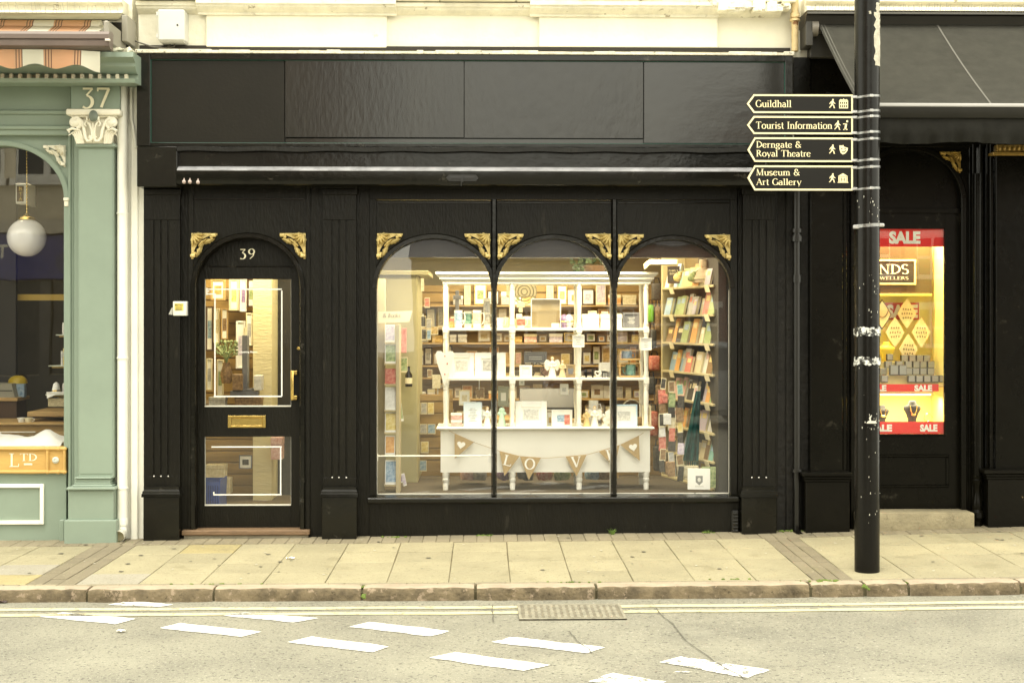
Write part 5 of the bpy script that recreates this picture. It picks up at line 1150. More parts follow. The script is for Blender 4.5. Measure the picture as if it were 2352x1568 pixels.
for nm, tip, vt, vb, qc, texts, pic, vp, lab in signs:
    x_t, z_t = P(tip[0], tip[1], YS); xc = X(qc, YS); xe = X(1959, YS); z1, z0 = Z(vt, xc, YS), Z(vb, xc, YS)
    out = [(x_t, z_t), (xc, z0), (xe, z0), (xe, z1), (xc, z1)]; b = .0115
    inn = [(x_t+b*1.25, z_t), (xc+b*.55, z0+b), (xe-b, z0+b), (xe-b, z1-b), (xc+b*.55, z1-b)]
    m = MB(); m.prism([(p[0]+(-.003 if i == 0 else 0), p[1]+(-.003 if i in (1, 2) else .003 if i in (3, 4) else 0)) for i, p in enumerate(out)], YS, YS+.012); m.prism([(xe-.03, z0+.01), (px, z0+.01), (px, z1-.01), (xe-.03, z1-.01)], YS+.002, YS+.01)
    pl = m.build('direction_sign', SIGNB, post); pl['label'] = lab
    m = MB(); a = [m.bm.verts.new((p[0], YS-.0015, p[1])) for p in out]; c = [m.bm.verts.new((p[0], YS-.0015, p[1])) for p in inn]
    for i in range(5): j = (i+1) % 5; m.bm.faces.new((a[i], a[j], c[j], c[i]))
    m.build('border', SIGNC, pl, 0)
    m = MB()
    for tx, qa, qb, vbase in texts: serif(m, tx, X(qa, YS), X(qb, YS), Z(vbase, xc, YS), .0462 if len(texts) == 1 else .0425, YS-.0012)
    m.build('lettering', SIGNC, pl, 0)
    m = MB(); q_w = 1912 if pic != 'i' else 1924; hx, hz = P(q_w, vp+10.5, YS); hh = .062
    m.poly([(hx+u*hh, YS-.0015, hz+v*hh) for u, v in WALK])
    ix, iz = P({'hall': 1937.5, 'i': 1941, 'mask': 1937.5, 'museum': 1936}[pic], vp+11, YS)
    if pic == 'hall':
        for u0, u1, v0, v1 in ((-.03, .03, .0, .052),): m.box(ix+u0, ix+u1, YS-.002, YS-.0008, iz+v0, iz+v1)
        m.poly([(ix-.03, YS-.0015, iz+.054), (ix-.02, YS-.0015, iz+.062), (ix-.008, YS-.0015, iz+.058), (ix, YS-.0015, iz+.066), (ix+.008, YS-.0015, iz+.058), (ix+.02, YS-.0015, iz+.062), (ix+.03, YS-.0015, iz+.054)])
    if pic == 'museum':
        m.poly([(ix-.034, YS-.0015, iz+.044), (ix, YS-.0015, iz+.064), (ix+.034, YS-.0015, iz+.044)])
        for u in (-.028, -.02, .02, .028): m.box(ix+u-.0025, ix+u+.0025, YS-.002, YS-.0008, iz+.006, iz+.042)
        m.box(ix-.036, ix+.036, YS-.002, YS-.0008, iz, iz+.005); m.box(ix-.017, ix+.017, YS-.002, YS-.0008, iz+.006, iz+.0405)
    if pic == 'i':
        m.xf(Matrix()); 
        for p, ws in (([(.0, .0), (.005, .03), (.008, .042)], [.013]*3), ([(-.013, .04), (.008, .042)], [.006]*2), ([(-.012, .003), (.016, .004)], [.007]*2)): ribbon(m, p, ws, lambda u, v, yy: (ix+u, yy, iz+v), YS-.0015)
        m.ball((ix+.014, YS-.0012, iz+.058), .0075, .0005, .0075, 10, 6)
    if pic == 'mask':
        th = [(-.028, .058), (-.015, .056), (.0, .06), (.0, .05), (.03, .04), (.026, .022), (.012, .004), (-.006, -.004), (-.02, .008), (-.027, .03)]
        m.poly([(ix+u, YS-.0015, iz+v) for u, v in th])
    m.build('pictogram', SIGNC, pl, 0)
    if pic in ('hall', 'museum', 'mask'):
        m = MB()
        if pic == 'hall':
            for u in (-.02, -.0067, .0067, .02):
                for v in (.008, .03): m.box(ix+u-.0036, ix+u+.0036, YS-.0028, YS-.0021, iz+v, iz+v+.014)
        if pic == 'museum':
            xs = [(-.011, .012), (-.011, .034), (0, .018), (.011, .034), (.011, .012)]; ribbon(m, xs, [.005]*5, lambda u, v, yy: (ix+u, yy, iz+v), YS-.0028)
        if pic == 'mask':
            for u, v in ((-.012, .036), (.01, .034)): m.ball((ix+u, YS-.002, iz+v), .006, .0006, .003, 8, 5)
            ribbon(m, [(-.014, .02), (-.004, .012), (.01, .018), (.016, .024)], [.003, .005, .005, .003], lambda u, v, yy: (ix+u, yy, iz+v), YS-.0028)
        m.build('pictogram_detail', SIGNB, pl, 0)
for v in (220, 254, 267, 303, 318.5, 366.5, 383, 432):
    m = MB(); n = 24; z = zp(v)
    ring = [[onpole(2*PI*i/n, z+dz+.006*math.sin(2*PI*i/n), pr_+.004) for i in range(n)] for dz in (-.007, .007)]
    a = [[m.bm.verts.new(p) for p in s] for s in ring]
    for i in range(n): j = (i+1) % n; m.bm.faces.new((a[0][i], a[0][j], a[1][j], a[1][i]))
    bmesh.ops.solidify(m.bm, geom=m.bm.faces[:], thickness=.002)
    m.box(px-pr_-.03, px-pr_+.02, YS-.004, YS+.014, z-.009, z+.009, .002); p = onpole(.05, z, pr_+.006); m.box(p[0]-.012, p[0]+.012, p[1]-.006, p[1]+.002, z-.009, z+.009, .002)
    m.build('clamp_band', STEEL, post)
m = MB(); z = zp(517); n = 24
a = [[m.bm.verts.new(onpole(2*PI*i/n, z+dz+.006*math.sin(2*PI*i/n), pr_+.005)) for i in range(n)] for dz in (-.011, .011)]
for i in range(n): j = (i+1) % n; m.bm.faces.new((a[0][i], a[0][j], a[1][j], a[1][i]))
bmesh.ops.solidify(m.bm, geom=m.bm.faces[:], thickness=.002); m.box(px-pr_-.022, px-pr_+.022, YPOLE-.05, YPOLE-.02, z-.022, z+.004, .004); m.box(px+pr_-.02, px+pr_+.02, YPOLE-.05, YPOLE-.03, z-.008, z+.014, .004); m.build('hose_clip', STEEL, post)
# ================================================================== the other side of the street (seen in the glass)
BRICK = bpy.data.materials.new('red brick'); BRICK.use_nodes = True
_t = BRICK.node_tree; _b = _t.nodes['Principled BSDF']; _b.inputs['Roughness'].default_value = .85
_br = _t.nodes.new('ShaderNodeTexBrick'); _br.inputs['Scale'].default_value = 1; _br.inputs['Brick Width'].default_value = .23; _br.inputs['Row Height'].default_value = .075; _br.inputs['Mortar Size'].default_value = .008
_br.inputs['Color1'].default_value = (.26, .085, .05, 1); _br.inputs['Color2'].default_value = (.19, .06, .04, 1); _br.inputs['Mortar'].default_value = (.3, .26, .2, 1)
_c = _t.nodes.new('ShaderNodeTexCoord'); _mp = _t.nodes.new('ShaderNodeMapping'); _mp.inputs['Rotation'].default_value = (PI/2, 0, 0)
_t.links.new(_c.outputs['Object'], _mp.inputs[0]); _t.links.new(_mp.outputs[0], _br.inputs['Vector']); _t.links.new(_br.outputs['Color'], _b.inputs['Base Color'])
SASH = plain('white sash paint', (.75, .73, .66), .5); DGL = plain('dark window glass', (.03, .032, .035), .08); SLATE = plain('slate roof', (.09, .09, .1), .7, var=.2); STONE = plain('pale band stone', (.55, .5, .4), .8)
STUC = plain('grey render', (.42, .4, .35), .85)
def house(lab, x0, x1, y, dep, h, wm, cols, floors, front=None, base=3.3, pitch=2.2, wh=1.5):
    b = thing('house', lab, 'building', ((x0+x1)/2, y-dep/2, -.08), group='buildings across the street')
    m = MB(); m.box(x0, x1, y-dep, y, -.1, h); m.build('wall', wm, b)
    m = MB(); m.prof(x0-.15, x1+.15, [(y+.25, h), (y-dep/2, h+pitch), (y-dep-.25, h)]); rf = m.build('roof', SLATE, b)
    m = MB(); m.box(x1-1.4, x1-.6, y-dep/2-.4, y-dep/2+.4, h+pitch*.5, h+pitch+1.1); m.build('chimney', wm, rf)
    for c in range(cols):
        xc = x0+(x1-x0)*(c+.5)/cols
        for f in range(floors):
            z = base+.9+f*2.9
            if z+wh > h: continue
            m = MB(); m.box(xc-.55, xc+.55, y, y+.03, z, z+wh); m.box(xc-.04, xc+.04, y+.03, y+.045, z, z+wh); m.box(xc-.5, xc+.5, y+.03, y+.05, z+wh/2-.04, z+wh/2+.04)
            fr = m.build('window', SASH, b)
            m = MB()
            for u in (-.5, .05):
                for k in (0, 1): m.box(xc+u, xc+u+.44, y+.031, y+.036, z+.07+k*wh/2, z+wh/2-.06+k*wh/2)
            m.build('pane', DGL, fr)
            m = MB(); m.box(xc-.7, xc+.7, y, y+.14, z-.12, z-.01); m.box(xc-.7, xc+.7, y, y+.05, z+wh+.005, z+wh+.24); m.build('sill', SASH, fr)
    if front:
        fm, sm = front
        m = MB(); m.box(x0+.1, x1-.1, y, y+.12, -.05, .75); m.build('stall_riser', sm, b)
        m = MB(); m.box(x0+.1, x1-.1, y+.001, y+.25, 2.42, 3.2, .02); fa = m.build('fascia', fm, b)
        m = MB(); m.box(x0, x1, y, y+.32, 3.21, 3.42); m.build('cornice', STONE, b)
        n = max(2, int((x1-x0)/1.7)); m = MB()
        for i in range(n+1): xx = x0+.2+(x1-x0-.4)*i/n; m.box(xx-.09, xx+.09, y, y+.13, .75, 2.42)
        m.build('shopfront_frame', sm, b)
        m = MB()
        for i in range(n): xx = x0+.2+(x1-x0-.4)*i/n; m.box(xx+.1, xx+(x1-x0-.4)/n-.1, y, y+.04, .78, 2.4)
        m.build('shop_glass', DGL, b)
        return b, fa
    return b, None
NAVY = plain('navy fascia', (.025, .03, .2), .35)
YO = -13.0
b1, fa = house('pale stone shop house across the street with a navy fascia', -9.6, -5.6, YO, 8, 9.5, plain('pale ashlar', (.62, .56, .42), .85, var=.12), 3, 2, (NAVY, plain('grey shopfront', (.1, .1, .1), .5)))
m = MB(); sans(m, 'Th', -8.52, -8.2, 2.8, .22, YO+.252, .02, mirror=True); m.build('lettering', WL, fa, 0)
m = MB()
for x, z, r in ((-7.2, 2.72, .2), (-6.6, 2.85, .28), (-8.6, 2.7, .25)): m.lathe([(r, 0), (r, .004)], n=24); 
m.bm.clear()
for x, z, r in ((-7.15, 2.72, .22), (-6.5, 2.85, .28), (-8.7, 2.7, .25)): m.prism([(x+r*math.cos(i*PI/12), z+r*math.sin(i*PI/12)) for i in range(24)], YO+.2505, YO+.2515)
m.build('roundel', plain('navy roundel', (.045, .05, .15), .35), fa)
house('brick house with dark shopfront across the street', -5.6, -2.9, YO, 8, 8.6, BRICK, 2, 2, (plain('black fascia', (.02, .02, .02), .3), plain('dark grey shopfront', (.06, .06, .06), .5)))
house('rendered house with pale shopfront further left across the street', -15, -9.6, YO, 8, 9, STUC, 3, 2, (plain('pale fascia', (.5, .48, .42), .4), SASH))
house('far red brick house seen right across the open corner', 10.4, 17, -44, 8, 9.5, BRICK, 3, 3, None, -.2)
house('far brick house behind the open corner on the far right', 17.2, 26, -44, 8, 10.5, BRICK, 4, 3, None, -.2)
house('low grey house in the middle distance across the street', -3, 4.5, -46, 8, 4.3, STUC, 4, 1, None, -.2, 1.6)
house('low brick terrace behind the parked car', 4.8, 10, -45, 8, 4.9, BRICK, 3, 1, None, -.2, 1.8)
def car(lab, x, y, rz, body):
    c = thing('parked_car', lab, 'car', (x, y, -.08), rz, 'cars parked across the street')
    pr = [(-2.05, .25), (-2.1, .55), (-2.02, .82), (-1.2, .95), (-.55, 1.38), (.2, 1.46), (1.1, 1.42), (1.75, 1.02), (2.05, .92), (2.1, .5), (2.05, .25)]
    m = MB(); m.prism(pr, -.82, .82); bmesh.ops.bevel(m.bm, geom=[e for e in m.bm.edges if abs(e.verts[0].co.y-e.verts[1].co.y) < .01], offset=.09, segments=3, affect='EDGES'); m.build('body', body, c, 50, local=True)
    m = MB()
    for s in (-1, 1): m.prism([(-1.0, .97), (-.5, 1.3), (.2, 1.38), (.2, .97)], s*.824, s*.83); m.prism([(.28, .97), (.28, 1.38), (1.05, 1.34), (1.45, 1.0)], s*.824, s*.83)
    m.build('side_window', DGL, c, local=True)
    for xx in (-1.3, 1.3):
        for s in (-1, 1):
            m = MB(); m.lathe([(.31, -.1), (.33, -.06), (.33, .06), (.31, .1)], n=20); m.xf(Matrix.Translation((xx, s*.76, .33)) @ Matrix.Rotation(PI/2, 4, 'X')); wh = m.build('wheel', plain('tyre rubber', (.015, .015, .015), .8), c, local=True)
            m = MB(); m.lathe([(.2, -.105), (.2, .105)], n=14); m.xf(Matrix.Translation((xx, s*.76, .33)) @ Matrix.Rotation(PI/2, 4, 'X')); m.build('rim', STEEL, wh)
    m = MB()
    for s in (-1, 1): m.ball((-2.03, s*.6, .68), .06, .16, .07, 10, 6)
    m.build('headlight', plain('headlight', (.7, .7, .7), .1), c, local=True)
car('silver grey car parked across the street', 3.1, -11.9, 0, plain('silver car paint', (.32, .33, .34), .2, metal=.6))
car('dark car parked across the street further left', -3.2, -12.0, 0, plain('dark car paint', (.04, .045, .05), .2))
# ================================================================== GOODS in the bookshop window and behind it
DW = mat('cream dresser paint', (.86, .84, .74), .45, var=.03, vs=3)
WHITEC = plain('white card', (.86, .85, .78), .6); CREAMC = plain('cream card', (.8, .72, .48), .6); GREYC = plain('slate grey', (.17, .17, .18), .6); TAN = mat('hessian', (.45, .32, .15), .9, var=.12, vs=60, bump=.5, bs=250)
SOFTP = plain('soft grey print', (.55, .55, .52), .7, var=.3, vs=60); DARKW_ = plain('dark brown wood', (.09, .05, .025), .5); PINEW = mat('pine wood', (.5, .33, .13), .55, var=.15, vs=8, stretch=(1, 1, 4))
CLEAR = glass_mat('clear box plastic')
def pm(i, a, b, s=40): return mat('print '+i, a, .5, col2=b, vs=s)
PR = {'yellow': pm('yellow', (.7, .5, .08), (.85, .75, .4)), 'red': pm('red', (.5, .05, .03), (.7, .35, .25)), 'blue': pm('blue', (.12, .25, .42), (.5, .62, .7)), 'green': pm('green', (.14, .25, .08), (.55, .6, .3)), 'teal': pm('teal', (.08, .3, .26), (.35, .55, .45)),
      'lilac': pm('lilac', (.4, .33, .5), (.75, .7, .72)), 'pink': pm('pink', (.65, .3, .25), (.8, .62, .55)), 'cream': pm('cream', (.65, .55, .3), (.82, .75, .55)), 'grey': pm('grey', (.3, .3, .28), (.62, .6, .55)), 'orange': pm('orange', (.65, .25, .04), (.8, .5, .2)), 'brown': pm('brown', (.14, .075, .03), (.4, .26, .12)), 'black': pm('black', (.02, .018, .015), (.09, .08, .06)), 'white': pm('white', (.75, .73, .65), (.88, .86, .8)), 'purple': pm('purple', (.2, .1, .28), (.5, .38, .55)), 'gold': pm('gold', (.4, .26, .06), (.7, .5, .2))}
BOOKW = (19, 17, 11, 24); GREENW = 7; WINW = 13
# --- dresser
YD0, YD1 = .5, .88
dr = thing('dresser', 'tall white painted open dresser with turned posts filling the shop window', 'dresser', (X(1256, .5), .65, .2))
def turned(m, x, y, z0, z1, r, mids=()):
    L = z1-z0
    pr = [(r*.95, 0), (r*.95, .035), (r*.7, .04), (r*.9, .055), (r*.9, .065), (r*.7, .075), (r*.85, .09), (r*.68, .12), (r*.72, .3), (r*.86, .62), (r*.88, .74), (r*.74, .84), (r*.7, .86), (r*.9, .88), (r*.9, .895), (r*.7, .905), (r*.9, .92), (r*.7, .94), (r*.95, .95), (r*.95, 1)]
    m.lathe([(a, z0+L*b) for a, b in pr], (x, y, 0), 12)
zc = lambda v, y=YD0: Z(v, .5, y)
pq = (1023.5, 1177, 1330, 1484)
for y in (YD0+.025, YD1-.02):
    for q in pq:
        x = X(q, YD0+.025); r = .024; m = MB()
        turned(m, x, y, zc(868), zc(765), r); turned(m, x, y, zc(757)+.02, zc(650), r); turned(m, x, y, zc(980), zc(882), r)
        m.box(x-r, x+r, y-r, y+r, zc(882), zc(868), .004); m.box(x-r, x+r, y-r, y+r, zc(765), zc(757)+.02, .004)
        m.build('post', DW, dr, 40)
        m = MB(); zl0 = .31; zl1 = zc(1084); m.lathe([(.022, zl0-.05), (.021, zl0), (.024, zl1-.1), (.02, zl1-.085), (.027, zl1-.075), (.027, zl1-.055), (.021, zl1-.05), (.027, zl1-.03), (.027, zl1)], (x, y, 0), 12); m.build('leg', DW, dr, 40)
for v0, v1 in ((753.5, 759.5), (867.5, 873.5)):
    m = MB(); m.box(X(1016, YD0), X(1491, YD0), YD0+.004, YD1, zc(v1), zc(v0), .004); m.build('shelf', DW, dr)
m = MB(); m.box(X(1002, YD0-.04), X(1504, YD0-.04), YD0-.05, YD1+.03, zc(985), zc(980), .006); m.box(X(1008, YD0), X(1498, YD0), YD0-.02, YD1+.01, zc(988), zc(985)-.001, .004); m.build('top', DW, dr)
m = MB(); m.box(X(1012, YD0), X(1493, YD0), YD0, YD0+.025, zc(1084), zc(988)); m.box(X(1012, YD0), X(1493, YD0), YD1-.03, YD1, zc(1084), zc(988))
for q in (1178, 1330): m.box(X(q-.4, YD0), X(q+.4, YD0), YD0-.001, YD0+.001, zc(1083), zc(989))
m.build('apron', DW, dr)
m = MB(); 
for k, (q0, q1, v0, v1) in enumerate(((1000, 1512, 624.5, 630), (1004, 1508, 630, 634), (1009, 1503, 634, 641), (1013, 1499, 641, 645), (1017, 1495, 645, 652))):
    e = .05-.012*k; m.box(X(q0, YD0-e), X(q1, YD0-e), YD0-e, YD1+e, zc(v1, YD0-e), zc(v0, YD0-e), .003)
m.build('cornice', DW, dr)
S1, S2, S3 = zc(753.5)+.001, zc(867.5)+.001, zc(980)+.001
# --- small builders
def mug(q0, q1, v0, zb, y, body, prt, lab, grp='mugs on the white dresser'):
    x0, x1 = X(q0, y), X(q1, y); r = (x1-x0)/2; x = (x0+x1)/2; h = Z(v0, x, y)-zb
    o = thing('mug', lab, 'mug', (x, y, zb), group=grp)
    m = MB(); m.lathe([(0, .004), (r*.82, 0), (r*.86, .005), (r, h), (r*.94, h), (r*.82, .01), (0, .008)], n=20); m.build('body', body, o, 40, local=True)
    m = MB(); m.lathe([(r*.9, h*.25), (r*.97, h*.25), (r*1.0, h*.85), (r*.93, h*.85)], n=20); m.build('printed_band', prt, o, 40, local=True)
    m = MB(); m.tube([(r*.9, 0, h*.82), (r*1.35, 0, h*.85), (r*1.62, 0, h*.66), (r*1.55, 0, h*.42), (r*1.2, 0, h*.24), (r*.85, 0, h*.18)], r*.13, 8); m.build('handle', body, o, 50, local=True); return o
def frame(q0, q1, v0, v1, y, fm, pic, lab, grp='picture frames and plaques', bw=.018, mount=WHITEC, tilt=.08, cat='picture frame', lines=0, name='picture_frame'):
    x0, x1, z0, z1 = R(q0, q1, v0, v1, y); w_, h = x1-x0, z1-z0; o = thing(name, lab, cat, ((x0+x1)/2, y, z0), group=grp); o.rotation_euler = (-tilt, 0, 0)
    a, t = w_/2, min(bw, w_*.2)
    m = MB(); m.box(-a, -a+t, 0, .018, 0, h, .003); m.box(a-t, a, 0, .018, 0, h, .003); m.box(-a+t, a-t, 0, .018, 0, t, .003); m.box(-a+t, a-t, 0, .018, h-t, h, .003); m.build('frame', fm, o, local=True)
    m = MB(); m.box(-a+t, a-t, .008, .014, t, h-t); m.build('mount', mount, o, local=True)
    m = MB()
    if lines:
        for i in range(lines): k = rnd.uniform(.25, .6); m.box(-a*k, a*k, .0065, .0078, t+(h-2*t)*(.2+.6*i/lines), t+(h-2*t)*(.2+.6*i/lines)+.006)
        m.build('print', pic, o, local=True)
    else: m.box(-a*.48, a*.48, .006, .0078, h*.28, h*.68); m.build('picture', pic, o, local=True)
    return o
def card(q0, q1, v0, v1, y, prt, lab, grp, tilt=.12, rz=0, mount=CREAMC, cat='card', name='greeting_card'):
    x0, x1, z0, z1 = R(q0, q1, v0, v1, y); w_, h = (x1-x0)/2, z1-z0; o = thing(name, lab, cat, ((x0+x1)/2, y, z0), rz, grp); o.rotation_euler = (-tilt, 0, rz)
    m = MB(); m.box(-w_, w_, 0, .002, 0, h); m.poly([(-w_, .002, h), (w_, .002, h), (w_, .03, 0), (-w_, .03, 0)]); m.build('leaf', mount, o, local=True, smooth=0)
    m = MB(); m.box(-w_*.86, w_*.86, -.001, -.0002, h*.1, h*.94); m.build('picture', prt, o, local=True, smooth=0)
    return o
def giftbox(q0, q1, v0, v1, y, bm_, lm, lab, grp='boxes on the white dresser', d=.09, cat='box'):
    x0, x1, z0, z1 = R(q0, q1, v0, v1, y); w_, h = (x1-x0)/2, z1-z0; o = thing('gift_box', lab, cat, ((x0+x1)/2, y, z0), group=grp)
    m = MB(); m.box(-w_*.96, w_*.96, 0, d, 0, h*.7, .003); m.build('box', bm_, o, local=True)
    m = MB(); m.box(-w_, w_, -.003, d+.003, h*.66, h, .004); m.build('lid', lm, o, local=True); return o
def angel(q, v0, v1, y, robe, lab, wings=True):
    x, z = P(q, v1, y); h = Z(v0, x, y)-z; o = thing('angel_figure', lab, 'figurine', (x, y, z), group='angel figurines on the dresser')
    m = MB(); m.lathe([(0, 0), (.2*h, 0), (.19*h, .05*h), (.13*h, .35*h), (.1*h, .52*h), (.13*h, .64*h), (.14*h, .7*h), (.06*h, .77*h), (.045*h, .8*h), (0, .8*h)], n=14)
    for s in (-1, 1): m.tube([(s*.13*h, 0, .69*h), (s*.17*h, -.04*h, .55*h), (s*.03*h, -.13*h, .52*h)], [.05*h, .05*h, .03*h], 8)
    m.build('robe', robe, o, 60, local=True)
    m = MB(); m.ball((0, 0, .87*h), .075*h, .08*h, .09*h, 12, 8); m.build('head', plain('figurine face', (.75, .6, .42), .5), o, 60, local=True)
    m = MB(); m.ball((0, .02*h, .895*h), .088*h, .085*h, .085*h, 12, 8); m.build('hair', plain('figurine hair', (.5, .34, .14), .6), o, 60, local=True)
    if wings:
        m = MB()
        for s in (-1, 1): m.prism([(s*.05*h, .5*h), (s*.22*h, .3*h), (s*.34*h, .45*h), (s*.36*h, .7*h), (s*.27*h, .84*h), (s*.14*h, .8*h), (s*.06*h, .68*h)], .07*h, .1*h)
        m.build('wings', robe, o, local=True)
    return o
def heart(m, x, z, s, y0, y1):
    pts = []
    for i in range(28):
        t = 2*PI*i/28; pts.append((x+s*16*math.sin(t)**3/17, z+s*(13*math.cos(t)-5*math.cos(2*t)-2*math.cos(3*t)-math.cos(4*t))/17))
    m.prism(pts, y0, y1)
q4 = lambda z: 827.9+z*.27
v4 = lambda z: 517.4+z*.27
q5 = lambda z: 1270.1+z*.27
q6 = lambda z: 827.9+z*.288
v6 = lambda z: 799.7+z*.288
q7 = lambda z: 1270.1+z*.288
WCER = plain('white ceramic', (.85, .83, .74), .25)
# --- top shelf
mug(q4(797), q4(868), v4(722), S1, .6, WCER, PR['blue'], 'white mug with blue blots, leftmost of the tall mugs on the top dresser shelf')
mug(q4(955), q4(1030), v4(722), S1, .6, WCER, PR['cream'], 'tall white mug with small grey letters beside the left mullion on the top shelf')
mug(q4(880), q4(948), v4(730), S1, .75, WCER, PR['teal'], 'mug with blue green pattern standing behind the two tall mugs')
mug(q4(1045), q4(1106), v4(740), S1, .74, WCER, PR['grey'], 'lower grey patterned mug of the pair stacked beside the left mullion')
mug(q4(1045), q4(1106), v4(620), zc(735), .74, WCER, PR['grey'], 'upper mug of the pair stacked beside the left mullion', )
mug(q4(1160), q4(1218), v4(785), S1, .62, WCER, PR['white'], 'small plain white mug just right of the left mullion on the top shelf')
mug(q4(1330), q4(1400), v4(785), S1, .6, WCER, PR['red'], 'white mug with red lettering beside the clear case on the top shelf')
giftbox(q4(755), q4(796), v4(790), 753.5, .62, PR['orange'], PR['red'], 'small orange box at the left end of the top dresser shelf')
giftbox(q4(1222), q4(1262), v4(782), 753.5, .68, PR['cream'], CREAMC, 'cream box left of the second dresser post on the top shelf')
x0, x1, z0, z1 = R(q4(1452), q4(1706), v4(624), 753.5, .56)
cc = thing('display_case', 'clear upright display case with white edges on the top dresser shelf', 'display case', ((x0+x1)/2, .6, z0)); m = MB(); t = .006
for a in ((x0, x0+t, z0, z1), (x1-t, x1, z0, z1), (x0+t, x1-t, z0, z0+t), (x0+t, x1-t, z1-t, z1)): m.box(a[0], a[1], .56, .567, a[2], a[3]); m.box(a[0], a[1], .633, .64, a[2], a[3])
m.build('edge', WHITEC, cc); m = MB(); m.box(x0+t, x1-t, .637, .6395, z0+t, z1-t); m.build('back', plain('tan case back', (.42, .33, .17), .6), cc); m = MB(); m.box(x0+t, x1-t, .5615, .564, z0+t, z1-t); m.build('front', CLEAR, cc)
m = MB(); m.rb(q4(1625), q4(1690), v4(832), v4(866), .557, .002, 0); m.build('price_ticket', WHITEC, cc)
for q, lab in ((q5(95), 'small purple egg shaped ornament beside the clear case'), (q5(135), 'small white egg shaped ornament left of the third dresser post')):
    x, z = P(q, 753.5, .6); o = thing('egg_ornament', lab, 'ornament', (x, .6, S1), group='egg ornaments'); m = MB(); m.lathe([(0, 0), (.03, .0), (.016, .014), (.03, .03), (.042, .055), (.036, .085), (.018, .108), (0, .115)], n=14); m.build('egg', PR['purple'] if 'purple' in lab else WCER, o, 60, local=True); m = MB(); m.lathe([(.041, .05), (.0435, .055), (.041, .06)], n=14); m.build('rim', BRASS, o, local=True)
giftbox(q5(248), q5(395), v4(755), 753.5, .58, WHITEC, WHITEC, 'wide plain white box left of the right mullion on the top shelf')
giftbox(q5(402), q5(592), v4(755), 753.5, .59, WHITEC, PR['white'], 'white box half hidden by the right mullion on the top shelf')
frame(q5(595), q5(738), v4(740), 753.5, .56, GREYC, SOFTP, 'slate grey box plaque with pale writing at the right end of the top shelf', lines=5, mount=GREYC, cat='plaque', name='box_plaque', tilt=0)
giftbox(q5(300), q5(375), v4(728), v4(756), .66, CREAMC, CREAMC, 'cream box resting behind and above the wide white box')
giftbox(q5(415), q5(470), v4(732), v4(756), .66, PR['cream'], CREAMC, 'small cream box above the white box by the right mullion')
# --- middle shelf
hz = P(q4(718), v4(1160), .47); o = thing('heart_ornament', 'long white hanging heart with tiny red marks on the left dresser post', 'heart', (hz[0], .47, hz[1]))
m = MB(); x, z = hz; pts = [(x-.005, z-.24), (x+.03, z-.11), (x+.075, z+.03), (x+.09, z+.09), (x+.07, z+.125), (x+.035, z+.125), (x, z+.095), (x-.035, z+.125), (x-.07, z+.125), (x-.085, z+.09), (x-.07, z+.0), (x-.035, z-.12)]
m.prism([(x+(a-x)*.9, z+(b-z)*.78-.01) for a, b in pts], .462, .474); m.build('heart', WCER, o)
m = MB(); 
for a, b in ((0, .06), (.0, -.13), (.02, -.02)): m.ball((x+a, .461, z+b*.78), .007, .002, .008, 6, 5)
m.build('red_mark', PR['red'], o); m = MB(); m.tube([(x, .468, z+.07), (x, .47, z+.19)], .002, 5); m.build('string', TAN, o)
frame(q4(752), q4(968), v4(1082), 867.5, .57, WHITEC, SOFTP, 'wide white photo frame, left one of the pair on the middle dresser shelf', bw=.045)
frame(q4(972), q4(1236), v4(1080), 867.5, .56, WHITEC, PR['grey'], 'white photo frame with dark portrait behind the left mullion on the middle shelf', bw=.05)
frame(q4(1352), q4(1460), v4(1188), 867.5, .56, WHITEC, WHITEC, 'small square white frame next to the angels on the middle shelf', bw=.025)
frame(q4(1392), q4(1586), v4(1075), v4(1170), .8, GREYC, SOFTP, 'dark grey sign board with faint lettering behind the middle shelf angels', mount=GREYC, lines=2, cat='sign', name='sign_board', tilt=0)
m = MB(); o = thing('wire_stand', 'curly wire plate stand on the middle shelf beside the small square frame', 'stand', P(q4(1510), 867.5, .62)[:1]+(.62, S2)); x = o.location.x
for s in (-1, 1): m.tube([(x, .62, S2+.12), (x+s*.04, .62, S2+.1), (x+s*.05, .62, S2+.06), (x+s*.025, .62, S2+.035), (x+s*.06, .62, S2+.002)], .004, 6)
m.build('wire', BLACKM, o)
angel(q4(1632), v4(1110), 867.5, .57, WCER, 'large white angel with wings on the middle dresser shelf')
angel(q5(80), v4(1140), 867.5, .57, plain('pale gold robe', (.75, .6, .33), .5), 'slim cream and gold angel on the middle shelf beside the grey heart', False)
o = frame(q5(112), q5(190), v4(1182), 867.5, .57, TAN, GREYC, 'tan plaque carrying a grey heart on the middle dresser shelf', mount=TAN, cat='plaque', name='heart_plaque')
m = MB(); heart(m, 0, .06, .03, .002, .0055); m.build('heart', GREYC, o, local=True)
o = thing('letter_ornament', 'cream wooden letters spelling Home beside the right mullion', 'letters', (X(q5(365), .55), .55, S2))
for ch, a, b in (('H', 275, 345), ('m', 415, 470), ('e', 472, 492)):
    m = MB(); sans(m, ch, X(q5(a), .55), X(q5(b), .55), S2, .075 if ch == 'H' else .055, .545, .02); bmesh.ops.solidify(m.bm, geom=m.bm.faces[:], thickness=.015); m.build('letter', DW, o)
m = MB(); hx = X(q5(382), .55); m.tube([(hx+.026*16*math.sin(t)**3/17, .55, S2+.033+.026*(13*math.cos(t)-5*math.cos(2*t)-2*math.cos(3*t)-math.cos(4*t))/17) for t in [2*PI*i/20 for i in range(21)]], .006, 6); m.build('letter', DW, o)
frame(q5(390), q5(486), v4(1165), 867.5, .68, WHITEC, SOFTP, 'white card frame standing behind the Home letters', lines=1)
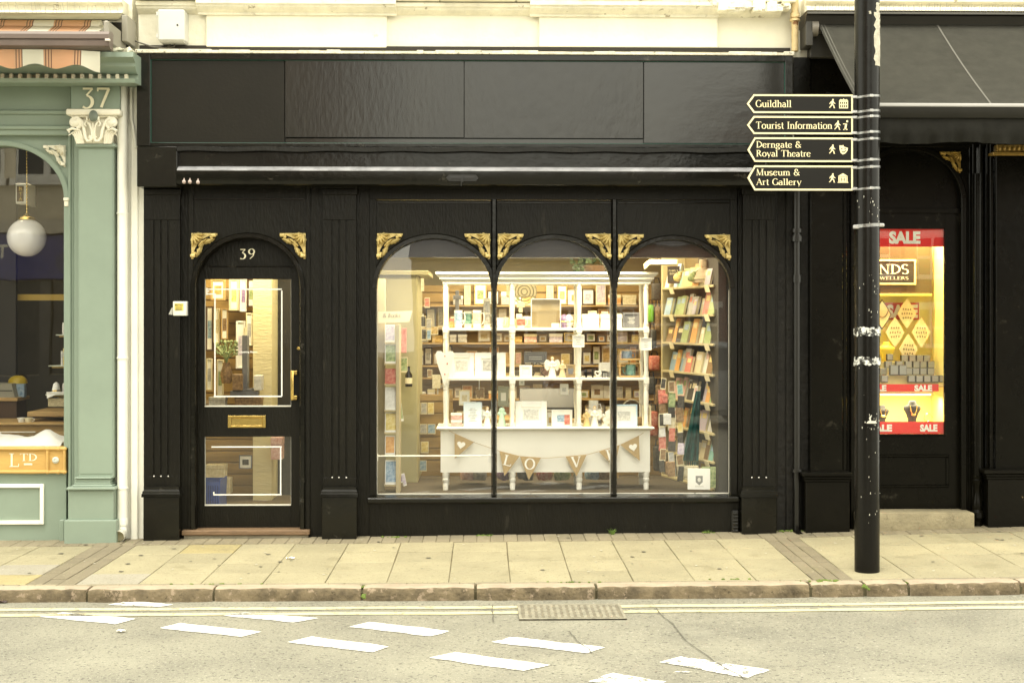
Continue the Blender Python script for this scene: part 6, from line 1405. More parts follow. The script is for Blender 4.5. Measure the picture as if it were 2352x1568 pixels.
for v0, v1, mt, lab in ((1062, 1148, PR['blue'], 'clear boxed blue mug, upper one at the right end of the middle shelf'), (1170, 1290, PR['teal'], 'clear boxed teal mug, lower one at the right end of the middle shelf')):
    a0, a1 = q5(572), q5(742); x0, x1, z0, z1 = R(a0, a1, v4(v0), v4(v1), .56)
    if v1 == 1290: z0 = S2
    o = thing('boxed_mug', lab, 'boxed mug', ((x0+x1)/2, .6, z0), group='boxed mugs'); r = .042; h = (z1-z0)*.72; xc = (x0+x1)/2+.01*(1 if v0 > 1100 else -2)
    m = MB(); m.lathe([(0, z0+.02), (r, z0+.018), (r, z0+.018+h), (r*.92, z0+.018+h), (r*.9, z0+.03), (0, z0+.03)], (xc, .62, 0), 18); s = -1 if v0 > 1100 else 1; m.tube([(xc+s*r*.9, .62, z0+h), (xc+s*r*1.5, .62, z0+h*.9), (xc+s*r*1.5, .62, z0+h*.45), (xc+s*r*.9, .62, z0+h*.3)], .006, 7); m.build('mug', mt, o, 40)
    m = MB(); m.box(x0, x1, .56, .7, z0, z0+.014, .002); m.box(x0, x1, .56, .7, z1-.005, z1); m.box(x0, x0+.004, .56, .7, z0+.014, z1-.005); m.box(x1-.004, x1, .56, .7, z0+.014, z1-.005); m.build('tray', PINEW, o)
    m = MB(); m.box(x0+.004, x1-.004, .561, .5625, z0+.014, z1-.005); m.build('window', CLEAR, o)
for qa, qb, va, vb, lab in ((q5(167), q5(268), v4(935), v4(1037), 'square white tile plaque hung on the third dresser post'), (q5(743), q5(840), v4(958), v4(1062), 'square white tile plaque hung on the right dresser post')):
    frame(qa, qb, va, vb, .46, WHITEC, SOFTP, lab, 'hanging tile plaques', lines=3, cat='plaque', name='tile_plaque', tilt=0, bw=.004)
# --- counter top row
giftbox(q6(720), q6(812), v6(517), v6(570), .56, PR['pink'], WHITEC, 'upper of two small pink boxes with white lids on the dresser top')
giftbox(q6(720), q6(812), v6(572), 980, .56, PR['pink'], WHITEC, 'lower of two small pink boxes with white lids on the dresser top')
frame(q6(822), q6(970), v6(428), 980, .54, plain('pale blue frame', (.6, .7, .75), .5), SOFTP, 'tall pale blue plaque with lines of grey writing', lines=9, cat='plaque', name='verse_plaque', mount=plain('pale blue mount', (.72, .8, .82), .6), bw=.006)
angel(q6(1012), v6(458), 980, .56, WCER, 'white angel standing half behind the left mullion on the dresser top')
o = thing('cross_figure', 'pale green cross shaped figure right of the left mullion', 'figurine', (X(q6(1128), .56), .56, S3)); m = MB(); x = o.location.x
for a, b, c in ((0, .13, .026), (-.022, .105, .016), (.022, .105, .016)): m.ball((x+a, .56, S3+b), c, .014, c, 12, 8)
m.lathe([(.034, S3), (.03, S3+.03), (.018, S3+.1), (.014, S3+.12)], (x, .56, 0), 12); m.build('body', plain('pale green glaze', (.5, .7, .52), .35), o, 60)
frame(q6(1235), q6(1487), v6(421), 980, .54, WHITEC, SOFTP, 'large white frame in the middle of the dresser top', bw=.05)
frame(q6(1490), q6(1532), v6(512), 980, .66, WHITEC, PR['gold'], 'small white frame tucked behind the double picture frame', bw=.012)
o = frame(q6(1525), q7(155), v6(488), 980, .56, WHITEC, PR['blue'], 'white double frame with blue bird and red scarf pictures beside the third post', bw=.01)
m = MB(); m.box(.02, .065, .0045, .0058, .02, .1); m.build('picture', PR['red'], o, local=True)
angel(q7(268), v6(475), 980, .55, plain('honey robe', (.72, .55, .25), .5), 'honey coloured angel right of the third dresser post', False)
angel(q7(332), v6(455), 980, .55, WCER, 'tall white and gold angel next to the honey coloured one')
mug(q7(285), q7(362), v6(415), S3, .72, WCER, PR['white'], 'big plain white mug behind the two angels on the dresser top')
mug(q7(358), q7(388), v6(535), S3, .62, WCER, PR['grey'], 'small grey white jug beside the tall angel')
o = thing('bird_ornament', 'white winged bird ornament beside the right mullion on the dresser top', 'ornament', (X(q7(440), .58), .58, S3)); m = MB(); x = o.location.x; m.ball((x, .58, S3+.05), .05, .03, .035, 12, 8); m.ball((x-.04, .58, S3+.085), .02, .018, .018, 10, 6); m.build('body', WCER, o, 60); m = MB(); m.prism([(x-.02, S3+.06), (x+.05, S3+.08), (x+.02, S3+.15), (x-.03, S3+.12)], .54, .548); m.prism([(x+.0, S3), (x-.06, S3), (x-.02, S3+.04)], .57, .59); m.build('wing', WCER, o)
frame(q7(462), q7(675), v6(447), 980, .55, plain('sky blue frame', (.5, .66, .75), .5), SOFTP, 'white framed picture with a sky blue border right of the right mullion', bw=.012)
frame(q7(712), q7(785), v6(455), 980, .56, CREAMC, PR['brown'], 'narrow tan card plaque with brown flower at the right end of the dresser top', mount=TAN, lines=3, cat='plaque', name='card_plaque')
m = MB(); o = thing('basket', 'shallow basket with a thin hoop handle behind the blue bordered frame', 'basket', (X(q7(630), .72), .72, S3)); x = o.location.x; m.tube([(x+.11*math.cos(t), .72, S3+.04+.17*math.sin(t)) for t in [PI*i/14 for i in range(15)]], .006, 6); m.build('handle', PR['cream'], o); m = MB(); m.lathe([(0, S3), (.09, S3), (.12, S3+.06), (.112, S3+.06), (.085, S3+.01), (0, S3+.01)], (x, .72, 0), 16); m.build('bowl', PINEW, o)
# hanging hearts under the middle shelf
o = thing('heart_ornament', 'dark bronze heart hanging under the middle shelf left of the mullion', 'heart', (X(q6(947), .7), .7, zc(895))); m = MB(); x, z = P(q6(947), v6(355), .7); heart(m, x, z, .045, .69, .71); bmesh.ops.bevel(m.bm, geom=m.bm.edges[:], offset=.004, segments=1, affect='EDGES'); m.build('heart', plain('bronze heart', (.2, .12, .04), .35, metal=.5), o); m = MB(); m.tube([(x, .7, z+.02), (x, .7, S2-.03)], .003, 5); m.build('ribbon', WHITEC, o)
frame(q6(785), q6(875), v6(332), v6(456), .74, CREAMC, PR['cream'], 'cream picture card hanging under the middle shelf at the left', cat='card', name='hanging_card', tilt=0, bw=.01)
for q, v, lab in ((q4(1225), 1005, 'upper tiny pale heart in the grey frame behind the second post'), (q4(1225), 1040, 'lower tiny pale heart in the grey frame behind the second post')):
    pass
frame(q4(1170), q4(1262), v4(1368), v4(1540), .8, plain('grey green frame', (.33, .34, .25), .6), WHITEC, 'grey green frame with a pale square left of the second dresser post', mount=plain('grey green mount', (.36, .37, .28), .6), tilt=0)
for i, (qa, qb, va, vb, lab) in enumerate(((q4(1350), q4(1395), v4(1312), v4(1360), 'white price ticket hanging below the middle shelf right of the second post'), (q5(60), q5(132), v4(1348), v4(1440), 'pale picture card hanging below the middle shelf left of the third post'))):
    frame(qa, qb, va, vb, .66, WHITEC, SOFTP, lab, cat='card', name='hanging_card', tilt=0, bw=.004)
# plant on the dresser
o = thing('potted_plant', 'trailing ivy in a brown bowl on top of the dresser by the right mullion', 'plant', (X(1366, .7), .72, zc(624.5, .45)+.002)); m = MB(); m.lathe([(0, 0), (.07, 0), (.11, .06), (.1, .062), (.06, .015), (0, .012)], n=16); m.build('bowl', DARKW_, o, 40, local=True)
m = MB(); rr = random.Random(2)
for i in range(90):
    t = rr.random(); x = -.16+.3*t+rr.gauss(0, .035) if rr.random() < .75 else rr.gauss(-.14, .03); z = .08+rr.gauss(.03, .03)-.06*(x < -.1)*rr.random(); y = rr.gauss(-.03, .04); s = rr.uniform(.012, .024)
    a = rr.uniform(0, 6.28); u = Vector((math.cos(a), rr.uniform(-.4, .4), math.sin(a))).normalized(); v = Vector((-math.sin(a), rr.uniform(-.6, .6), math.cos(a))).normalized(); c = Vector((x, y, max(z, .005)))
    m.poly([c+u*s, c+v*s*.7+u*s*.2, c-u*s*.8+v*s*.5, c-u*s*.5, c-u*s*.8-v*s*.5, c-v*s*.7+u*s*.2])
m.build('leaves', mat('ivy leaf', (.028, .05, .012), .5, var=.5, vs=30), o, 0, local=True)
# bunting
bu = thing('bunting', 'hessian bunting with white hearts and letters pinned across the dresser front', 'bunting', (X(1256, .46), .46, zc(1000)))
yb = .47
cord = [P(q6(705), v6(655), yb), P(q6(750), v6(678), yb), P(q6(905), v6(748), yb), P(q6(1108), v6(818), yb), P(q6(1270), v6(860), yb), P(q6(1440), v6(872), yb), P(q7(-60), v6(875), yb), P(q7(100), v6(862), yb), P(q7(268), v6(848), yb), P(q7(365), v6(822), yb), P(q7(530), v6(772), yb), P(q7(685), v6(697), yb), P(q7(722), v6(672), yb)]
m = MB(); m.tube([(p[0], yb, p[1]) for p in cord], .0022, 5); m.build('cord', TAN, bu)
def flag(pts, lab, motif):
    p3 = [P(a, b, yb) for a, b in pts]; m = MB(); m.prism(p3, yb-.004, yb-.001); f = m.build('flag', TAN, bu, 0); f['label'] = lab
    cx_ = sum(p[0] for p in p3)/3; cz_ = sum(p[1] for p in p3)/3; m = MB()
    ang = math.atan2(p3[1][1]-p3[0][1], p3[1][0]-p3[0][0])
    if motif == 'heart': heart(m, 0, 0, .036, yb-.0065, yb-.0042); m.xf(Matrix.Translation((cx_+.0, 0, cz_)) @ Matrix.Rotation(-ang*.4, 4, 'Y'))
    else:
        out, wd = glyphs(motif); h = .085; k = .1 if motif != 'L' else .1
        for i, (p, ws) in enumerate(out): ribbon(m, [((a-wd/2)*k, (b-.42)*h) for a, b in p], [q*.1*1.15 for q in ws], lambda u, v, yy: (u, yy, v), yb-.0045-.0004*i)
        m.xf(Matrix.Translation((cx_, 0, cz_)) @ Matrix.Rotation(-ang, 4, 'Y'))
    m.build('motif', WHITEC, f, 0)
flag([(q6(750), v6(678)), (q6(905), v6(748)), (q6(752), v6(878))], 'hessian flag with a white heart at the left end', 'heart')
flag([(q6(1108), v6(820)), (q6(1268), v6(860)), (q6(1148), v6(1018))], 'hessian flag with letter L', 'L')
flag([(q6(1270), v6(860)), (q6(1440), v6(872)), (q6(1342), v6(1048))], 'hessian flag with letter O', 'O')
flag([(q7(100), v6(862)), (q7(268), v6(848)), (q7(188), v6(1020))], 'hessian flag with letter V', 'V')
flag([(q7(365), v6(822)), (q7(530), v6(772)), (q7(492), v6(950))], 'hessian flag with letter E half behind the mullion', 'E')
flag([(q7(540), v6(770)), (q7(685), v6(697)), (q7(692), v6(895))], 'hessian flag with a white heart at the right end', 'heart')
# --- left bay: card rack, sign, slat wall cards, rod
rk = thing('card_rack', 'narrow beige card rack at the left side of the shop window', 'card rack', (X(900, .35), .35, .32))
m = MB(); m.rb(909, 918, 745, 1138, .33, .2, .003); m.rb(866, 884, 640, 1138, .45, .1, 0); m.build('side_panel', plain('beige rack panel', (.5, .42, .25), .6), rk)
m = MB(); 
for v in (786, 835, 882, 942, 993, 1045, 1113): m.rb(882, 909, v, v+3, .33, .12, .001)
m.build('ledge', plain('beige rack panel', (.5, .42, .25), .6), rk)
for i, (a0, a1, v0, v1, mt, lab) in enumerate(((884, 907, 745, 785, 'lilac', 'lilac flower card, topmost on the beige rack'), (884, 910, 790, 834, 'green', 'green card with pale circles, second from the top of the rack'), (884, 911, 846, 881, 'red', 'red and white card on the beige rack'), (884, 910, 888, 941, 'white', 'tall white card with grey writing on the beige rack'), (884, 911, 946, 992, 'yellow', 'yellow card on the beige rack, below the tall white one'), (884, 907, 1000, 1044, 'orange', 'orange yellow card near the bottom of the rack'), (884, 912, 1056, 1112, 'blue', 'blue and white meadow card, lowest on the rack'))):
    card(a0, a1, v0, v1, .34, PR[mt], lab, 'cards on the beige rack', .15, 0, WHITEC if mt != 'red' else PR['red'])
o = thing('shelf_sign', 'curved cream sign reading and Books above the card rack', 'sign', (X(915, .4), .4, Z(745, -.7, .4))); m = MB(); pts = [P(a, b, .4) for a, b in ((q4(150), v4(735)), (q4(440), v4(727)), (q4(415), v4(822)), (q4(150), v4(832)))]; m.prism(pts, .4, .406); m.build('board', CREAMC, o); m = MB(); a, b, c, d = R(q4(190), q4(340), v4(750), v4(783), .398); serif(m, '& Books', a, b, c, (d-c)*1.05, .398, shear=.12); m.build('lettering', plain('brown ink', (.13, .09, .05), .6), o)
rows = (('top', 432, 525, ((340, 385), (388, 425), (426, 480), (482, 532), (536, 588))), ('second', 603, 683, ((330, 372), (375, 415), (417, 470), (472, 532), (535, 600))), ('third', 742, 835, ((362, 420), (422, 478), (482, 545))), ('bottom', 892, 980, ((330, 388), (402, 464), (470, 530))))
cn = ['cream', 'yellow', 'green', 'grey', 'yellow', 'green', 'cream', 'yellow', 'grey', 'blue', 'green', 'teal', 'yellow', 'green', 'cream', 'blue']; k = 0
for nm, v0, v1, qs in rows:
    for i, (a, b) in enumerate(qs):
        card(q6(a), q6(b)-.6, v6(v0), v6(v1), 1.42, PR[cn[k]], f'pale {cn[k]} card, number {i+1} from left in the {nm} row of the low slat wall', 'cards on the low slat wall', .04); k += 1
m = MB(); y = .12; x0_, z_ = P(q6(122), v6(858), y); x1_, _ = P(q6(1030), v6(858), y); m.tube([(x0_, y, z_), (x1_, y, z_)], .006, 8); o = m.build('curtain_rod', WHITEC); m = MB(); m.box(x0_, x0_+.018, y-.02, y+.015, z_-.04, z_+.015, .003); m.box(x1_-.01, x1_+.01, y-.02, y+.015, z_-.05, z_+.01, .003); m.build('bracket', WHITEC, o); tag(o, 'thin white curtain rod across the lower left window bay', 'rod')
o = giftbox(q4(335), q4(392), v4(872), v4(1085), .85, PR['red'], PR['red'], 'tall red gift bag hanging on the side of the cream cupboard', 'hanging gift goods', .03, 'gift bag')
o = thing('bottle', 'dark bottle with a pale label beside the card rack', 'bottle', (X(q6(385), .8), .8, Z(v6(305), -.6, .8))); m = MB(); m.lathe([(0, 0), (.03, 0), (.03, .1), (.011, .13), (.011, .17), (0, .17)], n=14); m.build('glass', plain('dark bottle glass', (.02, .015, .01), .15), o, 40, local=True); m = MB(); m.lathe([(.0302, .025), (.0306, .025), (.0306, .075), (.0302, .075)], n=14); m.build('label', CREAMC, o, local=True)
for (a, b, v0, v1, y, mt, lab) in ((318, 346, 405, 580, .6, 'green', 'dark green book leaning beside the low slat wall cards'), (320, 340, 975, 1070, .6, 'purple', 'purple book leaning low beside the card rack'), (345, 372, 995, 1095, .6, 'lilac', 'grey lilac book leaning next to the purple one')):
    o = card(q6(a), q6(b), v6(v0), v6(v1), y, PR[mt], lab, 'books leaning beside the rack', .1, .3, WHITEC, 'book', 'book'); o.rotation_euler = (-.1, -.12 if v0 < 900 else -.2, .3)
# things on the back slat wall
bk = [('cream', 'cream'), ('pink', 'pink'), ('yellow', 'yellow'), ('brown', 'dark brown'), ('grey', 'grey'), ('gold', 'gold'), ('green', 'green'), ('lilac', 'lilac'), ('white', 'white'), ('orange', 'orange')]
rr = random.Random(17); names = ['top', 'second', 'third', 'fourth', 'fifth', 'sixth', 'seventh']
for r_, (v0, v1, qa, qb) in enumerate(((648, 700, 1040, 1480), (706, 752, 960, 1480), (757, 786, 960, 1500), (791, 838, 950, 1500), (843, 866, 1040, 1500), (880, 915, 950, 1500), (920, 961, 950, 1500))):
    q = qa; i = 0
    while q < qb-18:
        w_ = rr.uniform(12, 34); c, cname = rr.choice(bk); h0 = v0+rr.uniform(0, (v1-v0)*.45)
        if rr.random() < .95:
            i += 1; k = rr.random(); lab = f'{cname} %s, number {i} from left in the {names[r_]} row on the back slat wall'
            if k < .4: frame(q, q+w_, h0, v1, 3.15, rr.choice((DARKW_, BRASS, WHITEC, TAN, GREYC)), PR[c], lab % 'picture', 'goods on the back slat wall', .012, tilt=.05)
            elif k < .75: card(q, q+w_*.8, h0, v1, 3.14, PR[c], lab % 'card', 'goods on the back slat wall', .06)
            else: giftbox(q, q+w_, h0+(v1-h0)*.3, v1, 3.05, PR[c], rr.choice((CREAMC, PR[c], WHITEC)), lab % 'box', 'goods on the back slat wall', .1)
        q += w_+rr.uniform(0, 5)
m = MB()
for v in (701, 753, 787, 839, 867, 916, 962): x0_, x1_, z_, _ = R(935, 1520, v, v+3, 3.0); m.box(x0_, x1_, 3.0, 3.198, z_, z_+.012)
m.build('wall_shelf', PINEW, shop)
for q, v0, v1, mt, lab, y in ((1050, 667, 712, GREYC, 'tall grey wooden cross hanging on the back wall', 2.6), (1196, 692, 718, CREAMC, 'short cream cross on a foot behind the second dresser post', 1.6)):
    x0_, x1_, z0, z1 = R(q-9, q+9, v0, v1, y); m = MB(); xc = (x0_+x1_)/2; m.box(xc-.018, xc+.018, y, y+.02, z0, z1, .003); o = m.build('cross_upright', mt); m = MB(); zc_ = z0+(z1-z0)*.65; m.box(x0_, x1_, y-.002, y+.018, zc_-.02, zc_+.02, .003); o.name = 'wooden_cross'; m.build('cross_bar', mt, o); tag(o, lab, 'cross', 'crosses in the shop')
o = thing('wall_fan', 'square cream fan with a round grille on the back wall behind the dresser', 'fan', (X(1209, 2.4), 2.4, Z(680, .3, 2.4))); m = MB(); m.rb(1163, 1232, 650, 682, 2.4, .1, .01); m.build('case', CREAMC, o); m = MB(); x, z = P(1204, 660, 2.39)
for r in (.03, .06, .09, .12): m.tube([(x+r*math.cos(t), 2.392, z-.04+r*math.sin(t)) for t in [2*PI*i/24 for i in range(25)]], .005, 5, False)
m.build('grille', plain('fan grille', (.3, .26, .14), .5), o)
o = thing('till', 'dark grey till machine on a table behind the dresser', 'till', (X(1260, 1.9), 1.9, .9)); m = MB(); x0_, x1_, z0, z1 = R(1195, 1330, 895, 960, 1.9); m.prof(x0_, x1_, [(1.9, z0), (1.9, z0+.1), (2.1, z1), (2.25, z1), (2.25, z0)]); m.build('case', plain('till grey', (.05, .05, .05), .4), o); m = MB(); m.box(x0_+.04, x1_-.2, 1.88, 1.899, z0+.02, z0+.08, .004); m.build('drawer', plain('till pale', (.35, .35, .34), .4), o)
o = thing('shop_table', 'wooden table carrying the till behind the dresser', 'table', (X(1260, 1.9), 2, .12)); m = MB(); m.box(x0_-.5, x1_+.4, 1.8, 2.4, z0-.05, z0-.002, .005); m.build('table_top', PINEW, o); 
for sx in (x0_-.45, x1_+.3):
    for sy in (1.84, 2.3): m = MB(); m.box(sx, sx+.06, sy, sy+.06, .12, z0-.05); m.build('leg', PINEW, o)
rr = random.Random(31)
for i, (q, v, mt, nm) in enumerate(((1075, 1118, 'pink', 'pink'), (1100, 1114, 'grey', 'grey'), (1160, 1108, 'purple', 'purple'), (1206, 1110, 'black', 'black and purple'), (1250, 1114, 'red', 'red'), (1290, 1105, 'green', 'green'), (1360, 1100, 'blue', 'blue'), (1385, 1112, 'brown', 'brown'))):
    x, z = P(q, 1135, 1.0); o = thing('soft_toy_bag', f'small {nm} bag of trinkets on the window floor under the dresser', 'bag', (x, .95, .345), group='bags under the dresser'); m = MB(); m.lathe([(0, 0), (.06, 0), (.075, .04), (.06, .09), (.03, .11), (.045, .14), (0, .13)], n=12); m.jitter(.008, i); m.build('bag', PR[mt], o, 60, local=True); m = MB(); m.tube([(.032*math.cos(t), .032*math.sin(t), .112) for t in [2*PI*i/12 for i in range(13)]], .005, 5, False); m.build('tie', WHITEC, o, local=True)
# goods hung on the right side of the cream cupboard
for i, (a0, a1, v0, v1, mt, lab) in enumerate(((515, 540, 450, 560, 'cream', 'cream candle box at the top of the cupboard side rack'), (545, 590, 615, 700, 'red', 'red and white card with a ring on the cupboard side rack'), (515, 555, 770, 870, 'black', 'dark packet of sticks on the cupboard side rack'), (560, 605, 790, 880, 'grey', 'grey patterned card beside the dark sticks packet'), (520, 560, 880, 978, 'black', 'black card pack low on the cupboard side rack'), (565, 600, 885, 975, 'blue', 'blue card pack low on the cupboard side rack'), (600, 660, 860, 930, 'gold', 'gold foil card next to the left dresser post'), (570, 610, 1225, 1290, 'brown', 'small brown and cream card left of the heart ornament'), (612, 680, 1270, 1385, 'cream', 'cream letter card below the heart ornament'), (340, 400, 1120, 1250, 'green', 'green card leaning on the cupboard front beside the rack'))):
    card(q4(a0), q4(a1), v4(v0), v4(v1), .93, PR[mt], lab, 'cards on the cupboard side rack', .05)
# stock hung low in the right bay
rr = random.Random(91); hung = ['topmost', 'second', 'third', 'fourth', 'fifth', 'sixth', 'seventh', 'lowest']
for col_, (qx, cols) in enumerate(((1522, ('black', 'red', 'brown', 'black', 'white', 'red', 'brown', 'black')), (1543, ('brown', 'green', 'black', 'cream', 'red', 'black', 'grey', 'brown')), (1563, ('teal', 'black', 'brown', 'yellow', 'black', 'lilac', 'brown', 'black')))):
    for i, c in enumerate(cols):
        v = 868+i*27+col_*7; w_ = rr.uniform(11, 18)
        o = card(qx-w_/2, qx+w_/2, v, v+rr.uniform(24, 34), .47-.02*col_+rr.uniform(-.01, .01), PR[c], f'{hung[i]} hanging packet in the {("left", "middle", "right")[col_]} column beside the teal scarf, {c}', 'packets hung beside the teal scarf', .05, rr.uniform(-.5, .2), CREAMC if i % 3 == 0 else PR[c], 'packet', 'hanging_packet'); o.rotation_euler.y = rr.uniform(-.12, .12)
# --- right bay: bookcase standing endways, with its books
fx, fy, nx_, ny_ = X(1526, 1.45), 1.45, X(1646, .35), .35
BL = math.hypot(nx_-fx, ny_-fy); BR = math.atan2(ny_-fy, nx_-fx)
bc = thing('bookcase', 'tall cream bookcase standing endways at the right of the shop window', 'bookcase', (fx, fy, .31), BR); BH = 1.95
BCM = plain('cream shelf paint', (.5, .43, .24), .5)
m = MB(); m.box(0, BL, .2, .215, 0, BH); m.build('back', plain('brown bookcase back', (.2, .15, .07), .6), bc, local=True)
m = MB(); m.box(-.03, 0, -.02, .22, 0, BH+.03, .003); m.build('end_panel', BCM, bc, local=True)
shz = [.02, .24, .47, .71, .95, 1.2, 1.44, 1.68]
for z in shz: m = MB(); m.box(.0, BL, -.03, .2, z-.018, z, .002); m.build('shelf', BCM, bc, local=True)
cb, sb = math.cos(BR), math.sin(BR); BW = lambda u, v, z: (fx+u*cb-v*sb, fy+u*sb+v*cb, .31+z)
bk2 = ['cream', 'green', 'teal', 'red', 'yellow', 'grey', 'white', 'brown', 'blue', 'pink', 'orange', 'black', 'lilac']; rr = random.Random(77)
ordn = ['bottom', 'second lowest', 'third lowest', 'fourth lowest', 'fifth', 'third highest', 'second highest', 'top']
BOOK = {}
for s, z in enumerate(shz):
    u = .03; i = 0
    while u < BL-.1:
        c = rr.choice(bk2); w_ = rr.uniform(.07, .15); h = rr.uniform(.13, .215); i += 1; th = rr.uniform(.015, .03)
        loc = BW(u+w_/2, rr.uniform(-.02, .05), z+.001); lab = f'{c} book, number {i} from the far end of the {ordn[s]} shelf of the bookcase'
        if c not in BOOK:
            o = thing('book', lab, 'book', loc, BR, 'books on the tall bookcase'); o.rotation_euler = (-.22, 0, BR)
            m = MB(); m.box(-.5, .5, 0, .12, 0, .002); m.box(-.5, .5, -.0, .1, 0, 1); m.box(-.5, .5, .9, 1, 0, 1); m.box(-.52, -.5, 0, 1, 0, 1); m.build('cover', PR[c], o, local=True, smooth=0)
            m = MB(); m.box(-.49, .48, .1, .9, .01, .985); m.build('pages', CREAMC, o, local=True, smooth=0)
            m = MB(); m.box(-.3, .3, -.06, -.01, .6, .85); m.build('title_panel', PR[rr.choice(bk2)], o, local=True, smooth=0); BOOK[c] = o
        else: o = group_copy(BOOK[c], loc, lab); o.rotation_euler = (-.22, 0, BR)
        o.scale = (w_, th, h); u += w_+rr.uniform(-.012, .018)
    for t, u in enumerate((.25, BL-.12)):
        if s in (0,): continue
        m = MB(); m.box(-.045, .045, -.004, 0, -.05, .012); o = m.build('price_ticket', CREAMC, loc=BW(u, -.036, z-.01)); o.rotation_euler = (.3, 0, BR); tag(o, f'cream ticket at the {("far", "near")[t]} end of the {ordn[s]} bookcase shelf', 'ticket', 'shelf tickets on the bookcase')
# bible, hat stand, lamp strip on top of the bookcase region
o = card(1533, 1561, 611, 650, .95, PR['black'], 'black book lettered FAMILY BIBLE on the bookcase top shelf', 'large books', .1, -.2, DARKW_, 'book', 'book'); m = MB(); h = o.children[0].dimensions.z; sans(m, 'FAMILY', -.04, .04, .098, .018, -.0025, .01); sans(m, 'BIBLE', -.032, .032, .072, .018, -.0025, .01); m.build('lettering', CREAMC, o, 0, local=True)
o = thing('hat_stand', 'pale cloth draped head form on top of the bookcase', 'hat stand', (X(1615, .8), .75, Z(650, 1.7, .8))); m = MB(); m.lathe([(0, 0), (.1, 0), (.12, .05), (.1, .09), (.06, .12), (.035, .13), (.042, .14), (.045, .17), (.035, .195), (0, .2)], n=16); m.jitter(.004, 5); m.build('cloth', plain('pale peach cloth', (.7, .56, .4), .8), o, 60, local=True); m = MB(); m.lathe([(.115, .035), (.125, .03), (.125, .04), (.115, .045)], n=16); m.build('brim', CREAMC, o, local=True)
for q, v, mt, lab in ((1588, 640, 'green', 'green and cream shell ornament beside the pale head form'), (1556, 640, 'yellow', 'small yellow figure in front of the black bible')):
    x, z = P(q, v, .7); o = thing('ornament', lab, 'ornament', (x, .7, z-.02), group='ornaments on the bookcase'); m = MB(); m.ball((0, 0, .03), .035, .03, .035, 12, 8); m.ball((.02, -.01, .06), .02, .02, .022, 10, 6); m.jitter(.004, 3); m.build('body', PR[mt], o, 60, local=True); m = MB(); m.tube([(.02, 0, .06), (.05, -.01, .085), (.085, 0, .09)], [.008, .006, .003], 6); m.build('spur', PR[mt], o, 60, local=True)
# hanging bags between dresser and bookcase
for i, (q, v0, v1, w_, mt, lab) in enumerate(((1508, 640, 690, 22, 'black', 'black rucksack hanging highest between dresser and bookcase'), (1494, 690, 740, 14, 'green', 'bright green bag hanging between dresser and bookcase'), (1510, 690, 760, 14, 'brown', 'brown bag hanging beside the bright green one'), (1498, 745, 800, 18, 'black', 'black bag hanging below the bright green one'), (1503, 808, 850, 24, 'red', 'dark red bag hanging at middle height beside the bookcase'), (1496, 855, 905, 18, 'black', 'black bag hanging below the dark red one'), (1512, 870, 930, 18, 'brown', 'brown bag hanging low beside the bookcase'), (1500, 930, 1000, 22, 'red', 'second dark red bag, hanging lower beside the bookcase'), (1512, 1010, 1080, 22, 'black', 'lowest black bag hanging beside the bookcase'))):
    y = 1.75; x0_, x1_, z0, z1 = R(q-w_/2, q+w_/2, v0, v1, y); wd, h = x1_-x0_, z1-z0
    o = thing('hanging_bag', lab, 'bag', ((x0_+x1_)/2, y, z0), group='bags hanging beside the bookcase')
    m = MB(); m.box(-wd/2, wd/2, -.05, .05, 0, h*.8, .018, 2); m.build('bag', plain('lime bag', (.2, .5, .03), .6) if lab.startswith('bright') else PR[mt], o, 60, local=True); m = MB(); m.tube([(-wd*.3, 0, h*.78), (-wd*.22, 0, h*1.02), (wd*.22, 0, h*1.02), (wd*.3, 0, h*.78)], .007, 6); m.build('strap', BLACKM, o, local=True)
o = thing('scarf', 'long teal scarf hanging in front of the bookcase', 'scarf', (X(1590, .55), .5, Z(900, 1.7, .5))); m = MB(); rows = []
for i in range(15):
    t = i/14; q = q7(1160)-t*18; v = v6(340)+t*160; wq = 8+14*t; r = []
    for k in range(9): a = k/8; x, z = P(q+(a-.5)*wq*1.6, v, .5); r.append(m.bm.verts.new((x, .5+.018*math.sin(a*14+t*3), z)))
    rows.append(r)
for a, b in zip(rows, rows[1:]):
    for k in range(8): m.bm.faces.new((a[k], a[k+1], b[k+1], b[k]))
bmesh.ops.solidify(m.bm, geom=m.bm.faces[:], thickness=.003); m.build('cloth', mat('teal scarf wool', (.02, .13, .12), .9, var=.6, vs=25, stretch=(1, 1, .2)), o, 60)
m = MB(); 
for k in range(9): x, z = P(q7(1160)-18+(k/8-.5)*34, v6(340)+160, .5); m.tube([(x, .5, z), (x, .5, z-.05)], .003, 4)
m.build('fringe', plain('teal fringe', (.02, .11, .1), .9), o)
for i, (q, v0, v1, w_, mt, lab) in enumerate(((1533, 950, 975, 18, 'white', 'white boxed gift low between the bags and the bookcase'), (1527, 905, 925, 14, 'red', 'red box on the floor stand below the bookcase end'), (1580, 1070, 1095, 50, 'cream', 'bundle of pale cloth lying behind the white books'), (1540, 1060, 1090, 22, 'brown', 'brown cardboard box behind the white books'))):
    giftbox(q-w_/2, q+w_/2, v0, v1, .45, PR[mt], PR[mt], lab, 'goods low in the right bay', .1)
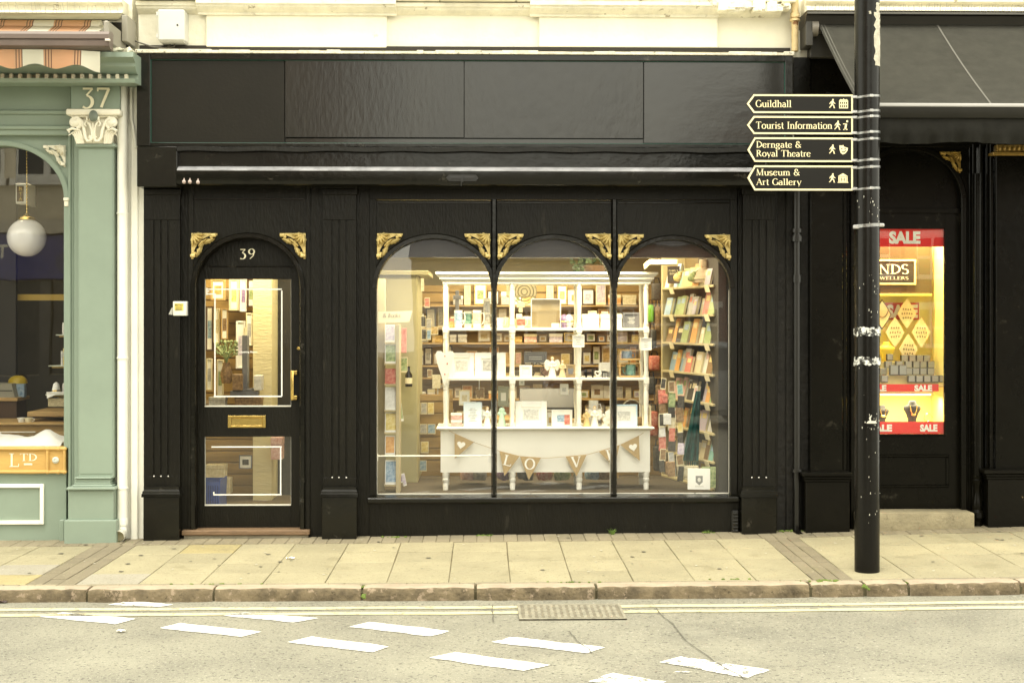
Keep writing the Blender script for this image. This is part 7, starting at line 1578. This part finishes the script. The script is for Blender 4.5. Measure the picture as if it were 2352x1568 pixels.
# two white books in front
for i, (a0, a1, v0, y, mt, lab) in enumerate(((1581, 1631, 1076, .2, WHITEC, 'white book with a grey crest standing at the front of the right bay'), (1613, 1644, 1072, .3, PR['green'], 'pale green and white book behind the white crest book'))):
    x0_, x1_, z0, z1 = R(a0, a1, v0, 1133, y); z0 = .346; o = thing('book', lab, 'book', ((x0_+x1_)/2, y, z0), group='books at the front of the right bay'); w_, h = x1_-x0_, z1-z0
    m = MB(); m.box(-w_/2, w_/2, 0, .004, 0, h, .001); m.box(-w_/2, w_/2, .036, .04, 0, h, .001); m.box(-w_/2-.004, -w_/2, 0, .04, 0, h); m.build('cover', mt, o, local=True); m = MB(); m.box(-w_/2, w_/2-.006, .0045, .0355, .004, h-.004); m.build('pages', CREAMC, o, local=True)
    o.rotation_euler = (-.05, 0, -.12)
    if i == 0:
        m = MB(); m.prism([(-.028, .11), (.028, .11), (.028, .06), (.0, .035), (-.028, .06)], -.002, -.0004); m.build('crest', plain('grey crest', (.25, .25, .23), .6), o, local=True); m = MB(); m.ball((0, -.0025, .078), .014, .001, .017, 10, 6); m.box(-.034, .034, -.0026, -.0004, .022, .034); m.build('crest_detail', plain('pale crest', (.7, .69, .62), .6), o, local=True)
# --- behind the door
for i, (a0, a1, v0, v1, fm, mt, lab) in enumerate(((183, 217, 535, 732, DARKW_, 'blue', 'tall dark framed picture at the left behind the door glass'), (218, 245, 545, 697, CREAMC, 'cream', 'tall cream framed picture behind the door sticker line'), (250, 282, 545, 682, PINEW, 'brown', 'pine framed picture right of the cream one behind the door'), (285, 330, 415, 555, CREAMC, 'yellow', 'tall cream and lime picture at the top behind the door'), (333, 364, 415, 560, WHITEC, 'purple', 'white framed purple picture at the top behind the door'), (366, 400, 415, 540, DARKW_, 'green', 'dark framed green picture at the top beside the pillar'), (316, 358, 600, 810, WHITEC, 'lilac', 'long grey lilac picture with orange marks behind the door'), (360, 390, 565, 710, CREAMC, 'grey', 'cream framed grey picture leaning by the pillar behind the door'), (205, 270, 415, 510, PINEW, 'orange', 'orange picture at the top left behind the door'), (186, 212, 765, 905, CREAMC, 'grey', 'grey picture leaning low at the left behind the door'), (232, 262, 770, 930, CREAMC, 'green', 'green picture leaning low behind the sticker line'))):
    frame(376.3+a0*.5221, 376.3+a1*.5221, 423.4+v0*.5221, 423.4+v1*.5221, 1.5-.02*i, fm, PR[mt], lab, 'pictures behind the door', .02, tilt=.03)
o = thing('candle_stand', 'dark stepped candle stand in front of the pillar behind the door', 'stand', (X(563, 1.2), 1.2, Z(905, -1.7, 1.2))); m = MB(); x = X(563, 1.2); 
for q0, q1, v0, v1 in ((528, 592, 898, 908), (534, 580, 892, 898), (556, 568, 770, 892)): m.rb(q0, q1, v0, v1, 1.15, .1, .003)
m.build('stand', GREYC, o); m = MB(); m.tube([(x, 1.2, Z(770, -1.7, 1.2)), (x, 1.2, Z(752, -1.7, 1.2))], .012, 8); m.build('candle', CREAMC, o)
for i, (a0, a1, v0, v1, mt, lab) in enumerate(((300, 345, 835, 905, 'brown', 'brown box beside the dark candle stand'), (395, 430, 840, 905, 'white', 'white gift bag right of the dark candle stand'), (196, 270, 935, 975, 'grey', 'row of grey cards at the bottom of the upper door glass'), (310, 430, 938, 975, 'brown', 'wide brown box at the bottom of the upper door glass'), (182, 270, 1232, 1290, 'cream', 'cream books stacked behind the lower door glass'), (250, 292, 1290, 1360, 'cream', 'pale box right of the blue basket'), (470, 522, 1112, 1210, 'pink', 'pink seat cushion behind the lower door glass'))):
    giftbox(376.3+a0*.5221, 376.3+a1*.5221, 423.4+v0*.5221, 423.4+v1*.5221, 1.1+.03*i, PR[mt], PR[mt], lab, 'goods behind the door', .12)
frame(376.3+330*.5221, 376.3+387*.5221, 423.4+1190*.5221, 423.4+1250*.5221, 1.3, GREYC, PR['black'], 'small grey framed notice behind the lower door glass', bw=.008)
o = thing('dried_flowers', 'bunch of dried flowers in a dark vase behind the door', 'flowers', (X(520, 1.2), 1.2, Z(880, -1.8, 1.2))); m = MB(); m.lathe([(0, 0), (.04, 0), (.055, .08), (.03, .16), (.035, .18), (0, .17)], n=12); m.build('vase', PR['brown'], o, 40, local=True); m = MB(); rr = random.Random(5)
for i in range(40): a = rr.uniform(0, 6.28); l = rr.uniform(.08, .2); m.tube([(0, 0, .17), (math.cos(a)*.05*l*8*.5, math.sin(a)*.04, .17+l*.6), (math.cos(a)*.09, math.sin(a)*.06, .17+l)], .003, 4); m.ball((math.cos(a)*.09, math.sin(a)*.06, .17+l), .012, .012, .012, 6, 4)
m.build('stems', PR['green'], o, 0, local=True)
o = thing('shopping_basket', 'blue plastic shopping basket on the floor behind the lower door glass', 'basket', (X(488, .5), .5, .125)); m = MB(); x0_, x1_, z0, z1 = R(455, 507, 1097, 1160, .5); w_ = x1_-x0_; h = z1-.125
m.prism([(-w_*.42, 0), (w_*.42, 0), (w_*.5, h), (w_*.46, h), (w_*.38, .012), (-w_*.38, .012), (-w_*.46, h), (-w_*.5, h)], -.15, .15); m.box(-w_*.46, w_*.46, -.155, -.15, .005, h*.95); m.box(-w_*.46, w_*.46, .15, .155, .005, h*.95); m.build('basket', plain('blue plastic', (.03, .07, .28), .4), o, local=True); m = MB()
for i in range(9): m.box(-w_*.42+i*w_*.1, -w_*.39+i*w_*.1, -.158, -.1555, .03, h*.85)
m.build('slots', plain('dark blue slots', (.01, .025, .12), .5), o, local=True)
# lamps of the bookshop, then the added window lights
LC = (1, .86, .55)
for i, (x, y, lab) in enumerate(((-1.95, 1.0, 'ceiling strip lamp behind the shop door'), (-.2, 1.2, 'ceiling strip lamp over the left part of the dresser'), (1.2, 1.2, 'ceiling strip lamp over the right window bay'), (.4, 2.5, 'ceiling strip lamp at the back of the bookshop'))):
    lampbox('strip_lamp', lab, (x, y, 2.6), (1.1, .16), BOOKW[i], LC, 'strip lamps in the bookshop')
for i, x in enumerate((-.35, 1.05)): lampbox('window_light', ('added unseen light above the left half of the dresser', 'added unseen light above the right half of the dresser')[i], (x, .27, 2.33), (1.0, .08), WINW, LC, 'added lights in the bookshop window')  # unseen lights added behind the window head to brighten the dresser
o = thing('strip_lamp', 'pale strip lamp low on its rail beside the bookcase top', 'lamp', (X(1520, .35), .35, Z(610, 1.6, .35))); m = MB(); m.rb(1492, 1557, 596, 608, .35, .1, .006); m.build('housing', CREAMC, o); m = MB(); pts = [P(q, v, .35) for q, v in ((1481, 606), (1491, 597), (1491, 608), (1483, 617))]; m.prism(pts, .35, .45); m.build('end_cap', CREAMC, o)
# ================================================================== inside the green shop window
o = thing('globe_lamp', 'white glass globe lamp hanging on a chain in the left shop window', 'lamp', (X(61.5, .45), .45, Z(546, -3.6, .45))); x, y, z = o.location; r = .155
m = MB(); m.ball((x, y, z), r, r, r, 28, 18); m.build('globe', plain('opal glass', (.8, .78, .74), .12, var=.02, coat=.5), o, 60); m = MB(); m.lathe([(.0, r*1.28), (.02, r*1.25), (.03, r*1.12), (.065, r*1.04), (.07, r*.94), (.06, r*.9), (0, r*.9)][::-1], (x, y, z), 18); m.build('cap', BRASS, o, 40); m = MB(); zz_ = z+r*1.25
while zz_ < z+1.0: m.ball((x, y, zz_+.014), .006, .004, .014, 8, 5); zz_ += .026
m.build('chain', BRASS, o)
o = thing('box_sign', 'small white box with gilt characters on a dark face hanging in the left shop window', 'sign', (X(52, .9), .9, Z(472, -3.7, .9))); m = MB(); m.rb(36, 62, 421, 468, .92, .12, .003); m.vprism([(X(62, .92), .92), (X(69.5, .92), .99), (X(69.5, .92), 1.05), (X(62, .92), 1.05)], Z(472, -3.8, .92), Z(424, -3.8, .92)); m.build('case', WHITEC, o); m = MB(); m.rb(38.5, 54, 427, 463, .917, .003, 0); m.build('face', DARKW_, o); m = MB(); 
for ch, v in (('B', 438), ('T', 450), ('A', 461)): a, b, c, d = R(43.5, 51, v-9, v, .916); sans(m, ch, a, b, c, d-c, .9155, .02)
m.build('characters', BRASS, o)
for i, (q0, v, lab, its) in enumerate(((128, 768, 'upper glass wall shelf at the right of the left shop window', ((141, 148, 741, 'white', 'white jar on the upper glass shelf of the green shop'),)), (111, 839, 'middle glass wall shelf at the right of the left shop window', ((138, 142, 806, 'white', 'thin white leaflet on the middle glass shelf of the green shop'), (143, 147, 800, 'yellow', 'yellow leaflet on the middle glass shelf of the green shop'))), (104, 905, 'lower wall shelf with a white cloth in the left shop window', ((141, 149, 880, 'white', 'white jug at the end of the lower shelf in the green shop'),)))):
    o = thing('wall_shelf', lab, 'shelf', (X(130, .7), .7, Z(v, -3.5, .7)), group='wall shelves in the green shop'); m = MB(); m.rb(q0, 152, v, v+2.5, .6, .25, .001); m.build('board', plain('shelf glass edge', (.6, .62, .5), .2), o); m = MB(); m.rb(q0+8, 152, v+3, v+6, .66, .12, .001); m.build('underside', plain('brass rail', (.5, .35, .1), .4), o)
    for (a, b, vt, mt, l2_) in its:
        x0_, x1_, z0, z1 = R(a, b, vt, v, .66); o2 = thing('jar' if 'leaflet' not in l2_ else 'leaflet', l2_, 'jar' if 'leaflet' not in l2_ else 'leaflet', ((x0_+x1_)/2, .68, z0)); r = (x1_-x0_)/2; h = z1-z0
        m = MB()
        if 'leaflet' in l2_: m.box(-r, r, 0, .004, 0, h); 
        else: m.lathe([(0, 0), (r*.9, 0), (r, h*.2), (r, h*.8), (r*.7, h*.9), (0, h*.9)], n=14)
        m.build('body', PR[mt], o2, 40, local=True); m = MB(); m.box(-r*.7, r*.7, -.002, .0, h*.5, h*.8) if 'leaflet' in l2_ else m.lathe([(0, h*.9), (r*.75, h*.9), (r*.75, h), (0, h)], n=14); m.build('print' if 'leaflet' in l2_ else 'lid', SOFTP if 'leaflet' in l2_ else WHITEC, o2, local=True)
WICK = mat('wicker', (.42, .35, .2), .8, var=.25, vs=50, bump=1, bs=90)
o = thing('basket', 'square wicker basket with blue packets under the lower shelf of the green shop', 'basket', (X(130, .65), .65, Z(934, -3.5, .65))); m = MB(); x0_, x1_, z0, z1 = R(110, 152, 914, 934, .62); m.box(x0_, x1_, .62, .64, z0, z1, .004); m.box(x0_, x1_, .8, .82, z0, z1, .004); m.box(x0_, x0_+.02, .64, .8, z0, z1); m.box(x1_-.02, x1_, .64, .8, z0, z1); m.build('weave', WICK, o); m = MB(); m.rb(112, 130, 906, 918, .68, .06, .004); m.build('packets', PR['blue'], o)
o = thing('cloth', 'white cloth with a drooping corner on the lower shelf of the green shop', 'cloth', (X(120, .6), .6, Z(903, -3.5, .6))); m = MB(); pts = [P(q, v, .59) for q, v in ((107, 901), (150, 901), (150, 905), (126, 906), (116, 911), (108, 915))]; m.prism(pts, .59, .7); m.build('fabric', WHITEC, o); m = MB(); m.tube([(P(107, 901, .585)[0], .585, P(107, 901, .585)[1]), (P(150, 901, .585)[0], .585, P(150, 901, .585)[1])], .004, 5); m.build('hem', WHITEC, o)
o = thing('napkin', 'white napkin folded into a cone on the lower shelf of the green shop', 'napkin', (X(129, .64), .64, Z(901, -3.5, .64))); m = MB(); m.lathe([(0, 0), (.032, 0), (.034, .02), (.024, .07), (.008, .085), (0, .086)], n=10); m.jitter(.002, 8); m.build('cone', WHITEC, o, 60, local=True); m = MB(); m.lathe([(.034, .01), (.037, .012), (.035, .022)], n=12); m.build('ring', BRASS, o, local=True)
o = thing('counter', 'golden wooden counter with panelled front inside the green shop', 'counter', (X(100, 1.0), 1.1, .1)); m = MB(); m.rb(62, 156, 945, 957, .95, .5, .006); m.build('counter_top', PINEW, o); m = MB(); m.rb(-150, 158, 976, 1080, .9, .05, .004); m.build('front', mat('golden oak', (.36, .22, .06), .5, var=.2, vs=6), o); m = MB(); m.rb(-150, 156, 970, 976, .85, .5, .004); m.build('ledge', PINEW, o); m = MB(); m.rb(90, 152, 990, 1024, .895, .004, .002); m.build('panel', PINEW, o)
for q, lab in ((47, 'white cup, left one of two on the counter ledge of the green shop'), (64, 'cream cup, right one of two on the counter ledge of the green shop')):
    x, z = P(q, 970, .88); o = thing('cup', lab, 'cup', (x, .9, z), group='cups on the counter ledge'); m = MB(); m.lathe([(0, 0), (.024, 0), (.034, .04), (.03, .04), (.02, .006), (0, .006)], n=14); m.build('bowl', WCER if 'white' in lab else CREAMC, o, 40, local=True); m = MB(); m.tube([(.03, 0, .034), (.048, 0, .03), (.046, 0, .014), (.026, 0, .008)], .004, 6); m.build('handle', WCER, o, local=True)
o = thing('window_cloth', 'crumpled white sheet spread over the window ledge of the green shop', 'sheet', (X(60, .3), .3, Z(1028, -3.4, .3))); m = MB(); g = []; nx2 = 40; rr = random.Random(3); xa, xb = X(-300, .2), X(147, .2)
for i in range(nx2+1):
    t = i/nx2
    for j in range(9):
        s = j/8; hgt = .03+.05*math.sin(s*PI)*(1+.5*math.sin(t*23))+.015*math.sin(t*41+s*5)+.012*rr.random(); g.append(m.bm.verts.new((xa+(xb-xa)*t, .1+.4*s, Z(1027, -3.4, .1)+hgt*(1 if 0 < j else .1))))
for i in range(nx2):
    for j in range(8): m.bm.faces.new((g[i*9+j], g[i*9+j+1], g[i*9+j+10], g[i*9+j+9]))
m.build('fabric', WHITEC, o, 80); m = MB(); m.tube([(xa, .1, Z(1027, -3.4, .1)+.004), (xb, .1, Z(1027, -3.4, .1)+.004)], .005, 6); m.build('hem', WHITEC, o)
o = thing('glass_cover', 'clear glass cover standing on the white sheet in the left window', 'cover', (X(30, .5), .5, Z(1015, -3.6, .5))); m = MB(); x0_, x1_, z0, z1 = R(-120, 81, 993, 1024, .5); m.box(x0_, x1_, .5, .506, z0, z1, .002); m.box(x1_-.006, x1_, .506, .75, z0, z1); m.build('glass', glass_mat('cover glass', (.8, .8, .76)), o); m = MB(); m.box(x0_, x1_, .495, .505, z1+.0005, z1+.008, .002); m.build('rim', plain('pale rim', (.6, .58, .5), .3), o)
o = thing('till', 'grey beige till beside the yellow dome inside the green shop', 'till', (X(10, 1.4), 1.4, Z(913, -4, 1.4))); m = MB(); x0_, x1_, z0, z1 = R(-40, 34, 881, 913, 1.4); m.prism([(x0_, z0), (x1_, z0), (x1_-.03, z1), (x0_, z1)], 1.4, 1.65); m.build('case', plain('till beige', (.33, .32, .25), .5), o); m = MB(); m.rb(-30, 28, 896, 898, 1.395, .004, 0); m.build('drawer_gap', BLACKM, o)
o = thing('yellow_dome', 'yellow dome lid on the till counter inside the green shop', 'lid', (X(32, 1.5), 1.6, Z(881, -3.9, 1.5))); m = MB(); m.lathe([(0, 0), (.085, 0), (.08, .03), (.06, .055), (.03, .068), (0, .07)], n=18); m.build('dome', plain('yellow plastic', (.5, .36, .02), .4), o, 60, local=True); m = MB(); m.box(.02, .09, -.1, -.04, -.12, -.002, .004); m.build('blue_pack', PR['blue'], o, local=True)
o = thing('back_counter', 'dark brown counter carrying the till inside the green shop', 'counter', (X(10, 1.4), 1.5, .1)); m = MB(); m.rb(-150, 40, 913, 921, 1.38, .32, .003); m.build('counter_top', PINEW, o); m = MB(); m.rb(-150, 38, 921, 1080, 1.42, .25, 0); m.build('front', DARKW_, o)
lampbox('ceiling_lamp', 'ceiling lamp inside the green shop', (X(40, 1.1), 1.1, 3.5), (.5, .16), GREENW, LC, mt='dim tube')
